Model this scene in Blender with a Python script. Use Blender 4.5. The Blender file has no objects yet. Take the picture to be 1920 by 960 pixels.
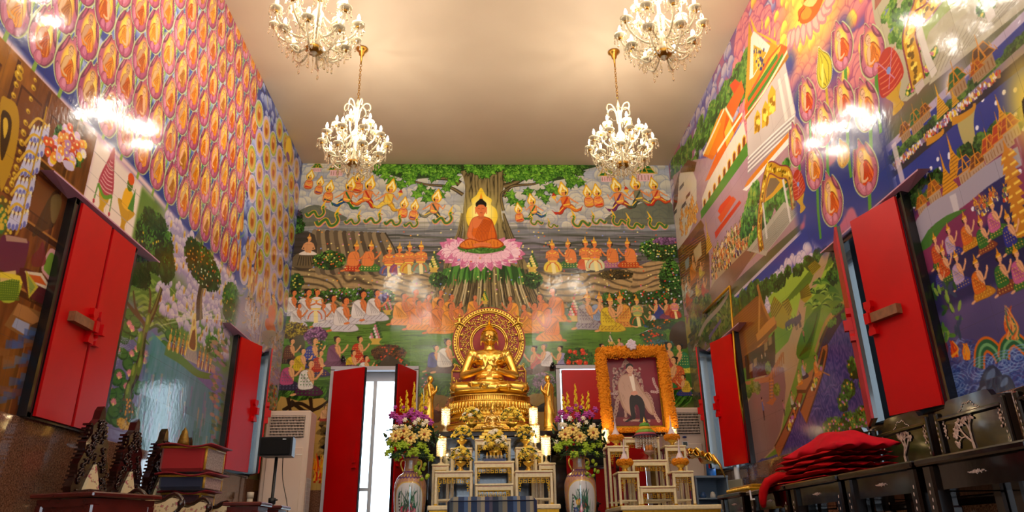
import bpy, bmesh, math, random
import numpy as np
from mathutils import Vector, Matrix, Euler
sc = bpy.context.scene
COL = sc.collection
PI = math.pi
# ------------------------------------------------------------------ camera, world, lights, exposure
F_, PITCH, YAW, ROLL = 1348.8129, .3771980, .0421976, -.0149748
CAMZ = .45
_cy, _sy, _cp, _sp, _cr, _sr = math.cos(YAW), math.sin(YAW), math.cos(PITCH), math.sin(PITCH), math.cos(ROLL), math.sin(ROLL)
FW = np.array([_sy * _cp, _cy * _cp, _sp]); _rt = np.array([_cy, -_sy, 0.]); _up = np.cross(_rt, FW)
RT = _cr * _rt + _sr * _up; UP = -_sr * _rt + _cr * _up
cam_d = bpy.data.cameras.new('camera'); cam = bpy.data.objects.new('camera', cam_d); COL.objects.link(cam)
cam.matrix_world = Matrix(((RT[0], UP[0], -FW[0], 0), (RT[1], UP[1], -FW[1], 0), (RT[2], UP[2], -FW[2], CAMZ), (0, 0, 0, 1)))
cam_d.sensor_width = 36; cam_d.lens = F_ * 36 / 1920; cam_d.clip_start = .05; cam_d.clip_end = 200
sc.camera = cam
sc.view_settings.view_transform = 'Standard'; sc.view_settings.look = 'None'; sc.view_settings.gamma = 1; sc.view_settings.use_curve_mapping = False
sc.view_settings.exposure = 0.0
BULB_W = 6.4          # light of each chandelier bulb
world = bpy.data.worlds.new('sky'); sc.world = world; world.use_nodes = True
_bg = world.node_tree.nodes['Background']; _bg.inputs[0].default_value = (.74, .87, 1.0, 1); _bg.inputs[1].default_value = 6.5
try:
    sc.cycles.use_denoising = True; sc.cycles.max_bounces = 10; sc.cycles.transparent_max_bounces = 16; sc.cycles.sample_clamp_indirect = 6; sc.cycles.caustics_reflective = False; sc.cycles.caustics_refractive = False; sc.cycles.use_light_tree = True
except Exception: pass

# ------------------------------------------------------------------ the room's measures and photo-point helpers
CC = np.array([0, 0, CAMZ]); D = 9.0; XL = -.28196 * D; XR = .29321 * D; ZC = .55138 * D + CAMZ; ZG = .07427 * D + CAMZ; Y0 = -2.6
def ray(x, y): return FW * F_ + RT * (x - 960) - UP * (y - 480)
def onX(x, y, X): q = ray(x, y); return CC + q * (X / q[0])
def onY(x, y, Y=D): q = ray(x, y); return CC + q * (Y / q[1])
# ------------------------------------------------------------------ mural painter
# The tiled walls carry painted murals. They are painted here, shape by shape, in the metric
# coordinates of each wall and stored as one colour per vertex of that wall's fine grid.
rnd = random.Random(7)
NT = np.random.RandomState(5).rand(256, 256).astype(np.float32)
def hx(s):
    return np.array([int(s[i:i+2], 16) / 255 for i in (0, 2, 4)], np.float32)
def vnoise(u, v):
    iu = np.floor(u).astype(int); iv = np.floor(v).astype(int); fu = u - iu; fv = v - iv
    fu = fu * fu * (3 - 2 * fu); fv = fv * fv * (3 - 2 * fv)
    a = NT[iv & 255, iu & 255]; b = NT[iv & 255, (iu + 1) & 255]; c = NT[(iv + 1) & 255, iu & 255]; d = NT[(iv + 1) & 255, (iu + 1) & 255]
    return (a * (1 - fu) + b * fu) * (1 - fv) + (c * (1 - fu) + d * fu) * fv
def fbm(u, v, s, n=4, seed=0):
    t = 0; a = .5; k = 1 / s; tot = 0
    for i in range(n):
        t = t + a * vnoise(u * k + 17.3 * (i + seed), v * k + 9.1 * (i + seed)); tot += a; a *= .5; k *= 2.03
    return t / tot
def mixc(a, b, t):
    t = np.clip(t, 0, 1)[..., None]; return a * (1 - t) + b * t
def sst(a, b, x):
    t = np.clip((x - a) / (b - a), 0, 1); return t * t * (3 - 2 * t)
def crv(pts, n=6, closed=True):
    P = [np.array(p, float) for p in pts]; N = len(P); out = []
    for i in range(N if closed else N - 1):
        if closed: p0, p1, p2, p3 = P[i - 1], P[i], P[(i + 1) % N], P[(i + 2) % N]
        else: p0, p1, p2, p3 = P[max(i - 1, 0)], P[i], P[i + 1], P[min(i + 2, N - 1)]
        for k in range(n):
            t = k / n
            out.append(.5 * (2 * p1 + (p2 - p0) * t + (2 * p0 - 5 * p1 + 4 * p2 - p3) * t * t + (3 * p1 - p0 - 3 * p2 + p3) * t ** 3))
    if not closed: out.append(P[-1])
    return np.array(out)
def ell(cx, cy, rx, ry, rot=0, n=16):
    a = np.linspace(0, 2 * math.pi, n, endpoint=False); c, s = math.cos(rot), math.sin(rot)
    x = rx * np.cos(a); y = ry * np.sin(a)
    return np.stack([cx + x * c - y * s, cy + x * s + y * c], 1)
def ribbon(pts, w0, w1=None):
    P = np.array(pts, float); w1 = w0 if w1 is None else w1
    d = np.gradient(P, axis=0); d /= np.maximum(np.linalg.norm(d, axis=1, keepdims=True), 1e-9)
    nrm = np.stack([-d[:, 1], d[:, 0]], 1); w = np.linspace(w0, w1, len(P))[:, None] / 2
    return np.concatenate([P + nrm * w, (P - nrm * w)[::-1]])
class Wall:
    def __init__(s, us, vs, q, base):
        s.us, s.vs, s.q = us, vs, q
        s.ci = np.arange(len(us)); s.ri = np.arange(len(vs))
        s.img = np.zeros((len(vs), len(us), 3), np.float32) + hx(base)
        s.xf = None
    def pts(s, P):
        P = np.asarray(P, float)
        if s.xf is None: return P
        cx, cy, k, rot, fl, kx = s.xf; c, n = math.cos(rot), math.sin(rot)
        x = P[:, 0] * fl * kx; y = P[:, 1]
        return np.stack([cx + k * (x * c - y * n), cy + k * (x * n + y * c)], 1)
    def at(s, cx, cy, k, rot=0, fl=1, kx=1): s.xf = (cx, cy, k, rot, fl, kx); return s
    def px(s, x, y, hp, rot=0, fl=1, kx=1):          # place the local frame at a photo point, hp photo pixels high
        a = s.q(x, y); b = s.q(x, y - hp); return s.at(a[0], a[1], abs(b[1] - a[1]), rot, fl, kx)
    def off(s): s.xf = None; return s
    def fill(s, P, col, a=1.0):
        P = s.pts(P); S = 3
        x = np.interp(P[:, 0], s.us, s.ci); y = np.interp(P[:, 1], s.vs, s.ri)
        H, W = s.img.shape[:2]
        x = np.clip(x, -.5, W - .5); y = np.clip(y, -.5, H - .5)
        c0, c1 = int(max(0, math.floor(x.min() - .5))), int(min(W, math.ceil(x.max() + 1)))
        r0, r1 = int(max(0, math.floor(y.min() - .5))), int(min(H, math.ceil(y.max() + 1)))
        if c1 <= c0 or r1 <= r0: return
        X = (x + .5 - c0) * S; Y = (y + .5 - r0) * S; w = (c1 - c0) * S; h = (r1 - r0) * S
        T = np.zeros((h, w + 1), np.uint8)
        Xn = np.roll(X, -1); Yn = np.roll(Y, -1)
        for i in range(len(X)):
            ya, yb, xa, xb = Y[i], Yn[i], X[i], Xn[i]
            if ya == yb: continue
            if ya > yb: ya, yb, xa, xb = yb, ya, xb, xa
            ra = max(0, math.ceil(ya - .5)); rb = min(h, math.ceil(yb - .5))
            if rb <= ra: continue
            rr = np.arange(ra, rb); xx = xa + (rr + .5 - ya) * ((xb - xa) / (yb - ya))
            T[rr, np.clip(np.ceil(xx - .5).astype(int), 0, w)] ^= 1
        M = np.bitwise_xor.accumulate(T, axis=1)[:, :w]
        cov = M.reshape(r1 - r0, S, c1 - c0, S).mean((1, 3), dtype=np.float32) * a
        s.blend(r0, r1, c0, c1, cov, col)
    def blend(s, r0, r1, c0, c1, cov, col):
        if callable(col):
            U, V = np.meshgrid(s.us[c0:c1], s.vs[r0:r1]); col = col(U, V)
            if isinstance(col, tuple): col, al = col; cov = cov * al
        elif isinstance(col, str): col = hx(col)
        cov = cov[..., None]; I = s.img[r0:r1, c0:c1]; I *= (1 - cov); I += cov * col
    def all(s, col, a=1.0):
        H, W = s.img.shape[:2]; s.blend(0, H, 0, W, np.full((H, W), a, np.float32), col)
    def line(s, pts, col, w0, w1=None, a=1.0): s.fill(ribbon(pts, w0, w1), col, a)
    def poly(s, pxs, col, a=1.0, smooth=0):          # polygon given by photo points
        xf = s.xf; s.xf = None; P = np.array([s.q(*p) for p in pxs])
        if smooth: P = crv(P, smooth)
        s.fill(P, col, a); s.xf = xf
    def pline(s, pxs, col, w0, w1=None, a=1.0, n=5):
        xf = s.xf; s.xf = None; P = crv([s.q(*p) for p in pxs], n, False)
        s.line(P, col, w0, w1, a); s.xf = xf
    def rad(s, x, y, r, col, a=1.0, ry=None):        # soft round patch at a photo point, r metres
        xf = s.xf; s.xf = None; cu, cv = s.q(x, y); ry = ry or r; c = hx(col)
        def f(U, V):
            d = np.sqrt(((U - cu) / r) ** 2 + ((V - cv) / ry) ** 2)
            return c + np.zeros(U.shape + (3,), np.float32), 1 - sst(.1, 1, d)
        s.fill(ell(cu, cv, r, ry, n=24), f, a); s.xf = xf

# ---- stock figures, each drawn in a unit frame (feet at 0, about 1 high)
def halo_leaf(w, cx=0, cy=.84, r=.2, col='f0c830', inn='fdf3b8'):
    sh = lambda k: crv([(cx, cy + r * 1.9 * k), (cx + r * .5 * k, cy + r * .95 * k), (cx + r * .95 * k, cy + .1 * r), (cx + r * .6 * k, cy - r * .85 * k), (cx, cy - r * k), (cx - r * .6 * k, cy - r * .85 * k), (cx - r * .95 * k, cy + .1 * r), (cx - r * .5 * k, cy + r * .95 * k)], 4)
    w.fill(sh(1.12), 'c9861c'); w.fill(sh(1.04), col); w.fill(sh(.8), inn)
def head(w, x, y, r, skin, hair='241a16', crown=None, face=1, bun=0, bald=0):
    w.fill([(x - r * .35, y - r * 1.5), (x + r * .35, y - r * 1.5), (x + r * .3, y - r * .5), (x - r * .4, y - r * .5)], skin)
    if not bald:
        w.fill(ell(x - .18 * r * face, y + .18 * r, r * .98, r * 1.12, n=12), hair)
        if bun: w.fill(ell(x - r * .9, y + r * .75, r * .5, r * .45, n=8), hair)
    else: w.fill(ell(x - .15 * r * face, y + .15 * r, r * .9, r * 1.05, n=12), '5b5348')
    w.fill(ell(x + .16 * r * face, y - .08 * r, r * .78, r * .98, n=12), skin)
    w.fill(ell(x + .5 * r * face, y + .08 * r, r * .16, r * .07, n=6), '3a2018', .8)
    w.fill(ell(x + .5 * r * face, y - .5 * r, r * .18, r * .08, n=6), 'b03a28', .8)
    w.fill(ell(x - .45 * r * face, y - .1 * r, r * .14, r * .28, n=6), mixs(skin, '7a3a20', .3))
    if crown:
        w.fill([(x - r * .95, y + r * .35), (x + r * .9, y + r * .35), (x + r * .8, y + r * .95), (x + r * .35, y + r * 1.35), (x + r * .02, y + r * 3.0), (x - r * .4, y + r * 1.35), (x - r * .85, y + r * .95)], crown)
        w.line([(x - r * .9, y + r * .5), (x + r * .85, y + r * .5)], 'f7e07a', r * .18)
        w.line([(x - r * .5, y + r * 1.2), (x + r * .45, y + r * 1.2)], '9a5a18', r * .12)
def mixs(a, b, t): return ''.join('%02x' % int(max(0, min(255, round(v * 255)))) for v in (hx(a) * (1 - t) + hx(b) * t))
def kneel(w, skin='e0935a', top='e9e6e2', bot='dedbe0', crown=None, hair='241a16', bald=0, bun=0, pat=None, robe=0):
    """side-sitting worshipper facing +x with joined palms"""
    dk = lambda c: mixs(c, '2a1c20', .35)
    legs = crv([(-.34, .02), (-.3, .2), (-.12, .3), (.16, .28), (.36, .16), (.42, .04), (.2, -.01), (-.1, .0)], 4)
    w.fill(legs, dk(bot)); w.fill(legs * .95 + [0, .012], bot)
    for k in range(4): w.line(crv([(-.26 + .13 * k, .05), (-.14 + .13 * k, .16), (-.1 + .14 * k, .25)], 4, False), dk(bot), .014)
    if pat: [w.fill(ell(-.25 + .1 * (k % 6), .07 + .08 * (k // 6), .02, .02, n=5), pat) for k in range(15)]
    w.fill(ell(-.38, .03, .09, .035, .2, 8), skin)
    tor = crv([(-.24, .22), (-.26, .45), (-.2, .66), (-.05, .73), (.1, .68), (.15, .5), (.13, .24), (0, .18)], 4)
    w.fill(tor, dk(skin)); w.fill(tor * .96 + [0, .02], skin if not robe else top)
    if top:
        sash = crv([(-.26, .2), (-.27, .5), (-.22, .66), (-.1, .72), (-.02, .66), (-.02, .5), (.1, .36), (.14, .22), (0, .17)], 4)
        w.fill(sash, dk(top)); w.fill(sash * .96 + [-.004, .012], top)
        for k in range(5): w.line(crv([(-.24 + .03 * k, .64 - .03 * k), (-.16 + .05 * k, .42 - .02 * k), (-.1 + .06 * k, .24)], 4, False), dk(top), .013)
        if pat: [w.fill(ell(-.2 + .08 * (k % 4), .3 + .09 * (k // 4), .018, .018, n=5), pat) for k in range(16)]
    w.line([(-.02, .66), (.08, .42), (.2, .46), (.3, .6)], dk(skin), .1, .06)
    w.line([(-.02, .66), (.08, .43), (.2, .47), (.3, .6)], skin, .08, .045)
    w.fill(ell(.33, .65, .035, .09, -.35, 8), skin)
    head(w, .02, .87, .1, skin, hair, crown, 1, bun, bald)
def frontal(w, skin='e59a5c', top=None, bot='e9d27a', crown='e8b63c', pat='d0662a', knee=1):
    dk = lambda c: mixs(c, '2a1c20', .35)
    legs = crv([(-.26, .02), (-.28, .2), (-.14, .36), (.14, .36), (.28, .2), (.26, .02), (0, -.03)], 4)
    w.fill(legs, dk(bot)); w.fill(legs * .95 + [0, .012], bot)
    w.fill([(-.06, .36), (.06, .36), (.1, -.04), (-.02, -.06)], 'f1e3a4')
    for k in (-1, 1): w.line(crv([(k * .05, .3), (k * .16, .2), (k * .2, .05)], 4, False), pat, .03)
    w.fill(crv([(-.13, .34), (-.19, .6), (-.15, .7), (0, .74), (.15, .7), (.19, .6), (.13, .34)], 4), dk(skin))
    w.fill(crv([(-.12, .34), (-.17, .6), (-.13, .69), (0, .73), (.13, .69), (.17, .6), (.12, .34)], 4), top or skin)
    w.line([(-.12, .66), (0, .6), (.12, .66)], 'f3cf4e', .03)
    for k in (-1, 1):
        w.line([(k * .16, .66), (k * .2, .46), (k * .03, .52)], dk(skin), .075, .05); w.line([(k * .16, .66), (k * .2, .47), (k * .03, .53)], skin, .055, .04)
        w.line([(k * .2, .6), (k * .14, .58)], 'f3cf4e', .02)
    w.fill(ell(0, .57, .03, .07, 0, 8), skin)
    w.line([(-.14, .36), (.14, .36)], 'f3d562', .04)
    head(w, 0, .86, .09, skin, crown=crown)
def flyer(w, pose, c1='d8432a', c2='3c7a3a', skin='e59a5c'):
    if pose == 0:      # bust on a cloud with praying hands
        halo_leaf(w, 0, .7, .2)
        w.fill(crv([(-.2, .02), (-.22, .3), (-.12, .48), (.12, .48), (.22, .3), (.2, .02), (0, -.06)], 4), mixs(skin, '7a3010', .45))
        w.fill(crv([(-.17, .04), (-.19, .3), (-.1, .46), (.1, .46), (.19, .3), (.17, .04)], 4), skin)
        w.line([(-.17, .28), (0, .16), (.17, .28)], 'f3cf4e', .03); w.line([(-.1, .4), (.1, .4)], 'd0502a', .04)
        w.line([(-.16, .1), (.16, .06)], c1, .09, .05)
        head(w, 0, .62, .095, skin, crown='efc23c')
    else:              # full figure flying, legs bent back
        for k, c in ((1, c1), (-1, c2)):
            w.line(crv([(0, .32), (k * .16, .2), (k * .26, .05), (k * .46, .1)], 5, False), mixs(c, '200808', .4), .22, .06)
            w.line(crv([(0, .32), (k * .16, .2), (k * .26, .06), (k * .44, .1)], 5, False), c, .18, .04)
            w.line([(k * .12, .24), (k * .3, .1)], 'f3cf4e', .035); w.line([(k * .4, .02), (k * .52, .2)], c1, .05, .01)
        halo_leaf(w, 0, .84, .17)
        w.fill(crv([(-.12, .26), (-.15, .5), (-.13, .62), (.13, .62), (.15, .5), (.12, .26)], 4), mixs(skin, '7a3010', .4))
        w.fill(crv([(-.1, .26), (-.13, .5), (-.11, .6), (.11, .6), (.13, .5), (.1, .26)], 4), skin if pose == 1 else c2)
        w.line([(-.1, .58), (.12, .3)], c1, .06); w.line([(-.11, .32), (.11, .32)], 'f3cf4e', .05)
        w.line([(.12, .58), (.3, .44), (.34, .62)], skin, .06, .04); w.line([(-.12, .58), (-.28, .4), (-.4, .3)], skin, .06, .04)
        if pose == 2: w.fill([(.24, .7), (.44, .7), (.38, .6), (.36, .56), (.32, .6)], 'efc23c'); w.fill([(.26, .71), (.42, .71), (.34, .84)], 'c23a20')
        head(w, 0, .76, .09, skin, crown='efc23c')
def naga(w, n=3):
    b = crv([(-.62, .1), (-.5, -.1), (-.3, .1), (-.12, .18), (.08, -.14), (.32, -.1), (.46, .15), (.36, .42)][3 - n if n < 3 else 0:], 5, False)
    w.line(b + [.02, -.04], 'd888a8', .26, .2); w.line(b, 'd8b03e', .25, .2); w.line(b + [0, .005], '4a7a3a', .16, .11)
    w.fill(crv([(.3, .34), (.5, .5), (.62, .42), (.54, .56), (.46, .64), (.56, 1.05), (.36, .74), (.26, .5)], 3), 'e8c03e')
    w.fill(crv([(.34, .4), (.46, .5), (.42, .6), (.32, .5)], 3), '4a8a40'); w.line([(.5, .48), (.62, .46)], 'b03060', .03)
def bud(w, skin='e8b48c', robe='e08a24', back='f0cf52', pet='b0567c', dark='7c3a5a', v=0):
    """a lotus bud, 0 at its base and 1 at its tip, with a seated monk in its glow"""
    o = crv([(0, 0), (.2, .05), (.34, .26), (.34, .5), (.27, .7), (.19, .84), (.13, .8), (.03, 1.02), (-.05, .88), (-.16, .92), (-.25, .72), (-.34, .5), (-.34, .26), (-.2, .05)], 4)
    w.fill(o * [1.09, 1.04] + [0, -.02], 'cfd0a0'); w.fill(o * [1.03, 1.015] + [0, -.01], '9aa878'); w.fill(o, dark); w.fill(o * [.94, .95] + [0, .02], pet)
    xf = w.xf; cx, cy = w.pts([(0.01, .46)])[0]; k = xf[2]; c1, c2, c3 = hx('fdee9c'), hx(back), hx(pet); rx = k * xf[5]
    def glow(U, V):
        d = np.sqrt(((U - cx) / (.24 * rx)) ** 2 + ((V - cy) / (.4 * k)) ** 2); return mixc(mixc(c1, c2, d * 1.3), c3, sst(.72, 1.08, d))
    w.fill(ell(0.01, .46, .265, .43, n=20), glow)
    def pt(P, c0, c1):
        P = crv(P, 4); w.fill(P, mixs(c0, '3a1030', .45)); m = P.mean(0); w.fill((P - m) * .9 + m, c0); w.fill((P - m) * [.5, .7] + m + [.01, .03], c1)
    pt([(-.12, .9), (-.27, .68), (-.33, .48), (-.24, .56), (-.15, .74)], dark, pet); pt([(.16, .83), (.27, .68), (.33, .48), (.24, .54), (.17, .68)], dark, pet)
    # robe, bare shoulder, lap
    w.fill(crv([(-.02, .6), (.11, .56), (.19, .4), (.24, .2), (.14, .09), (-.12, .09), (-.22, .18), (-.17, .36), (-.13, .52)], 4), mixs(robe, '4a1a08', .5))
    w.fill(crv([(.0, .58), (.1, .54), (.17, .4), (.215, .22), (.12, .11), (-.1, .11), (-.19, .19), (-.14, .36), (-.1, .5)], 4), robe)
    w.fill(crv([(-.13, .52), (-.05, .59), (.0, .56), (-.03, .42), (-.12, .26), (-.17, .3)], 4), mixs(skin, '8a4a20', .3)); w.fill(crv([(-.12, .51), (-.05, .575), (-.01, .55), (-.04, .42), (-.12, .29), (-.15, .32)], 4), skin)
    for q in range(4): w.line(crv([(.08 + .015 * q, .52 - .03 * q), (-.03 + .04 * q, .38 - .02 * q), (-.08 + .07 * q, .25), (-.02 + .05 * q, .14)], 3, False), mixs(robe, '5a1c06', .5), .017, .008)
    w.line(crv([(.12, .48), (.165, .32), (.17, .2)], 3, False), mixs(robe, 'ffe070', .5), .03, .01); w.line(crv([(-.16, .2), (-.02, .17), (.12, .2)], 3, False), mixs(robe, 'ffe070', .4), .025, .01)
    w.line(crv([(-.14, .31), (-.06, .25), (.04, .26)], 3, False), skin, .05, .035)
    # head
    h = crv([(-.05, .6), (-.085, .68), (-.07, .76), (-.01, .79), (.05, .76), (.065, .68), (.03, .59), (-.01, .575)], 3)
    w.fill(h, mixs(skin, '7a4020', .45)); w.fill((h - [-.01, .68]) * .9 + [-.008, .68], skin); w.fill([(-.04, .6), (.03, .6), (.035, .55), (-.045, .54)], skin)
    for a in (-.03, .025): w.line([(a - .014, .69), (a + .014, .69)], '4a2a1a', .011)
    w.line([(-.015, .625), (.015, .625)], 'a04030', .012); w.line([(.002, .685), (.0, .65)], mixs(skin, '7a4020', .4), .009)
    if v: w.line(crv([(-.07, .72), (-.05, .775), (0, .795), (.045, .77)], 3, False), '8a7464', .018)
    pt([(-.02, 0), (-.2, .06), (-.31, .26), (-.27, .34), (-.14, .22), (-.05, .14)], mixs(pet, 'ffd0e0', .1), mixs(pet, 'ffd0e0', .35)); pt([(.0, .0), (.18, .05), (.31, .24), (.29, .36), (.2, .2), (.08, .13)], mixs(pet, dark, .25), pet); pt([(-.1, .0), (-.1, .14), (.0, .2), (.1, .12), (.08, .0)], pet, mixs(pet, 'ffd0e0', .3))
def closedbud(w, c='e8c428', d='a87c14'):
    o = crv([(0, 0), (.18, .06), (.3, .32), (.26, .6), (.1, .86), (0, 1.05), (-.1, .86), (-.26, .6), (-.3, .32), (-.18, .06)], 4)
    w.fill(o * 1.05 + [0, -.02], 'e6e6b0'); w.fill(o, d); w.fill(o * [.92, .95] + [0, .02], c)
    for a in (-.16, 0, .15): w.line(crv([(a * .4, .05), (a * 1.2, .4), (a * .6, .75), (0, .98)], 4, False), d, .03, .01)
    w.fill(crv([(-.2, .1), (-.05, .3), (.02, .6), (-.12, .45)], 3), mixs(c, 'fff6a0', .5))
def tree(w, cx, cy, rx, ry, cols, n=420, leaf=.018, rot=0, base=None):
    """a crown of dabbed leaves, metric wall coordinates"""
    xf = w.xf; w.xf = None
    if base: w.fill(crv([(cx + rx * .93 * math.cos(t) * (1 + .12 * math.sin(5 * t)), cy + ry * .93 * math.sin(t) * (1 + .1 * math.cos(4 * t))) for t in np.linspace(0, 6.28, 14, endpoint=False)], 3), base)
    for i in range(n):
        t = rnd.random() * 6.283; r = math.sqrt(rnd.random()); x = cx + rx * r * math.cos(t); y = cy + ry * r * math.sin(t)
        g = vnoise(np.array(x * 14.), np.array(y * 14.)) ; k = min(len(cols) - 1, max(0, int(len(cols) * (.55 * float(g) + .45 * rnd.random() + .12 * (y - cy) / ry))))
        l = leaf * (.7 + .6 * rnd.random()); w.fill(ell(x, y, l, l * .6, rnd.random() * 3, 6), cols[k])
    w.xf = xf
GREENS = ['16300f', '24481a', '356426', '4c8232', '74a447']
def puffs(w, pts, light='d8d4c4', mid='b9b8ae', edge='8792b4', k=1.0):
    xf = w.xf; w.xf = None; L, M, E = hx(light), hx(mid), hx(edge)
    for (x, y, r) in pts:
        def f(U, V, x=x, y=y, r=r):
            n = vnoise(U * 22 + x, V * 22 + y) - .5
            d = np.sqrt(((U - x) / r) ** 2 + ((V - y) / r) ** 2) * (1 + .22 * n); h = (V - y) / r
            c = mixc(L, M, sst(.5, -.7, h) * .9); c = mixc(c, L, sst(.55, .85, d) * (h > -.2) * .5)
            return mixc(c, E, sst(.84, 1.04, d) * .75), (1 - sst(.9, 1.13, d)) * sst(-.9, -.1, h + .2 * np.abs((U - x) / r))
        w.fill(ell(x, y, r * 1.13 * k, r * 1.13, n=16), f)
    w.xf = xf
def cloudbank(w, x0, x1, y0, y1, r, n, light='d8d4c4', mid='b9b8ae', edge='8792b4', seed=1, inside=None):
    g = random.Random(seed); L = []
    for i in range(n):
        x = g.uniform(x0, x1); y = g.uniform(y0, y1)
        if inside and not inside(x, y): continue
        for q in range(g.randint(3, 5)): L.append((x + g.uniform(-1.6, 1.6) * r, y + g.uniform(-.25, .45) * r, r * g.uniform(.55, 1.15)))
    L.sort(key=lambda t: -(t[1] - t[2] * .3)); puffs(w, L, light, mid, edge)
def bush(w, x, y, rpx, ry=None, cols=GREENS, fl=None, nf=14, n=None, leaf=.014):
    cx, cy = w.q(x, y); a = w.q(x + rpx, y); b = w.q(x, y - (ry or rpx)); rx = abs(a[0] - cx); rv = abs(b[1] - cy)
    tree(w, cx, cy, rx, rv, cols, n or int(60 + rx * rv * 9000), leaf, base=cols[0])
    if fl:
        w.off()
        for i in range(nf):
            t = rnd.random() * 6.28; r = math.sqrt(rnd.random()) * .9; c = rnd.choice(fl)
            w.fill(ell(cx + rx * r * math.cos(t), cy + rv * r * math.sin(t), .013, .011, n=6), c)
def gable(w, x, y, s, roof='d8642a', gold='e2b23a', tiers=2, wall='ece0cf'):
    """a small tiered pavilion, s metres wide"""
    w.at(x, y, s); w.fill([(-.36, 0), (.36, 0), (.36, .4), (-.36, .4)], wall)
    for k in range(-2, 3): w.fill([(k * .14 - .02, .06), (k * .14 + .02, .06), (k * .14 + .02, .3), (k * .14 - .02, .3)], mixs(wall, '7a4a20', .5))
    for t in range(tiers):
        a = .5 - .13 * t; b = .38 + .2 * t
        w.fill([(-a, b), (a, b), (a * .55, b + .3), (-a * .55, b + .3)], gold); w.fill([(-a + .05, b + .03), (a - .05, b + .03), (a * .52, b + .26), (-a * .52, b + .26)], roof)
        w.line([(-a - .04, b - .02), (-a + .02, b + .16)], gold, .03, .01); w.line([(a + .04, b - .02), (a - .02, b + .16)], gold, .03, .01)
    w.fill([(-.16, .42), (.16, .42), (0, .92)], gold); w.fill([(-.09, .46), (.09, .46), (0, .76)], mixs(roof, '203018', .3)); w.line([(0, .85), (0, 1.25)], gold, .05, .01); w.off()
def chedi(w, x, y, s, c='d9a93a', d='8a5a1c'):
    w.at(x, y, s); w.fill([(-.3, 0), (.3, 0), (.26, .12), (.2, .2), (.17, .36), (.1, .46), (.04, .62), (.0, 1.1), (-.04, .62), (-.1, .46), (-.17, .36), (-.2, .2), (-.26, .12)], c)
    for k in range(7): w.line([(-.28 + .04 * k, .06 + .08 * k), (.28 - .04 * k, .06 + .08 * k)], d, .02)
    w.off()
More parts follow.
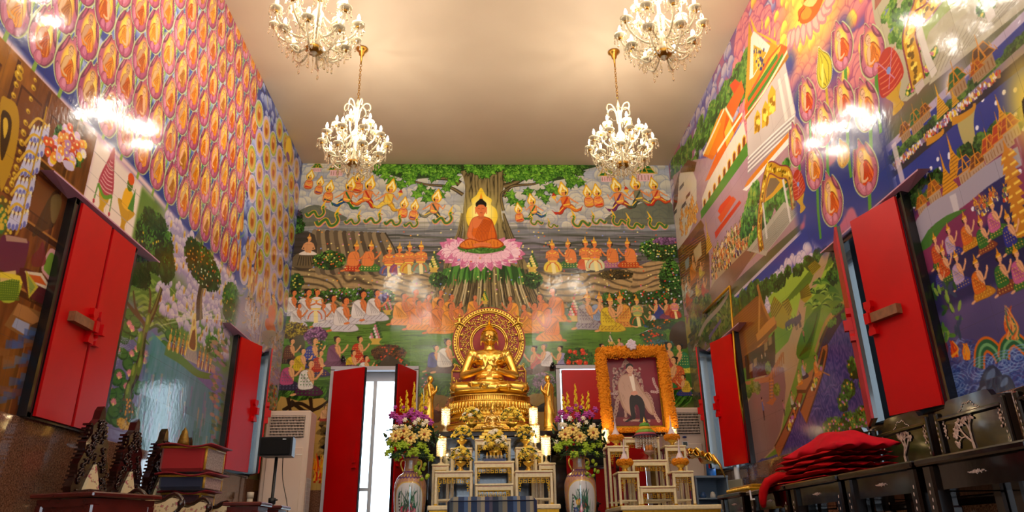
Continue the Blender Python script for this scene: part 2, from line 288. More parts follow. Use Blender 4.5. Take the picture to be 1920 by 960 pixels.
# ------------------------------------------------------------------ back wall mural
def paint_back(w):
    Q = w.q
    def zy(y, x=911): return Q(x, y)[1]
    zs = {y: zy(y) for y in (300, 308, 400, 430, 470, 500, 520, 560, 590, 620, 700, 750, 780, 910)}
    stops = [(zs[308], 'a9b0bd'), (zs[400], 'b9b9b4'), (zs[430], '8f949a'), (zs[470], '6f6c76'), (zs[500], '54525a'), (zs[520], '5c5238'), (zs[560], '6b5a38'), (zs[590], '4e6a3c'), (zs[620], '6a963c'), (zs[700], '527c2c'), (zs[750], '35551e'), (zs[780], 'b59a62'), (zs[910], 'a5864e')]
    stops = stops[::-1]
    def base(U, V):
        zz = np.array([s[0] for s in stops]); cc = np.array([hx(s[1]) for s in stops])
        c = np.stack([np.interp(V, zz, cc[:, i]) for i in range(3)], -1)
        n = fbm(U, V * 4, .25, 4)[..., None] - .5
        return np.clip(c * (1 + .35 * n), 0, 1)
    w.all(base)
    x0, x1 = w.us[0], w.us[-1]
    # clouds
    puffs(w, [(x0 + (x1 - x0) * rnd.random(), zs[430] + (ZC - zs[430]) * (1 - (i / 420.)) + .03, rnd.uniform(.05, .12)) for i in range(420)], 'd3d0bf', 'a9aaa6', '7f8bb0')
    # receding bands of hills in mist
    for k in range(26):
        y = 418 + k * 3.6; z = zy(y); am = .03 + .0012 * k; c = ['3c4436', '4a5446', '5e6258', '33392c'][k % 4]
        lo = lambda U: z + am * (fbm(U, U * 0 + k * 3.1, .55, 3, k) * 2 - .9)
        def band(U, V, z=z, c=c, k=k, lo=lo):
            t = lo(U); d = t - V; al = sst(-.004, .006, d) * (1 - sst(.0, .075, d)) * sst(.28, .5, fbm(U + k, V * 0 + k * 7, .6, 2))
            return mixc(hx(c), hx('a79aa6'), sst(.01, .06, d)), al * (.75 if k > 5 else .35)
        a = z - .14; w.fill([(x0, a), (x1, a), (x1, z + .16), (x0, z + .16)], band)
    for k in range(170):
        y = rnd.uniform(405, 505); z = zy(y); x = rnd.uniform(x0, x1); l = rnd.uniform(.1, .5)
        w.line([(x - l, z), (x, z + .004), (x + l, z)], rnd.choice(['b9b4bc', 'a89aae', 'cfcabf', '8d8398']), .014 * rnd.random() + .004, .003, .45)
    # far mountains on the right and left
    for P in ([(1150, 398), (1190, 385), (1235, 372), (1262, 384), (1266, 420), (1140, 420)], [(556, 400), (590, 384), (620, 395), (650, 412), (560, 425)]):
        w.poly(P, '59604f', .75, 4)
    # heavenly palaces
    for x, y, s in ((594, 322, 22), (630, 330, 34), (1139, 341, 34), (1210, 340, 46)):
        a, b = Q(x, y); gable(w, a, b, s * .0072, '2f7a34', 'e4b838', 3, 'e9c3c8')
    # ground: terraces of rock and roots
    def rock(P, c, seed=0, a=1.0):
        P = [Q(*p) for p in P]; P = crv(P, 5); cc = hx(c)
        def f(U, V):
            n = fbm(U + .35 * fbm(U, V, .4, 2, seed), V * 1.0 + .25 * np.sin(U * 2.2 + seed), .5, 2, seed); s = np.abs(np.sin((V * 5 + U * .5 + n * 1.9) * 7)); m = fbm(U, V * 3, .07, 3, 7)
            return np.clip(mixc(cc * .5, cc * 1.12, sst(.0, .9, s) * (.45 + .9 * m) + .12), 0, 1)
        w.fill(P, f, a)
    rock([(545, 500), (590, 500), (640, 512), (720, 515), (800, 512), (835, 520), (800, 560), (700, 575), (600, 570), (545, 545)], 'a08c66', 1)
    rock([(1000, 512), (1090, 512), (1170, 505), (1240, 490), (1278, 500), (1280, 560), (1180, 575), (1100, 572), (1030, 580), (990, 560)], 'a89268', 3)
    rock([(1180, 540), (1190, 505), (1232, 486), (1258, 488), (1275, 500), (1262, 520), (1230, 530), (1190, 550), (1120, 556)], 'a88f68', 5)
    rock([(700, 520), (790, 518), (830, 540), (800, 560), (720, 556)], 'b7a074', 2, .7)
    # rock curtain behind the hermit
    for k in range(17):
        x = 588 + k * 8; P = [(x - 3, 434 + k * .4), (x + 8, 434 + .3 * k), (x + 14 + k * .8, 470), (x + 18 + k, 510), (x + 4 + k, 512), (x + k * .6, 475)]
        w.poly(P, ['8a7c62', '6a5e4a', '9a8a6c', '5a5040'][k % 4], 1, 3)
        w.pline([(x + 6, 436), (x + 12 + k * .8, 470), (x + 16 + k, 508)], '3a3226', .02, .012)
    w.poly([(546, 440), (590, 440), (590, 500), (548, 500)], '3b322a', .75, 3)
    w.poly([(556, 476), (600, 476), (612, 500), (548, 500)], '7a6a4c', 1, 3)
    for k in range(9): w.pline([(563 + k * 3.6, 478), (557 + k * 5.5, 498)], '3a3226', .012, .008)
    w.px(577, 478, 40); w.fill(crv([(-.3, 0), (-.36, .08), (-.1, .2), (.1, .2), (.36, .08), (.3, 0)], 4), 'e8ddd0'); w.fill(crv([(-.12, .15), (-.2, .5), (0, .62), (.2, .5), (.12, .15)], 4), 'd8a070')
    for k in (-1, 1): w.line([(k * .17, .52), (k * .27, .28), (k * .02, .2)], 'd8a070', .08, .05)
    head(w, 0, .74, .1, 'd8a070', crown='e0a050'); w.off()
    # tree trunk
    tr = [(858, 322), (835, 318), (850, 305), (1000, 305), (972, 322), (950, 345), (942, 370), (941, 405), (948, 430), (966, 460), (985, 490), (994, 520), (1010, 560), (860, 580), (820, 560), (836, 500), (852, 470), (866, 435), (868, 400), (862, 360)]
    def bark(U, V):
        n = fbm(U * 1.0, V * .18, .09, 4, 9); s = np.abs(np.sin(U * 42 + n * 9 + V * 1.4))
        return mixc(hx('2e281a'), mixc(hx('6f6440'), hx('97875c'), s), sst(.05, .6, s * .8 + n * .4))
    w.poly([(820, 308), (860, 320), (872, 350), (868, 400), (868, 440), (850, 475), (836, 505), (815, 545), (1005, 545), (985, 490), (965, 460), (948, 425), (940, 400), (942, 360), (958, 330), (1005, 308)], bark, 1, 5)
    # fibrous roots down both sides of the trunk
    for k in range(34):
        t = k / 33; w.pline([(868 - 3 * t, 400), (866 - 10 * t, 440), (852 - 18 * t + 3 * math.sin(k), 470), (838 - 6 * t, 505), (836 - 14 * t, 535)], rnd.choice(['8a7c54', '3a3220', '5e5334', 'a09066']), .012, .007)
        w.pline([(943 + 2 * t, 400), (948 + 9 * t, 430), (958 + 12 * t + 2 * math.sin(k), 465), (974 + 6 * t, 500), (975 + 12 * t, 535)], rnd.choice(['8a7c54', '3a3220', '5e5334', 'a09066']), .012, .007)
    # branches
    for P, a, b in (([(862, 345), (845, 335), (815, 333), (790, 322)], .09, .03), ([(868, 365), (840, 350), (800, 346), (760, 335)], .05, .02), ([(945, 350), (960, 345), (985, 332), (1005, 320)], .09, .04), ([(945, 370), (958, 350), (1000, 345), (1030, 335)], .05, .02), ([(944, 395), (940, 365), (955, 352)], .04, .02)):
        w.pline(P, '3a3020', a * 1.15, b * 1.15); w.pline(P, '6f6040', a * .7, b * .7); w.pline(P, '93835a', a * .2, b * .2)
    # bodhi leaf canopy
    def inleaf(x, y):
        return y < 318 + 10 * math.sin(x * .05) or (700 < x < 860 and y < 322 + (x - 700) * .22 + 8 * math.sin(x * .11)) or (950 < x < 1097 and y < 380 - abs(x - 960) * .4 + 7 * math.sin(x * .13))
    w.poly([(700, 306), (1098, 306), (1092, 320), (1060, 335), (1020, 340), (990, 330), (950, 318), (880, 318), (840, 330), (800, 334), (760, 335), (715, 322)], '274018', .85, 4)
    def leafclump(x, y, s, cols):
        cx, cy = Q(x, y); w.off()
        for q in range(6):
            a = q * 1.05 + rnd.random() * .7; w.at(cx, cy, s * rnd.uniform(.8, 1.1), a - math.pi / 2)
            c = rnd.choice(cols); sh = crv([(0, 0), (.28, .16), (.36, .46), (.14, .72), (0, 1.05), (-.14, .72), (-.36, .46), (-.28, .16)], 3)
            w.fill(sh * 1.08, '1c3410'); w.fill(sh, c); w.line([(0, .05), (0, .9)], mixs(c, 'd8e890', .5), .05, .02)
            w.fill(crv([(.03, .08), (.26, .2), (.3, .45), (.05, .8)], 3), mixs(c, 'c8e060', .28))
        w.off()
    pts = [(rnd.uniform(698, 1100), rnd.uniform(306, 386)) for _ in range(900)]; pts = [p for p in pts if inleaf(*p)]
    pts.sort(key=lambda p: p[1] + rnd.random() * 12)
    for i, (x, y) in enumerate(pts[:190]): leafclump(x, y, .078, ['27481a', '2f5a1e', '3b6c22'])
    for i, (x, y) in enumerate(pts[60:300]):
        if i % 2 == 0: leafclump(x, y, .084, ['4c8a26', '5f9f2c', '76b436', '3f7a22'])
    for x, y in ((790, 352), (806, 362), (782, 364), (800, 372), (825, 366), (838, 352), (845, 342), (962, 375), (975, 383), (958, 366), (1012, 362), (1030, 352), (1040, 358), (1022, 372), (990, 360), (1088, 342), (1070, 345), (735, 338), (722, 330), (752, 346), (770, 340)):
        leafclump(x, y, .09, ['4c8a26', '5f9f2c', '6fae34', '35701f'])
    # trunk base, leaf skirt, pink lotus seat
    w.poly([(836, 510), (1000, 505), (1012, 545), (1040, 580), (1000, 600), (830, 600), (792, 575), (822, 545)], bark, 1, 4)
    for k in range(46):
        x = 838 + k * 3.4; d = (x - 912) * .45
        w.pline([(x, 505), (x + d * .25, 535), (x + d * .8, 575)], rnd.choice(['b8a880', '94845c', '3c3222', 'd0c29a', '6a5c40', '4a3e28']), .022, .014)
    for k in range(90):
        x = rnd.uniform(834, 980); a = (x - 908) / 75.; y = 492 + 14 * a * a
        w.pline([(x, y), (x + a * 7, y + 16), (x + a * 12 + rnd.uniform(-2, 2), y + rnd.uniform(28, 40))], rnd.choice(['2d5a22', '3f7a2a', '58963a', '24481a', '78aa4e']), .05, .006)
    def petal(x, y, rot, s, c0='f1c9d6', c1='d77fa6'):
        a, b = Q(x, y); w.at(a, b, s, rot); sh = crv([(0, 0), (.3, .2), (.34, .55), (.12, .85), (0, 1), (-.12, .85), (-.34, .55), (-.3, .2)], 4)
        w.fill(sh * 1.04, 'b05a84'); w.fill(sh, c0); w.fill(crv([(0, 1), (.14, .82), (.22, .55), (0, .7), (-.22, .55), (-.14, .82)], 3), c1)
        for q in (-.15, 0, .15): w.line([(q * .5, .1), (q, .7)], 'd99ab6', .02)
        w.off()
    for k in range(9):
        t = k / 8; a = -1.15 + 2.3 * t; petal(902 + 52 * math.sin(a * 1.05), 470 - 3 * math.cos(a), -a * .95, .2 if 1 < k < 7 else .23)
    w.poly([(852, 466), (902, 460), (952, 466), (944, 482), (902, 492), (862, 482)], 'e0a8bc', 1, 4)
    for k in range(13):
        t = k / 12; a = -1.4 + 2.8 * t; petal(902 + 56 * math.sin(a), 470 + 12 * math.cos(a), math.pi - (-a) * 1.0 if False else math.pi + a * 1.0, .2, 'f3d3dd', 'cf7a9e')
    for k in range(9):
        t = k / 8; a = -1.2 + 2.4 * t; petal(902 + 40 * math.sin(a), 470 + 7 * math.cos(a), math.pi + a * .9, .19)
    petal(902, 484, 0, .1, 'f0bccb', 'c86a94')
    w.poly([(860, 462), (902, 456), (946, 460), (940, 470), (902, 476), (866, 470)], '4a7a2a', 1, 4)
    for k in range(60): x = rnd.uniform(862, 944); a, b = Q(x, rnd.uniform(463, 473)); w.fill(ell(a, b, .014, .01, n=6), rnd.choice(['5c9038', '2f5a1c', '7aa84c']))
    # yellow aureole
    hal = [(902, 352), (911, 366), (922, 374), (921, 384), (930, 392), (933, 408), (926, 424), (912, 432), (892, 432), (879, 424), (874, 408), (877, 392), (885, 384), (884, 374), (893, 366)]
    c0 = Q(903, 398)
    def hf(U, V):
        d = np.sqrt(((U - c0[0]) / .24) ** 2 + ((V - c0[1]) / .33) ** 2); return mixc(hx('fff6a8'), hx('f4d23c'), sst(.2, 1.05, d))
    w.rad(903, 400, .42, 'e8dc7a', .6, .5); w.poly(hal, hf, 1, 5)
    # the seated figure
    P = w.poly; sk = 'e0824c'; rb = 'd9701e'; rd = 'a8480f'
    P([(884, 412), (880, 430), (878, 446), (884, 458), (902, 462), (924, 458), (932, 446), (927, 425), (921, 411), (905, 405), (893, 406)], rd, 1, 4)
    P([(886, 412), (882, 430), (880, 447), (886, 453), (902, 456), (922, 453), (929, 444), (925, 425), (919, 412), (904, 406), (895, 407)], rb, 1, 4)
    P([(893, 406), (884, 412), (877, 432), (876, 444), (888, 456), (904, 460), (906, 456), (892, 447), (885, 438), (890, 424), (896, 414)], mixs(sk, '8a3a1c', .25), 1, 4)
    P([(893, 407), (885, 413), (879, 432), (878, 443), (889, 454), (904, 458), (905, 455), (891, 446), (884, 437), (890, 420), (900, 411)], sk, 1, 4)
    P([(888, 410), (904, 406), (906, 414), (898, 424), (889, 428)], sk, 1, 3)
    for k in range(9): w.pline([(907 + k * 1.9, 410 + k * .6), (896 + k * 2.4, 430 + k), (890 + k * 3, 450)], rd, .009, .006)
    P([(864, 456), (880, 447), (902, 452), (926, 446), (942, 454), (944, 461), (930, 466), (904, 464), (878, 467), (862, 464)], rd, 1, 4)
    P([(866, 456), (881, 449), (902, 454), (925, 448), (940, 455), (941, 460), (929, 464), (904, 462), (879, 465), (864, 462)], 'e0882a', 1, 4)
    for k in range(10): w.pline([(870 + k * 7, 452 + (k % 2)), (874 + k * 6.6, 463)], rd, .009, .005)
    P([(888, 458), (904, 454), (920, 457), (918, 462), (900, 461), (890, 463)], sk, 1, 3)
    P([(897, 400), (907, 400), (908, 411), (897, 411)], mixs(sk, '8a3a1c', .2)); P([(894, 386), (892, 394), (896, 402), (902, 406), (908, 402), (912, 394), (910, 385), (902, 381)], sk, 1, 4)
    P([(893, 388), (892, 381), (897, 376), (902, 371), (907, 376), (912, 381), (911, 388), (906, 384), (898, 384)], '1f1a16', 1, 4); P([(899, 373), (902, 361), (905, 373)], 'f0a030')
    for x in (898, 906): w.pline([(x - 2, 391), (x + 2, 391)], '3a2014', .006, .004)
    w.pline([(900, 399), (905, 399)], '9a3a24', .008, .004); w.pline([(902, 391), (902, 396)], 'b05a30', .006, .004)
    for x in (892, 912): w.pline([(x, 388), (x, 401)], sk, .018, .012)
    # flying deities and serpents in the sky
    F = [(577, 353, 33, 0), (596, 363, 31, 0), (613, 378, 38, 0), (669, 360, 40, 0), (646, 390, 50, 1), (683, 388, 50, 1), (723, 394, 50, 2), (754, 407, 36, 0), (774, 411, 35, 0), (810, 411, 48, 1), (975, 415, 33, 0), (1004, 410, 40, 1), (1066, 400, 50, 2), (1106, 387, 38, 0), (1124, 387, 40, 0), (1167, 394, 52, 1), (1203, 388, 50, 2), (1236, 384, 44, 1)]
    cc = [('d8432a', '3c7a3a'), ('7a3a6a', 'b04a3a'), ('4a5a4a', '8a8a70'), ('c8402a', 'd86030'), ('3a7a3a', '2f5f8a'), ('c23a20', 'e08030'), ('e0b030', 'e8d060')]
    for i, (x, y, h, p) in enumerate(F):
        a, b = cc[i % 7]; w.px(x, y, h * (.98 if p == 0 else 1.02), rot=.22 * (1 if x > 910 else -1) * (.5 if p == 0 else .8), fl=-1 if x > 910 else 1); flyer(w, p, a, b)
    for x, y, s, f in ((593, 402, 44, 1), (616, 418, 54, 1), (662, 416, 36, 1), (700, 414, 40, 1), (738, 418, 40, 1), (772, 422, 34, 1), (832, 414, 46, 1), (1005, 418, 30, -1), (1036, 424, 24, -1), (1088, 420, 44, -1), (1122, 416, 34, -1), (1162, 418, 40, -1), (1190, 424, 40, -1), (1232, 424, 44, -1)):
        w.px(x, y, s * .62, fl=f); naga(w)
    # bushes
    bush(w, 617, 488, 32, 18, GREENS, ['e8d860', 'd86a30'], 20); bush(w, 556, 410, 12, 16, ['1c2c1c', '304a2c', '5e3f5e', '8a5a86']); bush(w, 560, 424, 12, 14)
    bush(w, 1240, 468, 42, 22, GREENS, ['e8dc70', 'f0e8b0'], 26); bush(w, 1250, 452, 26, 7, ['5a3f5c', '8a6290', 'a87aa6']); bush(w, 1262, 530, 26, 44, GREENS, ['f0e8b0', 'c8402a'], 20)
    bush(w, 556, 530, 14, 18, GREENS, ['e8d860'], 8); bush(w, 822, 524, 18, 14); bush(w, 1000, 525, 18, 16); bush(w, 1155, 515, 34, 9, ['2a2a16', '4a4420', '6a5c2c', '8a7a40'])
    for x in range(555, 740, 17): bush(w, x, 552 + rnd.random() * 8, 15, 13, GREENS, ['d8d8e8', 'b04a30', '8a78b8'], 8)
    for x in range(1140, 1285, 16): bush(w, x, 556 + rnd.random() * 8, 15, 13, GREENS, ['d8d8e8', 'e8402a'], 8)
    bush(w, 716, 556, 14, 10, ['4a3f6a', '6a5c9a', '8a7ac0', '5a6a4a']); bush(w, 1080, 572, 16, 6, ['4f6a4a', '8a9a94', '6a8a60'])
    for k in range(300):
        x = rnd.uniform(545, 1280); y = 578 + rnd.gauss(0, 6); a, b = Q(x, y); w.fill(ell(a, b, .012, .01, n=6), rnd.choice(['8a9a9a', '6f8a70', 'a8a8c0', '5c7a4a']), .7)
    # lawn strokes
    for k in range(1500):
        y = rnd.uniform(592, 745); x = rnd.uniform(530, 1290); a, b = Q(x, y); l = rnd.uniform(.04, .16)
        w.line([(a - l, b), (a, b + .006), (a + l, b)], rnd.choice(['6f9f3c', '3c6420', '85b04a', '2e5218', '5a8a30']), .011, .004, .55)
    for k in range(500):
        x = rnd.choice([rnd.uniform(525, 625), rnd.uniform(790, 850), rnd.uniform(980, 1050), rnd.uniform(1235, 1298)]); y = rnd.uniform(722, 752)
        w.pline([(x, y), (x - 4, y + 8), (x - 12, y + 14)], rnd.choice(['2c5218', '4a7c26', '6a9a3a', '1c3a10']), .02, .004, 1, 2)
    # underworld strip
    w.poly([(515, 756), (560, 752), (622, 760), (622, 920), (510, 920)], 'bd9c58', 1, 3)
    w.poly([(785, 744), (850, 748), (850, 800), (785, 800)], 'a5834c', .9, 3); w.poly([(984, 744), (1042, 744), (1042, 800), (984, 800)], 'b08f4e', .9, 3)
    for P in ([(530, 770), (560, 756), (590, 768), (615, 752)], [(545, 752), (575, 772), (605, 760)], [(540, 745), (545, 775)], [(582, 745), (585, 775)], [(600, 800), (612, 790), (622, 800)], [(600, 830), (612, 822), (622, 834)], [(596, 860), (610, 850), (622, 862)]): w.pline(P, '3a2a18', .05, .03)
    for k in range(14):
        x, y = rnd.uniform(598, 620), rnd.uniform(780, 850); w.poly([(x - 8, y + 6), (x, y - 4), (x + 8, y + 6)], rnd.choice(['7a6438', '9a7c44', '5a4828']), .8, 3)
    w.px(608, 790, 30); kneel(w, 'e0b080', 'e0b080', 'b04a3a'); w.px(612, 880, 40); kneel(w, 'd8a070', 'd8a070', '8a2a2a'); w.off()
    for x, y in ((612, 812), (606, 838)): w.poly([(x - 6, y), (x, y - 3), (x + 9, y - 12), (x + 4, y + 2), (x + 10, y + 10), (x, y + 4)], '1d1a1c', 1, 3)
    for k in range(60):
        x = rnd.uniform(588, 622); y = rnd.uniform(875, 908); w.pline([(x, y), (x + 2, y - 12), (x - 1, y - rnd.uniform(18, 30))], rnd.choice(['d8381c', 'f0a020', 'f7d040', 'b02010']), .03, .004, .9, 3)
    for k in range(6): w.px(rnd.uniform(820, 850), 760 + k * 5, 18); kneel(w, 'c88858', 'c88858', '7a3a2a')
    w.off()
    w.poly([(985, 752), (1005, 762), (1018, 756), (1038, 750), (1024, 770), (1010, 772), (996, 768)], '1e2024', 1, 3)
    w.poly([(800, 775), (815, 768), (830, 778), (822, 792), (804, 790)], '5a2a20', .8, 3)
    # offerings
    def offering(x, y, h, c=('e8d870', 'd8588a', '3c7a3a')):
        w.px(x, y, h); w.fill([(-.2, .0), (.2, 0), (.14, .1), (.26, .26), (-.26, .26), (-.14, .1)], 'd8b85a')
        for r in range(6):
            for q in range(6 - r): w.fill(ell((q - (5 - r) / 2) * .085, .3 + r * .115, .06, .06, n=7), c[(r + q) % 3])
        w.fill(ell(0, 1.0, .04, .07, n=7), c[0]); w.off()
    for x, y, h in ((813, 511, 38), (999, 510, 38)): offering(x, y, h, ('e8e070', 'efe090', '3c6a2a'))
    offering(726, 590, 34, ('b04a3a', '4a8a3a', 'd88a9a')); offering(1078, 603, 44, ('d8583a', 'e89aa0', 'e8e0c8')); offering(704, 646, 46, ('e8e0e0', 'd88aa0', '3c6a2a')); offering(909, 570, 26, ('e8d048', 'd8c83a', '3c7a3a')); offering(1146, 646, 22, ('e0a8b0', 'e8e0c8', '3c7a3a'))
    # praying deities on the rocks
    G = 'e8b040'; sk = 'e58f50'
    for x, b in ((664, 'c8482a'), (692, '4a8a3a')): w.px(x, 509, 52, kx=1); kneel(w, sk, None, b, crown=G, pat='e8d070')
    for i, (x, y) in enumerate(((728, 516), (747, 514), (766, 512), (788, 511))): w.px(x, y, 54); frontal(w, sk, None, ['6a6a9a', '9a5a8a', 'e0b840', '8a9a7a'][i])
    for x, y, b in ((1068, 503, '3c7a3a'), (1147, 502, 'b87a9a'), (1181, 502, 'c85a2a')): w.px(x, y, 50, fl=-1); kneel(w, sk, None, b, crown=G, pat='e8d070')
    for i, (x, y) in enumerate(((1037, 510), (1100, 505), (1117, 506))): w.px(x, y, 56); frontal(w, sk, None, ['e8d050', 'd86a3a', 'd8d8b0'][i])
    # white-robed laity
    for x, y, h, b in ((546, 593, 50, 1), (572, 603, 62, 1), (556, 614, 46, 1), (620, 610, 58, 1), (602, 614, 46, 1), (643, 622, 66, 0), (676, 608, 64, 1)): w.px(x, y, h); kneel(w, 'e08a50', 'e4e0de', 'd6d3da', bun=b)
    w.px(590, 602, 62); frontal(w, 'e08a50', 'e4e0de', 'd6d3da', None); w.px(703, 602, 60); kneel(w, 'e08a50', 'e4e0de', 'd6d3da')
    # monks
    for x, y, h in ((824, 596, 54), (776, 602, 62), (845, 604, 54), (889, 596, 44), (754, 610, 62), (801, 608, 58), (782, 619, 58), (862, 612, 46), (823, 626, 66), (843, 620, 52)): w.px(x, y, h); kneel(w, 'd98a5c', rnd.choice(['eca03c', 'e8944a', 'f0ac4a']), rnd.choice(['eca44c', 'e89a4c']), bald=1)
    for x, y, h in ((959, 602, 48), (1040, 604, 66), (1016, 612, 62), (985, 625, 56), (1006, 622, 56), (1032, 640, 64)): w.px(x, y, h, fl=-1); kneel(w, 'd98a5c', rnd.choice(['eca03c', 'e8944a', 'f0ac4a']), 'eca44c', bald=1)
    # crowned couples on the lawn
    for x, y, h, t, b, p, f in ((1126, 612, 58, '9fb0cc', '9a5a7a', None, 1), (1103, 618, 66, 'b8b2b4', 'aaa4a8', '7a6a8a', 1), (1168, 614, 60, 'e2a84c', 'dca050', 'c0502a', -1), (1146, 622, 64, 'e3cc3c', 'd8bc38', 'a8802a', 1)):
        w.px(x, y, h, fl=f); kneel(w, 'e5b07c', t, b, crown='e8a83a', pat=p)
    w.px(1197, 610, 52); frontal(w, 'e5b07c', 'a9b878', '3f6a3a', 'e8a83a')
    for x, y, h, t, b in ((1234, 600, 40, '3a4a9a', '3a4a9a'), (1253, 598, 38, 'c86a4a', '8a4a6a'), (1222, 614, 32, 'e8e4da', '3a5aa0')): w.px(x, y, h, fl=-1); kneel(w, 'e5b07c', t, b, bun=1)
    w.px(1267, 596, 38); frontal(w, 'e5b07c', 'd88a9a', 'b03a2a', None); w.off()
    # laity in colours, lower left and right
    bush(w, 552, 620, 26, 16, ['3a2c18', '5e4c20', '9a8a30', 'c8b848', '6a4a28'], None); bush(w, 592, 630, 22, 17, ['4a2c48', '7a4c7c', 'a878a8', 'c89ac0']); bush(w, 600, 648, 14, 10, GREENS, ['e8b040'], 10)
    w.poly([(548, 636), (566, 628), (572, 650), (556, 662), (546, 652)], '5a5440', .9, 4)
    L = [(543, 682, 48, '6a3a2a', '4a3a3a', 'b8944a'), (585, 690, 58, '3f4aa8', '343c88', 'e8d070'), (563, 704, 52, 'd8c032', '6a4a3a', 'a8802a'), (597, 706, 50, 'b8341c', '4a3a6a', 'e8a040'), (628, 688, 58, '8a5a7c', '7a4c6c', None), (672, 680, 50, 'cf4224', 'c83a2a', 'f0d060'), (660, 702, 46, 'e0c02c', '8a5a3a', 'a8802a'), (684, 712, 46, 'e4e0dc', '3a3c6a', None), (540, 732, 60, 'c05a86', '3a3450', '6a6a8a'), (576, 742, 68, 'e8e4dc', '5a2f4c', '3c7a34')]
    for x, y, h, t, b, p in L: w.px(x, y, h); kneel(w, 'e5b07c', t, b, bun=1, pat=p)
    w.off(); bush(w, 635, 712, 16, 18, ['4a2838', '6e4058', '8e5c78', '3a2028']); bush(w, 655, 692, 26, 8, ['4a2838', '6e4058', '8e5c78'])
    bush(w, 728, 662, 34, 16, ['3a2414', '5c3c20', '7a5028', '2c4a1c'], ['d85a2a'], 16); bush(w, 735, 684, 34, 14, ['1c3a12', '2f5a1e', '40702a'], ['e0482a', 'e87040'], 46)
    w.poly([(712, 690), (724, 668), (742, 672), (756, 690)], '4e4436', 1, 4)
    for x, y, h, f, t in ((816, 698, 52, 1, '4a4aa0'), (838, 700, 66, 1, 'e4e0d4'), (1003, 702, 54, -1, 'd86050'), (1022, 696, 52, -1, 'e4dcdc'), (1052, 696, 48, -1, 'a8a0c8'), (1131, 690, 46, 1, 'e0c8b0'), (1163, 664, 30, -1, 'd8a0a0'), (1215, 668, 30, -1, 'd8a0a0')): w.px(x, y, h, fl=f); kneel(w, 'e5b07c', t, '6a4a3a', bun=1)
    w.off(); bush(w, 800, 716, 14, 16, ['1c3a12', '2f5a1e', '40702a'], ['c84a3a', 'd88a9a'], 14); bush(w, 1085, 672, 28, 20, ['1c3a12', '2f5a1e', '40702a', '528a34'], ['e0482a', 'e87040'], 16, leaf=.016)
    for k in range(14): a, b = Q(rnd.uniform(1064, 1106), rnd.uniform(655, 690)); w.fill(ell(a, b, .03, .028, n=9), 'd8421c'); w.fill(ell(a - .008, b + .008, .012, .01, n=6), 'f08a50')
    bush(w, 1020, 715, 22, 16, ['3a3a2a', '7a5a78', 'a884a0', '5a7a4a'])
    bush(w, 1225, 632, 26, 16, ['1c3a12', '2f5a1e', '40702a', '5a8a3a'], ['e86a2a', 'e8402a'], 28); bush(w, 1240, 608, 30, 10, ['1c3a12', '2f5a1e'], ['e8802a'], 10); w.poly([(1262, 610), (1284, 604), (1290, 650), (1268, 650), (1255, 636)], '4a2c1c', .9, 4)
    bush(w, 1240, 650, 26, 14, ['24401c', '3c6a4a', '4a7a8a', '2f5a1e'])
    for x, y, h, f, t, b, p in ((1258, 700, 60, 1, 'c85a4a', 'e0b840', None), (1280, 700, 56, -1, '3f8a5a', 'e0d050', 'e8e070'), (1270, 730, 62, -1, 'd86a3a', 'c0402a', 'e8b040'), (1285, 742, 40, -1, 'e0c040', '3a4a8a', 'b84a2a'), (1254, 728, 40, 1, 'd8c03a', '4a8a4a', None)): w.px(x, y, h, fl=f); kneel(w, 'e5b07c', t, b, bun=1, pat=p)
    w.off()
    for k in range(260):       # drifting blossoms
        x = rnd.uniform(560, 1270); y = rnd.uniform(430, 560); a, b = Q(x, y); (850 < x < 955 and y < 480) or w.fill(ell(a, b, .013, .011, n=5), rnd.choice(['efe39a', 'e8d878', 'd8643a', 'd88ab8', '8a9ad8', 'e8a03a', 'efe39a']))

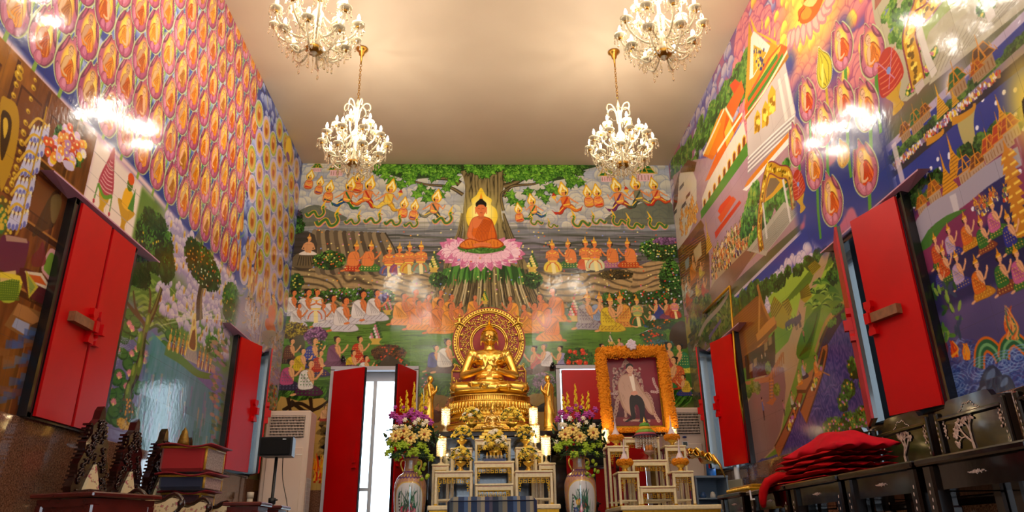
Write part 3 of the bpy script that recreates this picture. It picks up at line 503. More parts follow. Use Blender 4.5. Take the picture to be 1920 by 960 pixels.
# ------------------------------------------------------------------ left wall mural
def paint_left(w):
    Q = w.q; u0, u1 = w.us[0], w.us[-1]; v0, v1 = w.vs[0], w.vs[-1]
    def base(U, V):
        n = fbm(U, V, .5, 4); c = mixc(hx('27357e'), hx('5563a6'), sst(.3, .7, n)); g = mixc(hx('6f8a58'), hx('8a86b0'), sst(.4, .6, fbm(U, V, .35, 3, 4)))
        return mixc(g, c, sst(2.75, 2.95, V))
    w.all(base)
    # lilac and white cloud texture behind the buds
    g = random.Random(3)
    puffs(w, [(g.uniform(2.4, 9), g.uniform(3.1, 5.4), g.uniform(.05, .1)) for _ in range(900)], 'a9b2d6', '5e6cb0', '2c3c88')
    for k in range(240):
        x, y = g.uniform(2.4, 9), g.uniform(3.1, 5.4); w.line(crv([(x, y), (x + g.uniform(-.2, .2), y + .15), (x + g.uniform(-.3, .3), y + .3)], 3, False), g.choice(['8fa65a', '6f9a6a', 'b0b070', '3a4a9a']), .03, .01, .6)
    # far tree of mist with oval scenes
    for k in range(40):
        x = 7.95 + g.uniform(-.25, .25); w.line(crv([(7.95, 2.6), (x, 3.2), (x + g.uniform(-.5, .5), 4.0), (x + g.uniform(-1.1, 1.1), 4.9)], 4, False), g.choice(['a79ab8', 'b8aac4', '8f84a8', 'c8bcc8']), .13, .02, .6)
    # field of lotus buds
    skins = ['e8b48c', 'd8b080', 'c89a78']; robes = ['e08a24', 'd8781c', 'e8a030', 'c8641c', 'b87a34']; pets = ['b0567c', 'b8607a', 'a85074', 'c0708a']
    L = []
    for r in range(0, 8):
        for j in range(-5, 14):
            L.append((3.489 + .2615 * j + .117 * r, 3.02 + .318 * r, r))
    L = [t for t in L if 2.3 < t[0] < 6.98 and t[1] < 5.3]
    for x, y, r in sorted(L, key=lambda t: -t[1]):
        w.off(); w.line([(x - .02, y - .3), (x + .0, y + .03)], '7aa04a', .03, .028); w.line([(x - .024, y - .3), (x - .004, y + .03)], 'b8cf7a', .01)
    for x, y, r in sorted(L, key=lambda t: t[1] * 1.0):
        q = g.random(); w.at(x, y, .385 + .015 * g.random(), g.uniform(-.08, .05), g.choice((1, 1, -1)), .92); bud(w, g.choice(skins), g.choice(robes), g.choice(['e8b84a', 'eebf50', 'e0a844']), g.choice(pets), '7c3a5a', 1)
    w.off()
    for i, (x, y) in enumerate(((6.02, 2.72), (6.32, 2.66), (6.6, 2.62), (6.88, 2.6))):
        w.off(); w.line([(x, y - .25), (x, y + .05)], 'c8a83a', .025, .02); w.at(x, y - .02, .42, 0, 1, .95); closedbud(w)
    # oval aureoles
    for r in range(8):
        for j in range(7):
            x = 6.95 + .3 * j + (.15 if r % 2 else 0) + .02 * r; y = 3.18 + .30 * r - .02 * j
            if x > 8.95 or y > 5.25 or (j < 1 and r < 3): continue
            w.off(); rx, ry = .13, .14
            a = g.choice(['9fae4e', 'c8b0c0', 'a8b868', 'c0a8c8']); w.fill(ell(x, y, rx * 1.18, ry * 1.15, n=18), 'c9bfd0'); w.fill(ell(x, y, rx * 1.08, ry * 1.06, n=18), a); w.fill(ell(x, y, rx * .82, ry * .86, n=18), 'd0aa54'); w.fill(ell(x, y, rx * .5, ry * .68, n=12), 'c08438')
            w.fill(ell(x, y - .02, rx * .35, ry * .35, n=8), 'a8541c'); w.fill(ell(x, y + .045, rx * .2, ry * .2, n=8), 'd8a880')
    w.off(); w.fill(ell(8.3, 5.22, .17, .2), 'c8b44a'); w.fill(ell(8.3, 5.22, .14, .17), 'f0cc3a'); w.fill(ell(8.3, 5.12, .09, .06), '8a5a8a')
    # flame-like ochre figures below the ovals
    for k in range(46):
        x = g.uniform(6.7, 8.1); y = 2.85 + g.random() * .75 - (x - 6.7) * .15; w.at(x, y, g.uniform(.14, .26), g.uniform(-.2, .2)); sh = crv([(0, 0), (.2, .2), (.12, .6), (0, 1.1), (-.14, .6), (-.2, .2)], 3); w.fill(sh, g.choice(['c89a3a', 'a8642a', 'd8b04a', '8a4a2a'])); w.fill(sh * [.5, .6] + [0, .1], g.choice(['e8d080', 'c0502a', 'e0a050']))
    w.off()
    # blue edge band with a soft lilac glow along the bottom of the bud field
    def band(U, V):
        e = 2.965 + .02 * np.sin(U * 3); d = V - e
        c = mixc(hx('e0c2c4'), hx('25388a'), sst(.0, .05, d)); return c, sst(-.06, -.005, d) * (1 - sst(.08, .26, d)) * (1 - sst(5.0, 5.6, U) * .4)
    w.fill([(u0, 2.88), (7.0, 2.88), (7.0, 3.3), (u0, 3.3)], band)
    for x, y, r in L:
        if r == 0: w.line([(x - .02, y - .14), (x, y + .03)], '8aa84a', .032, .03); w.at(x, y, .385, 0, 1, .92); bud(w, g.choice(skins), g.choice(robes), 'ecc050', g.choice(pets), '7c3a5a', 1); w.off()
    # --- brown cabinet panel
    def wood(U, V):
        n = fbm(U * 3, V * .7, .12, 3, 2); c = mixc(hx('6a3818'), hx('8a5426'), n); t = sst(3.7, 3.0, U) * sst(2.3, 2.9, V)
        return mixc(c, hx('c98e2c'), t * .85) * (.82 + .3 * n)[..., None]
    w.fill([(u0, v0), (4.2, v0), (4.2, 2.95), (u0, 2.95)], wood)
    for x in (2.6, 3.0, 3.36, 3.66, 3.96): w.line([(x, v0), (x, 2.93)], '5a2e14', .03); w.line([(x + .02, v0), (x + .02, 2.93)], 'a06a34', .008)
    for y in (1.75, 2.12, 2.5): w.line([(u0, y), (4.2, y)], '4e2810', .035); w.line([(u0, y + .025), (4.2, y + .025)], 'b07a3a', .012)
    for x in (3.05, 3.42, 3.72):
        for y in (2.2, 2.58): w.fill([(x, y), (x + .2, y), (x + .2, y + .24), (x, y + .24)], '5c3016'); w.fill([(x + .015, y + .01), (x + .2, y + .01), (x + .2, y + .225), (x + .015, y + .225)], '7e4a22')
    def goldorn(P, wd, c='c9a02c'):
        P = crv([Q(*p) for p in P], 8, False)
        for i in range(0, len(P), 2):
            a, b = P[i]; s = wd * g.uniform(.7, 1.2); w.fill(ell(a, b, s, s * .8, n=8), c); w.fill(ell(a + s * .3, b - s * .2, s * .5, s * .3, n=6), '8a641c'); w.fill(ell(a - s * .3, b + s * .3, s * .3, s * .2, n=6), 'f0d868')
    goldorn([(38, 130), (22, 200), (18, 300), (8, 400)], .03); goldorn([(66, 150), (48, 230), (34, 300), (22, 345)], .022)
    w.poly([(0, 195), (16, 185), (32, 200), (36, 240), (26, 300), (12, 340), (0, 350)], 'b89026', 1, 4); w.poly([(2, 215), (14, 210), (22, 230), (16, 270), (2, 300)], '4a3010', 1, 4); w.poly([(6, 225), (13, 222), (15, 240), (8, 260)], 'd8b440', 1, 3)
    w.poly([(0, 370), (14, 378), (24, 410), (20, 440), (0, 448)], '6a5a24', 1, 4); w.poly([(0, 385), (10, 395), (14, 420), (0, 438)], '4a7a3a', 1, 4)
    for k in range(26): a, b = Q(rnd.uniform(0, 20), rnd.uniform(375, 445)); w.fill(ell(a, b, .012, .012, n=6), 'd8b440')
    # hanging garlands of white blossom
    for (x, y) in ((80, 232), (72, 262), (63, 293), (53, 328), (46, 358), (40, 392)):
        w.pline([(x - 26, y + 8), (x - 8, y - 10), (x + 14, y + 10)], 'd8b040', .02, .012)
        for k in range(5):
            a, b = Q(x - 16 + k * 7, y + 6 + 3 * math.sin(k)); w.fill(crv([(a - .02, b - .07), (a, b + .02), (a + .02, b - .07), (a, b - .1)], 3), 'c8c4dc'); w.fill(ell(a, b - .08, .014, .02, n=6), '7a78b8'); w.fill(ell(a, b, .012, .012, n=5), 'e8dcb0')
    w.pline([(88, 200), (75, 262), (58, 330), (38, 420), (30, 440)], 'b8902c', .014, .014)
    # bouquet
    bush(w, 130, 275, 34, 34, ['24481a', '3c6c2a', '5a8a3a'], None); 
    for k in range(90):
        x, y = 130 + g.gauss(0, 16), 272 + g.gauss(0, 17); a, b = Q(x, y + max(0, x - 130) * .6); w.fill(ell(a, b, .035, .03, n=8), g.choice(['e8c43a', 'd8602a', 'd8b8d8', 'c0402a', 'b888b0', 'e8e0d8', 'e89a3a'])); w.fill(ell(a, b, .012, .01, n=5), 'f8e8a0')
    w.poly([(120, 300), (136, 306), (138, 320), (126, 318), (119, 308)], 'c8b8d0', 1, 3)
    w.poly([(60, 440), (98, 362), (112, 368), (104, 420), (84, 432)], '4a3018', .7, 4); w.poly([(96, 372), (110, 364), (116, 380), (104, 416), (96, 412)], '7a6238', 1, 4)
    # vessels, baskets, books, chest at the bottom
    w.poly([(0, 452), (12, 440), (50, 450), (54, 462), (40, 510), (0, 505)], '6e3048', 1, 3); w.poly([(10, 440), (50, 448), (52, 456), (12, 452)], 'b08a78')
    w.poly([(0, 516), (38, 522), (40, 540), (26, 566), (0, 562)], 'a8b43a', 1, 3)
    for k in range(9): w.pline([(k * 4.5, 522), (k * 3.6, 562)], '5e7a24', .01, .01); w.pline([(0, 526 + k * 4.5), (36, 530 + k * 4)], '5e7a24', .008, .008)
    w.pline([(0, 520), (30, 514)], 'd8b878', .05, .04); w.pline([(0, 515), (38, 522), (38, 534)], 'e0c840', .03, .02)
    w.poly([(38, 502), (80, 518), (108, 548), (100, 574), (60, 560), (44, 534)], '5c2028', 1, 3); w.poly([(46, 508), (78, 512), (96, 540), (86, 542), (56, 528)], 'd8c8b0', 1, 0); w.poly([(52, 514), (76, 518), (88, 536), (62, 528)], 'c8642a'); w.poly([(48, 506), (72, 538), (54, 560)], 'c0b040'); w.poly([(52, 516), (66, 538), (56, 552)], '8a9a4a')
    w.poly([(94, 466), (108, 480), (100, 528), (84, 516), (78, 500)], 'd0a0a0', 1, 3); w.poly([(94, 474), (104, 484), (98, 518), (86, 510), (82, 500)], '7a9a3a', 1, 3)
    w.poly([(60, 480), (72, 468), (80, 452), (84, 470), (86, 492), (76, 500), (60, 498)], '7a2a30', .85, 3)
    w.poly([(34, 568), (78, 586), (70, 614), (56, 640), (8, 610), (20, 590)], '8a6238', 1, 0); w.poly([(34, 568), (52, 576), (78, 600), (62, 608), (24, 590)], 'a87848', 1, 0); w.poly([(30, 596), (56, 608), (50, 630), (22, 612)], '9aa0b8', 1, 0); w.poly([(58, 610), (76, 602), (68, 630), (52, 642)], '5a3a20', 1, 0)
    for k in range(40):
        x, y = g.uniform(0, 70), g.uniform(620, 770); a, b = Q(x, y); w.line([(a - .05, b), (a + .05, b + .02)], g.choice(['3a5a9a', '6a4a5a', '8a5a3a', '4a6a9a', '2f4a7a']), .05, .03, .6)
    # --- white panel with three offerings
    pan = [(4.2, 2.98), (4.2, 2.42), (5.02, 2.42), (5.12, 2.66), (5.1, 2.94)]
    def wp(U, V):
        d = np.minimum(np.minimum((U - 4.2) / .1 + .6, (5.14 - U) / .1), (2.99 - V) / .08); return mixc(hx('b88ab0'), hx('e8d8cc'), sst(0, 1, d))
    w.fill(crv(pan, 1), wp)
    for x, s in ((4.42, 1.0), (5.0, .86)):
        a = 2.5 if x < 4.6 else 2.44
        w.at(x, a, .47 * s); w.fill(crv([(-.1, 0), (.1, 0), (.06, .12), (.14, .3), (-.14, .3), (-.06, .12)], 3), 'c8a030'); w.fill(crv([(-.18, .34), (-.2, .5), (-.1, .8), (0, 1.08), (.1, .8), (.2, .5), (.18, .34), (0, .28)], 4), 'b04a5c')
        for k in range(9): w.line(crv([(-.19 + .018 * k, .4 + .055 * k), (0, .36 + .058 * k), (.19 - .018 * k, .4 + .055 * k)], 3, False), 'e0a8ac', .018)
        w.line(crv([(-.2, .38), (0, .27), (.2, .38)], 4, False), '6a9a3a', .06)
        for q in (-1, 1): w.line([(q * .2, .38), (q * .22, .14)], '5a8a3a', .03); w.fill(ell(q * .22, .1, .03, .04, n=6), 'b03048')
    w.at(4.72, 2.47, .48); w.fill(crv([(-.14, 0), (.14, 0), (.07, .14), (.08, .25), (.24, .42), (.22, .5), (-.24, .5), (-.22, .4), (-.08, .25), (-.06, .12)], 3), 'c89a2a'); w.fill(crv([(-.14, .45), (-.12, .72), (.1, .74), (.12, .46)], 3), 'e8b430'); w.fill([(.04, .46), (.16, .86), (.22, .48)], '4a8a3a'); w.fill(ell(-.02, .82, .09, .1), '5a7a2a'); w.fill(ell(-.02, .92, .1, .09), 'd8602a'); w.off()
    for y in (2.6, 2.85): w.line([(4.2, y), (5.12, y)], 'b0a098', .006)
    # --- landscape between the windows
    def land(U, V):
        n = fbm(U, V, .3, 4, 6); hill = mixc(hx('54762e'), hx('7c9a4a'), n); pond = mixc(hx('6a6a98'), hx('8f88b4'), n)
        c = mixc(pond, hill, sst(1.95, 2.15, V + .25 * (n - .5))); return mixc(c, hx('a9a0bc'), sst(2.35, 2.6, V + .2 * (n - .5)) * sst(5.1, 5.5, U)), sst(2.98, 2.9, V) * sst(4.85, 4.9, U)
    w.fill([(4.85, v0), (7.3, v0), (7.3, 3.0), (4.85, 3.0)], land)
    for k in range(60):      # terraced green ridges
        x, y = g.uniform(220, 330), g.uniform(530, 640); w.pline([(x, y), (x + 16, y - 6), (x + 34, y + 12)], g.choice(['3c5c22', '8aa850', '5c7e34', 'a0b860']), .03, .01, .8, 4)
    puffs(w, [(g.uniform(5.35, 7.1), g.uniform(2.15, 2.95), g.uniform(.03, .06)) for _ in range(420)], 'd2c4d0', 'a294bc', '8078ac')
    for k in range(60): a, b = g.uniform(5.4, 7.0), g.uniform(2.15, 2.9); w.at(a, b, .07); w.fill(ell(0, .4, .3, .5, n=8), 'd8c07a'); w.fill(ell(0, .25, .2, .3, n=7), g.choice(['b8742a', 'a8602a', 'c89a4a'])); w.off()
    for k in range(50):      # lotus pads and flowers
        x, y = g.uniform(200, 330), g.uniform(590, 800); a, b = Q(x, y)
        w.fill(ell(a, b, .09, .045), '2f5a2a'); w.fill(ell(a, b + .006, .075, .036), '4c7c38'); w.line([(a, b), (a + .07, b + .02)], '2f5a2a', .006)
    for k in range(26):
        x, y = g.uniform(202, 300), g.uniform(600, 790); a, b = Q(x, y)
        for q in range(7): w.at(a, b, .05, -1.2 + .4 * q); w.fill(crv([(0, 0), (.2, .4), (0, 1), (-.2, .4)], 2), 'e0909a')
        w.off(); w.fill(ell(a, b, .014, .012, n=6), 'f0d890')
    for k in range(5): a, b = Q(g.uniform(210, 240), g.uniform(640, 690)); [w.line(ell(a, b, .02 + .025 * q, .012 + .012 * q, n=14), 'a8a4cc', .004) for q in range(3)]
    def pond(U, V):
        n = fbm(U * 3, V * .6, .12, 4, 8); return mixc(hx('4c8a8e'), hx('7aa0b4'), n), .95 * sst(5.35, 5.5, U)
    w.fill([(5.3, v0), (7.15, v0), (7.15, 1.75), (5.3, 2.0)], pond)
    for k in range(90): x = g.uniform(5.4, 7.1); y = g.uniform(1.25, 1.75); w.line([(x, y), (x + .01, y - g.uniform(.06, .2))], g.choice(['a88a9a', '4a6a8a', '8a7aa0', 'b8a890', '3c7a6a']), .035, .02, .6)
    w.line(crv([Q(310, 655), Q(340, 675), Q(370, 700), (Q(396, 706))], 4, False), '6a8a4a', .09, .05)
    # row of robed figures and the central standing figure with rays
    for i, (x, y) in enumerate(((316, 655), (324, 658), (332, 661), (340, 664), (347, 667))): w.px(x, y, 44, kx=.6); frontal(w, 'e0b868', ['d8a830', '8a4a24'][i % 2], ['d8a830', '8a4a24'][i % 2], 'e8c860')
    for i, (x, y) in enumerate(((371, 688), (378, 691), (385, 694), (392, 697))): w.px(x, y, 46, kx=.6); frontal(w, 'd8a868', ['a8603a', 'c89a6a'][i % 2], ['b8846a', '8a4a3a'][i % 2], 'e0c080')
    w.off(); w.poly([(352, 650), (368, 655), (370, 684), (346, 672)], 'b8a8a0', 1, 0); 
    for k in range(7): w.pline([(352 + k * 2.4, 652), (348 + k * 3.2, 672 + k)], '8a7a80', .008, .008)
    for k in range(14): w.pline([(366, 595), (366 + (k - 7) * 9, 560 - 20 + abs(k - 7) * 10)], 'e8e4c8', .02, .01, .45, 2)
    w.poly([(353, 652), (356, 625), (361, 606), (367, 606), (369, 630), (368, 657)], 'e0c878', 1, 3); w.poly([(355, 650), (358, 632), (363, 615), (366, 620), (366, 655)], '8a4a20', 1, 3)
    a, b = Q(364, 603); w.fill(ell(a, b, .05, .08), 'e8d088'); w.fill(ell(a, b - .01, .025, .035, n=8), 'c89a60')
    # big leaning tree, second tree, third tree
    w.pline([(236, 770), (242, 730), (262, 680), (272, 620), (290, 580), (303, 540)], '4a3a20', .13, .05); w.pline([(234, 770), (241, 730), (261, 680), (271, 620), (289, 580), (302, 540)], '7a7a3c', .05, .02)
    for P in ([(272, 610), (255, 580), (250, 545)], [(278, 600), (282, 560), (280, 540)], [(266, 600), (240, 570), (232, 545)]): w.pline(P, '5e4a2c', .04, .02)
    for x, y in ((262, 640), (277, 605), (250, 700), (262, 685), (240, 735)): a, b = Q(x, y); w.fill(ell(a, b, .04, .08), '6a8030'); w.fill(ell(a - .01, b + .02, .02, .04), '96a848')
    bush(w, 292, 455, 37, 62, ['122a0c', '1f3f14', '2f5a1e', '47762a', '5f8e36'], ['d8c040', 'c8b038'], 9, leaf=.017); bush(w, 256, 508, 30, 32, ['122a0c', '1f3f14', '2f5a1e', '47762a'], leaf=.017); bush(w, 312, 500, 18, 34, ['122a0c', '1f3f14', '2f5a1e', '47762a'], leaf=.017); bush(w, 285, 410, 18, 18, ['122a0c', '1f3f14', '2f5a1e', '47762a'], leaf=.015)
    w.pline([(374, 600), (374, 560), (382, 520)], '5a4630', .16, .08); w.pline([(376, 600), (378, 555), (386, 520)], '8a7450', .05, .03)
    bush(w, 382, 500, 36, 40, ['122a0c', '1f3f14', '2f5a1e', '47762a'], ['d8903a', 'e0e0c0', 'c8602a'], 60, leaf=.02); bush(w, 362, 470, 14, 24, ['122a0c', '1f3f14', '2f5a1e'], ['d8903a'], 10, leaf=.02); bush(w, 435, 572, 18, 42, ['1f3f14', '2f5a1e', '47762a', '7a9a3a'], ['d8a03a'], 14, leaf=.026)
    bush(w, 400, 650, 16, 20, ['2f5a1e', '47762a', '6a9a4a'], ['c89aa8'], 12, leaf=.02); bush(w, 238, 770, 16, 24, ['24502a', '3c6a34', '7a5a3a'], ['e0a040'], 12)
    bush(w, 232, 795, 14, 10, ['b8902a', 'd8b040', '8a6a20'])
    for k in range(130):
        x, y = g.uniform(395, 425), g.uniform(640, 860); a, b = Q(x, y); w.fill(ell(a, b, .07, .02, n=6), g.choice(['a87a8a', 'b8946a', '7a8a5a', '8a7aa8', 'c08a7a', '5a6a4a']), .8)
    # --- far end, beyond and above the second window
    def far(U, V):
        n = fbm(U, V, .4, 4, 11); c = mixc(hx('8a86a8'), hx('b8b0b4'), n); return mixc(hx('7a7a52'), c, sst(1.6, 2.4, V + .5 * (n - .5))), sst(7.0, 7.3, U) * sst(3.1, 2.85, V)
    w.fill([(6.9, v0), (9.0, v0), (9.0, 3.2), (6.9, 3.2)], far)
    for k in range(60): x = g.uniform(7.2, 8.95); y = g.uniform(2.2, 3.2); w.line(crv([(8.0, 2.35), ((8 + x) / 2, (2.35 + y) / 2 + .05), (x, y)], 4, False), g.choice(['d8c8b8', 'a898b8', 'e0d0a8', '9088a8']), .04, .01, .5)
    for k in range(120): x, y = g.uniform(7.2, 8.95), g.uniform(1.5, 3.1); w.line(crv([(x, y), (x + .1, y + .04), (x + .14, y + .12)], 3, False), g.choice(['c8a060', '7a8a4a', 'b8a8c8', 'd8b878']), .02, .006, .7)
    for i, (x, y, h) in enumerate([(462, 590, 40), (466, 598, 44), (472, 606, 46), (476, 615, 46), (481, 625, 44), (468, 625, 40), (474, 632, 38)]): w.px(x, y, h, kx=1.1); kneel(w, 'd8b090', 'd4ccd4', 'c0b8c8')
    w.px(506, 622, 84, kx=1.2); w.fill(crv([(-.3, 0), (-.34, .2), (0, .3), (.34, .2), (.3, 0)], 4), 'c8642a'); w.fill(crv([(-.12, .2), (-.26, .5), (0, .66), (.26, .5), (.14, .2)], 4), 'd8742a'); head(w, 0, .78, .12, 'd88a4a', crown='e0a030'); w.off()
    w.poly([(492, 622), (518, 622), (516, 650), (496, 646)], 'a89a90', 1, 3)
    for k in range(34): x = 500 + g.uniform(-6, 38); y = g.uniform(640, 770); w.px(min(x, 534 - (y - 640) * .08), y, 26, kx=1.4); kneel(w, 'd0a880', g.choice(['b8b0c0', 'c8c0cc', 'a8a8a8']), g.choice(['a8a0b4', '9a94a0']))
    w.off()
    for k in range(60): a, b = Q(g.uniform(500, 520), g.uniform(720, 770)); w.fill(ell(a, b, .04, .02, n=6), g.choice(['c05030', 'c8a85a', '5a7a3a']))
    for k in range(80): a, b = Q(g.uniform(486, 518), g.uniform(770, 900)); w.fill(ell(a, b, .08, .04, n=6), g.choice(['24401a', '3c5c26', '1c2c14', '5a4a2a', '8a3a2a']))

# ------------------------------------------------------------------ right wall mural
def paint_right(w):
    Q = w.q; v0, v1 = w.vs[0], w.vs[-1]; g = random.Random(11); A, B = w.us[0], w.us[-1]     # u = -Y here, growing to the right of the photo
    def base(U, V):
        n = fbm(U, V, .6, 4); c = mixc(hx('b06a80'), hx('6a5a9a'), sst(.3, .7, n)); return mixc(mixc(hx('5a6a3a'), hx('7a6a5a'), n), c, sst(2.8, 3.2, V))
    w.all(base)
    # glowing pink clouds round the bright upper part, blue ones further off
    c1 = Q(1520, 20)
    puffs(w, [(g.uniform(-9, A * 0 - 5.2), g.uniform(4.2, 5.42), g.uniform(.06, .12)) for _ in range(260)], 'c0b0b8', '6a6aa8', '3a4288')
    puffs(w, sorted([(g.uniform(-6.2, -3.6), g.uniform(3.2, 5.42), g.uniform(.05, .13)) for _ in range(620)], key=lambda t: -t[1]), 'd88a8c', 'b0587a', '8a3f74')
    w.rad(1525, -10, .95, 'f4c840', .9, .7); w.rad(1525, 0, .5, 'fbe86a', 1)
    puffs(w, [(c1[0] + g.gauss(0, .55), c1[1] + g.gauss(0, .4), g.uniform(.05, .09)) for _ in range(70)], 'f6d860', 'e0a050', 'd07a50')
    for k in range(9):
        t = -1.1 + k * .27; a, b = Q(1515 + 34 * math.sin(t), 50 - 6 * k + 10 * math.cos(t)); w.at(a, b, .2, math.pi + t); w.fill(crv([(0, 0), (.3, .3), (.2, .8), (0, 1), (-.2, .8), (-.3, .3)], 3), 'd88a8a'); w.fill(crv([(0, .1), (.2, .35), (0, .85), (-.2, .35)], 3), 'eab0a0')
    w.off(); w.poly([(1500, 42), (1496, 22), (1506, 8), (1512, -20), (1545, -20), (1538, 14), (1524, 36), (1510, 44)], 'd8681c', 1, 4); w.poly([(1504, 36), (1502, 22), (1512, 12), (1522, 20), (1516, 34)], 'e89030', 1, 4); w.poly([(1506, 8), (1520, -6), (1536, -10), (1524, 12)], 'f0c078', 1, 3)
    w.pline([(1497, 40), (1502, 24), (1510, 14)], 'a84414', .02, .01)
    # blue shadowed sky between the buds
    for x, y, r in ((1500, 190, .3), (1560, 120, .25), (1490, 250, .3), (1600, 330, .4), (1540, 390, .35), (1480, 120, .2), (1640, 280, .3), (1580, 60, .2), (1600, 380, .35)): w.rad(x, y, r, '34408e', .9)
    for x, y, r in ((1510, 330, .22), (1620, 400, .2), (1560, 345, .2), (1570, 240, .2)): w.rad(x, y, r, 'c0708a', .8)
    # trees behind the temples
    for k in range(70):
        t = g.random(); x = 1262 + t * 150; y = 300 - t * 215 + g.uniform(4, 60); bush(w, x, y, 6 + t * 6, 8 + t * 9, ['1c3a16', '33561f', '4c7a2c', '6f9a3c', '8a9a4a'], leaf=.03)
    P = w.poly
    # middle and far plain: pale pink ground
    P([(1262, 330), (1300, 300), (1380, 300), (1480, 200), (1520, 260), (1480, 330), (1500, 420), (1360, 545), (1300, 600), (1275, 600)], 'b8949a', .9, 0)
    # long temple
    P([(1318, 292), (1360, 202), (1375, 232), (1336, 300)], 'e07a20'); P([(1318, 288), (1352, 206), (1361, 202), (1374, 224), (1340, 292)], 'e8841e'); P([(1318, 288), (1344, 222), (1352, 232), (1328, 292)], 'eab030', .7)
    P([(1322, 340), (1346, 282), (1386, 210), (1392, 222), (1360, 282), (1330, 336)], 'e0701c'); P([(1356, 250), (1362, 214), (1372, 232), (1375, 255), (1360, 278)], 'd8601a'); P([(1358, 248), (1368, 222), (1376, 250), (1362, 276)], 'e0b040')
    P([(1316, 372), (1328, 340), (1360, 282), (1394, 226), (1400, 262), (1396, 282), (1318, 402)], 'e0d0bc')
    for k in range(9):
        t = k / 8; x = 1321 + t * 74; y = 382 - t * 114; s = 5 + 2.6 * t
        P([(x - s * .5, y + s * 1.6), (x - s * .5, y - s), (x, y - s * 2.1), (x + s * .5, y - s * 1.6), (x + s * .5, y + s * .6)], 'e8b848'); P([(x - s * .3, y + s * 1.3), (x - s * .3, y - s * .8), (x, y - s * 1.7), (x + s * .32, y - s * 1.2), (x + s * .32, y + s * .5)], '8a4420')
    for a, b in (((1360, 202), (1374, 228)), ((1318, 290), (1358, 204)), ((1345, 284), (1392, 212))): w.pline([a, b], 'f3e6c0', .04, .03, 1, 1)
    P([(1362, 200), (1390, 150), (1396, 172), (1374, 222)], 'd86a20'); P([(1368, 160), (1378, 148), (1388, 156), (1376, 176)], 'd8501c')
    w.pline([(1314, 404), (1345, 360), (1402, 278)], '5a8a34', .1, .14, 1, 2)
    # big temple with its gable
    P([(1404, 40), (1410, 62), (1420, 76), (1455, 82), (1462, 94), (1412, 160), (1396, 200), (1400, 130)], 'c89a28'); P([(1408, 70), (1413, 58), (1444, 86), (1440, 96), (1412, 145), (1405, 150)], 'efe0d0'); P([(1413, 84), (1437, 99), (1412, 142)], 'd8a62c')
    for k in range(40): x, y = g.uniform(1413, 1432), g.uniform(92, 130); a, b = Q(x, y); w.fill(ell(a, b, .02, .02, n=6), '3a3470' if k % 2 else 'f0d060')
    P([(1406, 30), (1413, 58), (1456, 86), (1456, 78), (1420, 60)], 'e0b838'); 
    for x, y in ((1428, 55), (1442, 66), (1452, 70), (1463, 78), (1474, 88)): w.pline([(x, y), (x + 1, y - 10), (x, y - 20)], 'e8c83c', .03, .008)
    P([(1396, 200), (1402, 180), (1440, 110), (1464, 82), (1476, 88), (1474, 104), (1398, 218)], 'd86420'); P([(1398, 196), (1446, 108), (1465, 84), (1462, 96), (1404, 186)], 'e8c040'); w.pline([(1402, 188), (1430, 146), (1458, 104)], '4a8a2c', .05, .05, 1, 2); w.pline([(1402, 206), (1440, 150), (1468, 102)], '4a8a2c', .04, .04, 1, 2); w.pline([(1396, 222), (1430, 176), (1476, 96)], 'f0e0b0', .03, .03, 1, 2); w.pline([(1398, 224), (1434, 178), (1478, 102)], 'b07828', .05, .05, 1, 2)
    P([(1400, 224), (1472, 116), (1492, 210), (1490, 236), (1412, 300), (1402, 290)], 'cbbcb4')
    for x, y, s in ((1420, 228, 7), (1435, 214, 8), (1447, 188, 9)): P([(x - s * .8, y + s * 3.4), (x - s * .8, y - s), (x, y - s * 3.2), (x + s * .8, y - s * 2), (x + s * .8, y + s * 2.2)], 'e0b030', 1, 0); [w.fill(ell(*Q(x + g.uniform(-s * .5, s * .5), y + g.uniform(-s, s * 2.4)), .03, .03, n=6), g.choice(['a87818', 'f4dc60'])) for _ in range(14)]
    for x, y in ((1458, 150), (1470, 140)): P([(x, y), (x + 5, y - 4), (x + 20, y + 72), (x + 14, y + 78)], 'e8dcd0')
    for k in range(8): w.pline([(1402, 298 + k * 4), (1490 - k, 216 + k * 5)], ['f0e8e0', 'a89a98'][k % 2], .02, .02, .9, 1)
    P([(1396, 350), (1402, 338), (1492, 232), (1496, 238), (1404, 350)], 'e08a28'); P([(1392, 356), (1404, 346), (1496, 238), (1498, 250), (1400, 358)], 'eee6dc')
    # far white hall, lower left of the wall
    P([(1262, 375), (1276, 322), (1298, 318), (1306, 338), (1306, 400), (1280, 470), (1268, 470)], 'd8ccb8'); P([(1276, 318), (1290, 300), (1306, 304), (1302, 322), (1276, 324)], '7a4a2a'); P([(1263, 360), (1274, 320), (1270, 380), (1262, 400)], '6a3a26')
    for x, y in ((1278, 345), (1290, 362), (1294, 385), (1282, 380), (1265, 395)): P([(x - 4, y + 6), (x + 4, y - 4), (x + 4, y + 3), (x - 4, y + 13)], '6a5a5a')
    for k in range(24): x = g.uniform(1276, 1308); y = 440 - (x - 1276) * 1.2 + g.uniform(-30, 14); w.px(x, y, 24, kx=1.2); frontal(w, 'e8b878', 'e89a30', 'e8a030', None)
    w.off(); P([(1272, 500), (1270, 470), (1314, 412), (1320, 422), (1318, 440), (1290, 476)], '8a5a30'); P([(1272, 480), (1318, 424), (1330, 480), (1332, 570), (1290, 590), (1278, 560)], '7a4c22')
    for k in range(22): y = 450 + k * 5; w.pline([(1274, y + 22), (1322, y - 12)], 'b07a3c', .01, .01, .8, 1)
    P([(1300, 470), (1314, 452), (1316, 478), (1304, 492)], 'c8b088'); P([(1284, 490), (1292, 480), (1292, 500), (1286, 508)], '98a0a0')
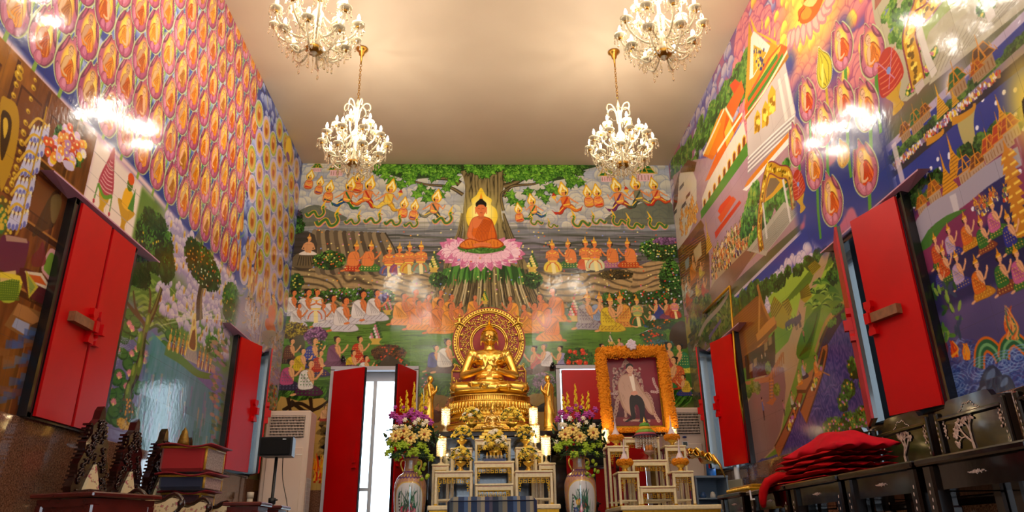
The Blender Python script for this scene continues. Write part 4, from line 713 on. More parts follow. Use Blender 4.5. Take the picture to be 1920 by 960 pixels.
    for x, y, h, t in ((1282, 562, 46, 'd8d8b8'), (1292, 560, 50, 'e0dcc8'), (1303, 530, 60, 'e08a28'), (1316, 520, 34, 'd8c040'), (1292, 572, 40, 'd8641c'), (1310, 556, 38, 'e0c840'), (1322, 556, 42, 'c8502a')): w.px(x, y, h, kx=1.6); kneel(w, 'e0a870', t, mixs(t, '5a3a2a', .3))
    w.off()
    # red-roofed pavilion, crowd on the square, golden arch with trees
    P([(1346, 396), (1350, 386), (1368, 366), (1374, 372), (1352, 404)], 'd84a1c'); P([(1346, 408), (1374, 368), (1380, 374), (1352, 418)], 'd85a24'); P([(1340, 436), (1352, 420), (1386, 376), (1390, 380), (1352, 432), (1342, 448)], 'c83c18')
    chedi(w, *Q(1330, 470), .4)
    P([(1330, 560), (1342, 470), (1410, 400), (1424, 430), (1424, 470), (1360, 540)], 'b09a78', 1, 0)
    for k in range(150):
        t = g.random(); x = 1336 + t * 82; y = 530 - t * 92 + g.uniform(-52, 8) * (1 - .3 * t); h = 20 + 8 * t
        w.px(x, y, h, kx=1.3); frontal(w, 'e8b888', g.choice(['d8803a', 'd8c040', '3a4a9a', 'e0d8c8', '5a7a3a', 'b8402a', 'e8c8a0']), g.choice(['6a4a3a', '3a3a6a', 'c86a2a', 'a89a60', '4a6a3a']), None)
    w.off(); P([(1316, 570), (1340, 528), (1416, 452), (1450, 420), (1362, 552), (1328, 590)], '8a6450', .9, 0)
    for k in range(40): t = g.random(); bush(w, 1392 + t * 85, 440 - t * 60 + g.uniform(-70, 30), 9, 14, ['24481a', '356426', '4c8232', '74a447', '96b04a'], leaf=.03)
    P([(1400, 470), (1470, 378), (1496, 400), (1440, 470), (1436, 480)], 'b8b0a0', 1, 0)
    for k in range(10): w.pline([(1410 + k * 3, 470), (1472 + k * 3, 390)], '8a8478', .008, .008, .8, 1)
    def arch(pts, wd, c='c8962a'):
        w.pline(pts, '8a3a4a', wd * 1.25, wd * 1.25, 1, 6); w.pline(pts, c, wd, wd, 1, 6); Pp = crv([Q(*p) for p in pts], 12, False)
        for (a, b) in Pp: w.fill(ell(a + g.uniform(-.3, .3) * wd, b + g.uniform(-.3, .3) * wd, .02, .016, n=6), g.choice(['7a5a14', 'f0d860']))
    P([(1430, 382), (1440, 326), (1472, 338), (1470, 348)], 'd8a42c', 1, 2); P([(1436, 372), (1444, 334), (1462, 342)], '3a3a80', .5, 2)
    arch([(1428, 470), (1424, 430), (1428, 380), (1440, 318), (1462, 322), (1480, 330), (1490, 390)], .1); w.pline([(1430, 380), (1438, 448)], 'd8d0c8', .04, .04); w.pline([(1468, 336), (1482, 416)], 'd8d0c8', .04, .04); w.pline([(1438, 318), (1440, 300)], 'e8c83c', .05, .01)
    # --- courtyard at the upper right
    P([(1690, 190), (1640, 40), (1625, -60), (2000, -60), (1920, 10), (1700, 190)], 'b8b096', 1, 0)
    def pav(U, V): return mixc(hx('a89e8a'), hx('c8c0a8'), fbm(U, V, .3, 3, 3)), 1.0
    P([(1742, 160), (1760, 70), (1830, 10), (1990, -40), (1920, 15), (1780, 130)], pav)
    for k in range(14): w.pline([(1745 + k * 9, 150 - k * 8), (1775 + k * 12, 60 - k * 6)], '8e8676', .006, .006, .8, 1)
    for x, y, r in ((1668, 20, 16), (1680, 60, 18), (1676, 34, 14), (1700, 10, 16), (1692, 76, 14), (1660, 30, 10)): bush(w, x, y, r, r, ['33561f', '4c7a2c', '6f9a3c', '96b04a', '7a86a8'], leaf=.02)
    P([(1728, 100), (1742, 60), (1800, 0), (1850, -40), (1700, -40), (1720, 20)], '9aae62', .9, 2)
    for x, y, r in ((1750, 100, 10), (1738, 130, 12), (1708, 165, 12), (1722, 92, 8), (1850, 6, 26)): bush(w, x, y, r, r * .9, ['33561f', '4c7a2c', '6f9a3c'], ['e8d860', 'c8708a'], 12)
    arch([(1722, 158), (1712, 110), (1704, 70), (1712, 40), (1724, 10), (1730, -30)], .12, 'd0a030'); arch([(1716, 36), (1740, 20), (1762, -10)], .09, 'd0a030')
    w.pline([(1722, 50), (1736, 100), (1752, 140)], 'd8d0c8', .06, .06); w.pline([(1840, -20), (1860, 36)], 'd8d0c8', .06, .06); P([(1714, 160), (1730, 146), (1734, 160), (1720, 178)], 'c8b8b0')
    P([(1640, 20), (1660, -10), (1690, -30), (1700, -60), (1640, -60)], 'a86a5a', .9)
    # --- night panel with the river and the palace
    top = lambda U: 2.79 + .0 * U
    def night(U, V):
        n = fbm(U, V, .35, 4, 21); h = 2.79 - V
        sky = mixc(hx('2c3c92'), hx('4a4a96'), n); river = mixc(hx('7a2a5c'), hx('a04a6c'), n); river = mixc(river, hx('2c2c6a'), sst(.55, .7, n))
        c = mixc(sky, river, sst(.42, .46, h + .04 * (U + 3.5))); hill = mixc(hx('1c2448'), hx('3a3468'), n)
        c = mixc(c, hill, sst(.86, .9, h + .25 * (n - .5) + .05 * (U + 3.5))); grd = mixc(hx('4a4478'), hx('6a5a8a'), n)
        c = mixc(c, grd, sst(1.12, 1.18, h)); return mixc(c, mixc(hx('2c3c8a'), hx('3a5a9a'), n), sst(1.42, 1.5, h)), 1.0
    w.fill([(-4.02, v0), (B, v0), (B, 2.79), (-4.02, 2.79)], night)
    w.line([(-4.03, 2.4), (-4.03, 2.8), (B, 2.8)], 'b8a8c0', .05)
    for k in range(70): a, b = Q(g.uniform(1665, 1920), g.uniform(60, 400)); w.fill(ell(a, b, .014, .014, n=8), 'e8e4f0') if b < 2.75 else None
    w.rad(1788, 155, .2, 'b0a8c0', .9); w.rad(1788, 155, .1, 'fbf0c8', 1)
    w.pline([(1810, 210), (1812, 240), (1822, 280)], 'e0cc68', .16, .08, .75)
    # far bank: palaces, trees, crowd, quay
    for k in range(46): t = k / 45; bush(w, 1668 + t * 262, 300 - t * 232 + g.uniform(-6, 6), 7 + 5 * t, 6 + 5 * t, ['1c2c20', '2f4a2a', '4a6a34', '6a8a3c'], leaf=.014)
    for x, y, s, c in ((1700, 262, .22, '7a4a2a'), (1722, 246, .26, '3c6a3a'), (1738, 226, .2, '7a4a2a'), (1800, 178, .3, '3c6a3a'), (1850, 140, .34, '6a4a34'), (1836, 148, .2, 'a85a2a')): gable(w, *Q(x, y), s * .62, c, 'c8862c', 2, 'a88a6a')
    for x, y, s in ((1768, 215, .2), (1792, 196, .11)): chedi(w, *Q(x, y), s)
    w.pline([(1672, 322), (1760, 244), (1830, 180), (1925, 98)], '8a7a90', .07, .1, 1, 2); w.pline([(1672, 328), (1760, 252), (1830, 187), (1925, 108)], '3a3040', .05, .06, 1, 2)
    for k in range(420): t = g.random(); a, b = Q(1674 + t * 200 + g.uniform(-4, 4), 316 - t * 178 + g.uniform(-8, 3)); w.fill(ell(a, b, .009, .014, n=5), g.choice(['e8d8c0', 'c84a3a', 'e0c040', 'd8d8e8', '8a6aa0', 'a87a5a']))
    for x, y, l in ((1748, 262, 22), (1800, 222, 30)): w.pline([(x - l * .5, y + l * .2), (x, y), (x + l * .8, y - l * .55), (x + l * .9, y - l * .95)], 'c8902c', .05, .02)
    # near bank: trees, chedis, walls, little dancers
    for k in range(60): t = g.random(); bush(w, 1676 + t * 250, 395 - t * 180 + g.uniform(-22, 18), 9, 9, ['1c3018', '2f4a24', '466a2e', '64883a'], leaf=.016)
    for x, y, s in ((1782, 362, .25), (1796, 330, .26), (1888, 250, .22)): chedi(w, *Q(x, y), s, 'd89a2c')
    for x, y, s, c in ((1756, 380, .24, 'a8642a'), (1732, 400, .2, 'b06a2a'), (1816, 340, .26, '3a3a70'), (1838, 328, .22, '7a4a2a'), (1862, 300, .24, 'b04a2a'), (1886, 282, .28, 'b84a2a'), (1900, 262, .24, 'a8402a')): gable(w, *Q(x, y), s * .66, c, 'd8922c', 2, 'b89a80')
    w.pline([(1716, 452), (1740, 408), (1800, 370), (1850, 330), (1912, 292)], 'a8a0b0', .14, .1, 1, 3); P([(1780, 368), (1792, 362), (1800, 400), (1790, 404)], 'c8c0c8')
    P([(1722, 470), (1740, 432), (1775, 404), (1808, 392), (1806, 398), (1770, 424), (1744, 462)], '4a7a34', 1, 2)
    for k in range(20): t = g.random(); w.px(1824 + t * 66, 400 - t * 32 + g.uniform(-8, 14), 26); frontal(w, 'd88a50', g.choice(['c84a2a', '3c7a3a', 'd8a02c', '3a3a7a']), g.choice(['c84a2a', 'd8b02c', '4a4a8a']), 'e0a030')
    w.off()
    for k in range(9): a, b = Q(1892 + k * 3.4, 300 + k * 18); w.at(a, b, .12); w.fill([(-.5, 0), (.5, 0), (.3, .4), (.12, .5), (0, 1.0), (-.12, .5), (-.3, .4)], 'c8862c'); w.line([(-.4, .2), (.4, .2)], 'f0cc58', .1); w.off()
    w.rad(1935, 195, .25, 'f0d860', 1, .42); P([(1920, 150), (1930, 170), (1916, 190), (1924, 230), (1930, 160)], '3a2c1c', 1, 3)
    # kneeling deities with tall crowns
    K = [(1764, 500, 66), (1790, 482, 66), (1822, 466, 72), (1852, 472, 72), (1874, 442, 76), (1905, 470, 80), (1780, 528, 72), (1806, 540, 74), (1846, 560, 84), (1890, 548, 84), (1922, 540, 84), (1768, 545, 50)]
    cs = [('c8502a', '3c6a34'), ('b8a0c8', '3a3a8a'), ('d8742a', 'c88a2c'), ('3c7a3a', '8a4a3a'), ('c86a9a', '4a7a3a'), ('3a3c9a', '3c6a3a')]
    for i, (x, y, h) in enumerate(K): a, b = cs[i % 6]; w.px(x, y, h, rot=.0, kx=1.05); kneel(w, 'e3ac84', a, b, crown='dc9a2c', pat='e8c050')
    w.off()
    # waves, flames, water serpent, rocks
    for k in range(420):
        x, y = g.uniform(1780, 1925), g.uniform(640, 760); a, b = Q(x, y); l = g.uniform(.02, .05); w.line(crv([(a - l, b), (a, b + .02), (a + l, b)], 3, False), g.choice(['4a6ab0', '2a3a80', '6a8ac8', '5a4a8a', '8a9ad0']), .01, .004, .7)
    P([(1728, 540), (1750, 560), (1762, 640), (1775, 720), (1790, 770), (1760, 770), (1742, 660)], '5a2c3c', .85, 3)
    for k in range(20): x, y = g.uniform(1745, 1775), g.uniform(600, 720); w.pline([(x, y), (x + 3, y + 12), (x - 2, y + 30)], g.choice(['7a4a3a', '8a3a4a', '4a2a4a']), .02, .006)
    for k in range(40): a, b = Q(g.uniform(1735, 1800), g.uniform(530, 640)); w.fill(ell(a, b, .035, .014, g.random() * 3, 6), g.choice(['2f5a34', '5a8a3c', '8aa850', '3a4a6a']))
    for x, y in ((1790, 655), (1812, 660)):
        for k in range(12): w.pline([(x + g.uniform(-6, 6), y + 14), (x + g.uniform(-8, 8), y), (x + g.uniform(-10, 2), y - 16)], g.choice(['e0641c', 'e8a030', 'c83a1c']), .018, .004)
    for pts, a, b in (([(1836, 690), (1838, 658), (1850, 646), (1866, 656), (1876, 676)], .06, .055), ([(1882, 672), (1884, 650), (1898, 636), (1912, 642), (1930, 660)], .06, .05)):
        w.pline(pts, 'd8742a', a * 1.5, b * 1.5); w.pline(pts, '2f6a4a', a, b); w.pline(pts, '7ab07a', a * .3, b * .3)
    for k in range(26): w.pline([(1895 + g.uniform(-8, 14), 636), (1896 + g.uniform(-14, 18), 612), (1890 + g.uniform(-8, 8), 590 + g.uniform(-18, 14))], g.choice(['d8642a', 'e8b04a', 'b8401c', '4a7a5a', 'e0a060']), .016, .004)
    for x, y in ((1840, 690), (1880, 680), (1910, 670), (1790, 720)): a, b = Q(x, y); [w.line(ell(a, b, .03 + .03 * q, .015 + .014 * q, n=16), '8aa8d8', .005, a=.8) for q in range(4)]
    for x, y, r in ((1860, 706, 22), (1845, 735, 16), (1885, 720, 18)): P([(x - r, y + r), (x - r * .7, y - r * .4), (x, y - r), (x + r * .8, y - r * .3), (x + r, y + r)], '2c3a5a', 1, 4); P([(x - r * .5, y + r * .3), (x - r * .3, y - r * .4), (x + r * .2, y - r * .7), (x + r * .2, y)], '7a94b8', .7, 4)
    # --- village panel
    VP = [(1363, 540), (1500, 440), (1600, 372), (1610, 420), (1690, 800), (1600, 800), (1420, 900), (1420, 870), (1375, 640)]
    def vill(U, V):
        n = fbm(U, V, .4, 4, 31); h = 2.8 - V; sky = mixc(hx('3c4aa0'), hx('8a86c0'), sst(.05, .3, h)); return mixc(sky, mixc(hx('5c7e2e'), hx('8eb046'), n), sst(.36, .43, h)), 1.0
    w.fill([(-7.25, v0), (-4.62, v0), (-4.62, 2.8), (-7.25, 2.8)], vill); w.line([(-7.25, 2.2), (-7.25, 2.81), (-5.4, 2.81)], 'c8b8c8', .03)
    puffs(w, sorted([(g.uniform(-7.2, -4.9), g.uniform(2.36, 2.66), g.uniform(.03, .08)) for _ in range(260)], key=lambda t: -t[1]), 'ddd0dc', 'b098c0', '6a6ab0')
    P([(1440, 560), (1500, 500), (1560, 462), (1600, 455), (1610, 500), (1570, 520), (1520, 560), (1480, 620)], 'a4c048', 1, 2)
    for k in range(16): w.pline([(1450 + k * 7, 590 - k * 6), (1520 + k * 4, 506 - k * 3)], '5f7c24', .012, .012, .9, 1)
    for k in range(44): t = g.random(); bush(w, 1368 + t * 215, 582 - t * 132 + g.uniform(-8, 10), 7, 9 + 14 * (t < .3), ['1c3414', '2f4f1c', '476a28', '5e8434'], leaf=.024)
    P([(1478, 640), (1500, 560), (1520, 530), (1540, 480), (1556, 472), (1540, 520), (1512, 572), (1505, 640), (1492, 700), (1474, 760), (1455, 840), (1404, 880), (1390, 780), (1420, 700)], 'b89c78', 1, 2)
    P([(1400, 760), (1440, 700), (1470, 690), (1470, 770), (1450, 840), (1404, 880)], '8e6c6c', .8, 2)
    # river
    def river(U, V):
        n = fbm(U * 1.6, V * .8, .16, 4, 33); s = np.sin((V * 3 + U * 4 + n * 2.5) * 16) * .5 + .5; c = mixc(hx('2e3278'), hx('6a5a9c'), s * .7 + n * .3); return mixc(c, hx('c08aa8'), sst(1.85, 2.15, V) * s * .8), 1.0
    P([(1604, 560), (1612, 610), (1640, 700), (1668, 790), (1560, 850), (1430, 905), (1428, 860), (1460, 850), (1510, 740), (1530, 700), (1536, 650), (1560, 600)], river, 1, 2)
    for k in range(60): x, y = g.uniform(1440, 1640), g.uniform(640, 870); a, b = Q(x, y); w.line(crv([(a - .08, b - .02), (a, b + .02), (a + .08, b)], 3, False), '9a90c8', .006, .003, .5) if x > 1630 - (y - 640) * .9 else None
    P([(1536, 640), (1560, 596), (1602, 556), (1606, 580), (1580, 600), (1556, 640), (1545, 650)], '241c3c', .85, 2)
    w.pline([(1528, 660), (1548, 604), (1576, 572), (1606, 548)], 'a88a5a', .03, .03); w.pline([(1532, 666), (1552, 610), (1580, 578), (1606, 556)], '5a4a3a', .03, .03)
    for k in range(34): t = k / 33; x, y = 1548 + 54 * t, 612 - 66 * t; w.pline([(x, y), (x, y - 10)], 'b89c4a', .012, .01, 1, 1)
    for x, y, r in ((1590, 470, 22), (1580, 500, 24), (1560, 520, 16), (1598, 505, 18), (1575, 478, 18)): bush(w, x, y, r, r * 1.1, ['1c3012', '30501c', '48702a', '5f8a34'], leaf=.015)
    w.pline([(1592, 560), (1588, 530), (1582, 505)], '4a3a24', .04, .02)
    for x, y in ((1540, 530), (1530, 548), (1555, 545), (1525, 570), (1562, 560), (1540, 575)):
        for q in range(9): a = -1.6 + .4 * q; w.pline([(x, y), (x + 10 * math.sin(a), y - 9 * math.cos(a)), (x + 18 * math.sin(a), y - 10 * math.cos(a) + 5)], g.choice(['4a7a2c', '7aa040', '9ab850', '2f5a20']), .03, .006, 1, 3)
    for x, y, r in ((1570, 580, 12), (1560, 605, 9), (1586, 590, 10)): bush(w, x, y, r, 7, ['3a6a2c', '5a8a3a', '2c4a20'])
    P([(1494, 650), (1512, 600), (1540, 570), (1530, 620), (1516, 670), (1496, 672)], '4a7a28', 1, 2)
    for k in range(14): w.pline([(1498 + k * 2, 668 - k * 3), (1520 + k, 652 - k * 5)], '2f5a1a', .015, .015, .8, 1)
    # right bank of the river: trees and flowers
    for x, y, r, q in ((1600, 690, 12, 22), (1590, 730, 14, 20), (1580, 755, 10, 18), (1612, 660, 8, 22), (1630, 640, 14, 22), (1640, 690, 18, 30), (1655, 740, 16, 26), (1625, 715, 16, 20)): bush(w, x, y, r, q, ['1c3414', '2f5420', '4a762c', '6a9a38'], ['b878b0', 'd8b040'], 6, leaf=.016)
    for k in range(8): w.pline([(1650 + k, 790), (1642 + k * 1.5, 750), (1636 + k * 3, 715)], '6a5a34', .015, .01) if k % 3 == 0 else None
    for x, y, r in ((1560, 800, 20), (1590, 790, 20), (1620, 780, 22), (1650, 785, 20), (1540, 830, 16), (1575, 822, 16), (1610, 810, 16)): bush(w, x, y, r, r * .9, ['24481a', '3f6c2a', '5c8a38', '86a850'], ['d8682a', 'b070b8', 'e8a860', 'd888b8'], 14)
    # thatched huts and the big wooden house
    for P4 in ([(1444, 578), (1452, 556), (1470, 575), (1484, 592), (1470, 618), (1448, 608)], [(1466, 568), (1478, 560), (1486, 580), (1480, 596)], [(1500, 548), (1516, 532), (1522, 556), (1510, 568), (1502, 562)], [(1514, 500), (1528, 488), (1540, 500), (1524, 516)]):
        P(P4, 'a89a28', 1, 0)
        for k in range(6): t = k / 6; a, b = P4[0], P4[1]; c, d = P4[-1], P4[2]; w.pline([(a[0] + (c[0] - a[0]) * t, a[1] + (c[1] - a[1]) * t), (b[0] + (d[0] - b[0]) * t, b[1] + (d[1] - b[1]) * t)], '6a5c14', .012, .012, .8, 1)
    P([(1370, 600), (1420, 554), (1445, 600), (1440, 640), (1396, 690), (1380, 700)], '8e5826', 1, 0)
    for k in range(20): w.pline([(1371 + k * .6, 602 + k * 4.6), (1421 + k * 1.0, 560 + k * 4)], '9a6430', .012, .012, .8, 1)
    w.pline([(1420, 534), (1424, 560), (1422, 640), (1420, 652)], 'c08a48', .05, .04); w.pline([(1420, 536), (1430, 570), (1444, 600), (1456, 606)], 'b07838', .05, .04); w.pline([(1420, 640), (1440, 616), (1454, 604)], 'c88a40', .14, .12); w.pline([(1392, 660), (1420, 645), (1456, 610)], '8a5a28', .05, .04)
    P([(1396, 668), (1440, 640), (1452, 620), (1454, 660), (1452, 700), (1400, 712)], '5a3818', 1, 0)
    for x, y in ((1408, 690), (1416, 680), (1436, 650), (1444, 640)): P([(x - 3, y + 9), (x - 3, y - 6), (x + 3, y - 10), (x + 3, y + 5)], '9a7a4a')
    P([(1396, 716), (1440, 706), (1466, 660), (1470, 664), (1448, 706), (1446, 716), (1400, 722)], 'b88050', 1, 0)
    for k in range(7): w.pline([(1448 + k * 3.4, 690 - k * 5), (1449 + k * 3.4, 712 - k * 5)], 'a06a34', .02, .02, 1, 1)
    w.pline([(1443, 708), (1444, 752)], 'a06a34', .03, .03); w.pline([(1449, 708), (1451, 752)], 'a06a34', .03, .03)
    for k in range(7): w.pline([(1443, 714 + k * 6), (1450, 713 + k * 6)], 'c88a50', .012, .012, 1, 1)
    P([(1436, 756), (1452, 744), (1456, 748), (1448, 760)], 'b87848')
    for x, y in ((1412, 725), (1420, 728), (1404, 735), (1456, 730), (1440, 690)): bush(w, x, y, 6, 12, ['5a6a24', '7a8a34', '9aa048'])
    # people, buffaloes, boats
    for x, y, h, t, b in ((1430, 680, 20, 'e0d8c8', '5a6a3a'), (1436, 676, 20, 'e0d8d8', '3a4a3a'), (1509, 642, 30, 'b85a5a', '2c2a30'), (1434, 788, 46, '6a7ab0', '2c2220'), (1472, 780, 32, 'b87a90', '24202c')):
        w.px(x, y, h, kx=.9); w.line([(0, .45), (-.03, 0)], b, .14, .08); w.line([(0, .8), (0, .42)], t, .2, .16); w.line([(.06, .78), (.2, .6)], 'c88a60', .05); w.fill(ell(0, .92, .07, .08), 'd8a070'); w.fill(ell(-.02, .96, .07, .06), '1c1614')
    for x, y, h in ((1498, 616, 30), (1478, 618, 20), (1484, 614, 20), (1490, 612, 20)):
        w.px(x, y, h, kx=.9); w.fill(crv([(-.6, .3), (-.5, .8), (.3, .85), (.6, .9), (.7, .6), (.4, .4)], 4), '5e5a64'); [w.line([(q, .4), (q, 0)], '4a464e', .12) for q in (-.45, -.25, .2, .4)]; w.line([(.55, .9), (.4, 1.15)], '2c2a2c', .06, .02)
    w.off()
    for pts, a in (([(1506, 782), (1524, 730), (1538, 690), (1546, 656), (1546, 648)], .14), ([(1456, 848), (1476, 806), (1494, 760), (1502, 735)], .12)):
        w.pline(pts, '5a3418', a * 1.1, a * .7, 1, 6); w.pline(pts, 'a8683c', a * .85, a * .5, 1, 6); w.pline(pts[1:-1], '4a3a24', a * .4, a * .3, 1, 5)
    for k in range(40):
        t = g.random(); a, b = (1478 + 18 * t, 806 - 50 * t) if k % 2 else (1524 + 14 * t, 728 - 38 * t); q = Q(a + g.uniform(-3, 3), b + g.uniform(-3, 3)); w.fill(ell(*q, .02, .02, n=7), g.choice(['d8c040', '7a9a3a', 'd8803a', 'b870a8', 'e0d8b0']))
    P([(1492, 726), (1506, 708), (1526, 690), (1522, 712), (1512, 732), (1496, 732)], 'b07a48', 1, 0); w.pline([(1494, 734), (1512, 734), (1524, 712)], '6a4420', .03, .03, 1, 1)
    for x, y, h, t, b in ((1510, 710, 40, 'a8a4b8', '4a4650'), (1534, 706, 44, 'e0902a', 'd8801c'), (1501, 722, 32, 'e0c070', 'e0902c'), (1488, 764, 34, 'c8c8b0', '3c5a34')): w.px(x, y, h, kx=1.0); kneel(w, 'd8a070', t, b)
    w.off(); w.pline([(1534, 694), (1548, 700), (1556, 704)], 'a87040', .012, .012, 1, 2)
    # blue and rose ground of the bud group, down to the window hood
    def rg(U, V):
        n = fbm(U, V, .45, 4, 17); d = np.minimum(np.minimum(U + 5.5 - .9 * np.maximum(0, 2.8 - V) * 1.2, -3.93 - U), V - 2.42)
        return mixc(mixc(hx('2c3a88'), hx('3f4a9c'), n), hx('c0708c'), sst(.56, .66, fbm(U, V * 1.4, .4, 3, 19))), sst(-.02, .16, d) * (1 - sst(3.0, 3.5, V))
    w.fill([(-5.6, 2.2), (-3.9, 2.2), (-3.9, 3.6), (-5.6, 3.6)], rg); w.line([(-3.95, 2.3), (-3.95, 2.8)], 'd8c8d0', .05, .05, .8)
    # --- the group of lotus buds
    back = '34408e'
    for x, y, h in ((1587, 128, 110), (1645, 130, 115), (1520, 215, 100), (1590, 222, 100), (1634, 232, 112), (1552, 262, 100), (1500, 300, 95), (1534, 345, 95), (1568, 412, 108), (1632, 355, 116)):
        cx, cy = Q(x, y); w.off(); w.line([(cx, cy + .05), (cx - .08, cy - .2), (cx - .12, cy - .42)], '5a9a3a', .045, .035)
    cx, cy = Q(1550, 158); w.line([(cx, cy + .05), (cx - .1, cy - .4)], 'c8b03a', .04, .03)
    for x, y, h in ((1587, 118, 104), (1645, 130, 112), (1634, 232, 108), (1590, 222, 98), (1520, 215, 92), (1552, 262, 94), (1500, 300, 90), (1534, 345, 92), (1632, 355, 114), (1568, 412, 108)):
        w.px(x, y + 6, h * 1.08, rot=.05, fl=1, kx=1.05); bud(w, 'e8bc98', g.choice(['e0641c', 'd8501c', 'e88a2c']), 'f0c85a', 'c07088', '8a4462', 1); w.off()
    w.px(1552, 160, 92, rot=.05, kx=1.15); closedbud(w, 'd8c83a', '8a7a1c'); w.px(1586, 310, 60, rot=.05, kx=1.4); closedbud(w, 'd8a83a', '9a6a1c'); w.off()
    for x, y, s in ((1682, 196, .42), (1504, 388, .34)):
        a, b = Q(x, y); w.at(a, b, s); w.fill(crv([(-.16, -.1), (.16, -.1), (.08, .08), (.22, .3), (-.22, .3), (-.08, .08)], 3), 'c8a030'); w.fill(crv([(-.28, .3), (-.32, .6), (-.2, .9), (0, 1.0), (.2, .9), (.32, .6), (.28, .3)], 4), 'b8382c')
        for k in range(6): w.line(crv([(-.28, .36 + .1 * k), (0, .3 + .1 * k), (.28, .36 + .1 * k)], 3, False), 'd87a58', .02)
        w.line([(-.2, .9), (.1, .4)], 'c88aa8', .02); w.line([(.2, .9), (-.1, .35)], 'c88aa8', .02); w.fill(ell(0, .62, .06, .06), '8a9ad0'); w.off()
    # --- strip beyond the village: palms, fields, path
    for k in range(50): x, y = g.uniform(1290, 1372), g.uniform(560, 640); bush(w, x, y, 5, 9, ['2c4420', '46602c', '6a7c38', '8a8a4a', '3a5a2c'], leaf=.05)
    for x, y in ((1344, 590), (1352, 575), (1336, 600), (1360, 560)):
        for q in range(9): a = -1.6 + .4 * q; w.pline([(x, y), (x + 5 * math.sin(a), y - 12 * math.cos(a)), (x + 9 * math.sin(a), y - 13 * math.cos(a) + 6)], g.choice(['4a6a2c', '7a9040', '2f5020']), .05, .01, 1, 3)
    w.pline([(1300, 660), (1320, 610), (1350, 575), (1366, 548)], 'a89a8a', .07, .05); w.pline([(1310, 680), (1326, 640), (1352, 600)], '7a6a90', .06, .04)
    for x, y in ((1287, 612), (1293, 614), (1289, 625)): w.pline([(x, y + 20), (x - 2, y), (x - 1, y - 18)], 'b0a03a', .22, .05)
    for k in range(60): x, y = g.uniform(1290, 1330), g.uniform(620, 760); a, b = Q(x, y); w.fill(ell(a, b, .09, .025, n=6), g.choice(['5a5a3a', '7a6a4a', '4a5a2c', '8a7a60', '3a3a2c']), .8)
# ------------------------------------------------------------------ mesh helpers
def mat(name, col, rough=.5, metal=0., spec=.5, noise=0, nscale=20, bump=0, bscale=40, coat=0, trans=0, emit=None, es=0, ior=1.45, col2=None, sheen=0):
    m = bpy.data.materials.get(name)
    if m: return m
    m = bpy.data.materials.new(name); m.use_nodes = True; nt = m.node_tree; b = nt.nodes['Principled BSDF']
    c = srgb(col); b.inputs['Base Color'].default_value = (*c, 1); b.inputs['Roughness'].default_value = rough; b.inputs['Metallic'].default_value = metal
    b.inputs['Specular IOR Level'].default_value = spec; b.inputs['IOR'].default_value = ior; b.inputs['Coat Weight'].default_value = coat; b.inputs['Coat Roughness'].default_value = .06
    b.inputs['Transmission Weight'].default_value = trans
    if sheen: b.inputs['Sheen Weight'].default_value = sheen
    if emit: b.inputs['Emission Color'].default_value = (*srgb(emit), 1); b.inputs['Emission Strength'].default_value = es
    if noise or bump or col2:
        tc = nt.nodes.new('ShaderNodeTexCoord')
    if noise or col2:
        n = nt.nodes.new('ShaderNodeTexNoise'); n.inputs['Scale'].default_value = nscale; n.inputs['Detail'].default_value = 4; nt.links.new(tc.outputs['Object'], n.inputs['Vector'])
        r = nt.nodes.new('ShaderNodeValToRGB'); c2 = srgb(col2) if col2 else [v * (1 - noise) for v in c]
        r.color_ramp.elements[0].position = .35; r.color_ramp.elements[1].position = .65; r.color_ramp.elements[0].color = (*c2, 1); r.color_ramp.elements[1].color = (*c, 1)
        nt.links.new(n.outputs['Fac'], r.inputs['Fac']); nt.links.new(r.outputs['Color'], b.inputs['Base Color'])
    if bump:
        n2 = nt.nodes.new('ShaderNodeTexNoise'); n2.inputs['Scale'].default_value = bscale; n2.inputs['Detail'].default_value = 3; nt.links.new(tc.outputs['Object'], n2.inputs['Vector'])
        bu = nt.nodes.new('ShaderNodeBump'); bu.inputs['Strength'].default_value = bump; bu.inputs['Distance'].default_value = .01; nt.links.new(n2.outputs['Fac'], bu.inputs['Height']); nt.links.new(bu.outputs['Normal'], b.inputs['Normal'])
    return m
def srgb(h):
    if not isinstance(h, str): return tuple(h)
    v = [int(h[i:i+2], 16) / 255 for i in (0, 2, 4)]
    return tuple(c / 12.92 if c <= .04045 else ((c + .055) / 1.055) ** 2.4 for c in v)
def attr_mat(name, rough=.5, coat=0, bump=0, bscale=60, metal=0):
    m = bpy.data.materials.new(name); m.use_nodes = True; nt = m.node_tree; b = nt.nodes['Principled BSDF']
    a = nt.nodes.new('ShaderNodeAttribute'); a.attribute_name = 'paint'; nt.links.new(a.outputs['Color'], b.inputs['Base Color'])
    b.inputs['Roughness'].default_value = rough; b.inputs['Coat Weight'].default_value = coat; b.inputs['Coat Roughness'].default_value = .05; b.inputs['Metallic'].default_value = metal
    if bump:
        tc = nt.nodes.new('ShaderNodeTexCoord'); n2 = nt.nodes.new('ShaderNodeTexNoise'); n2.inputs['Scale'].default_value = bscale; nt.links.new(tc.outputs['Object'], n2.inputs['Vector'])
        bu = nt.nodes.new('ShaderNodeBump'); bu.inputs['Strength'].default_value = bump; bu.inputs['Distance'].default_value = .01; nt.links.new(n2.outputs['Fac'], bu.inputs['Height']); nt.links.new(bu.outputs['Normal'], b.inputs['Normal'])
    return m
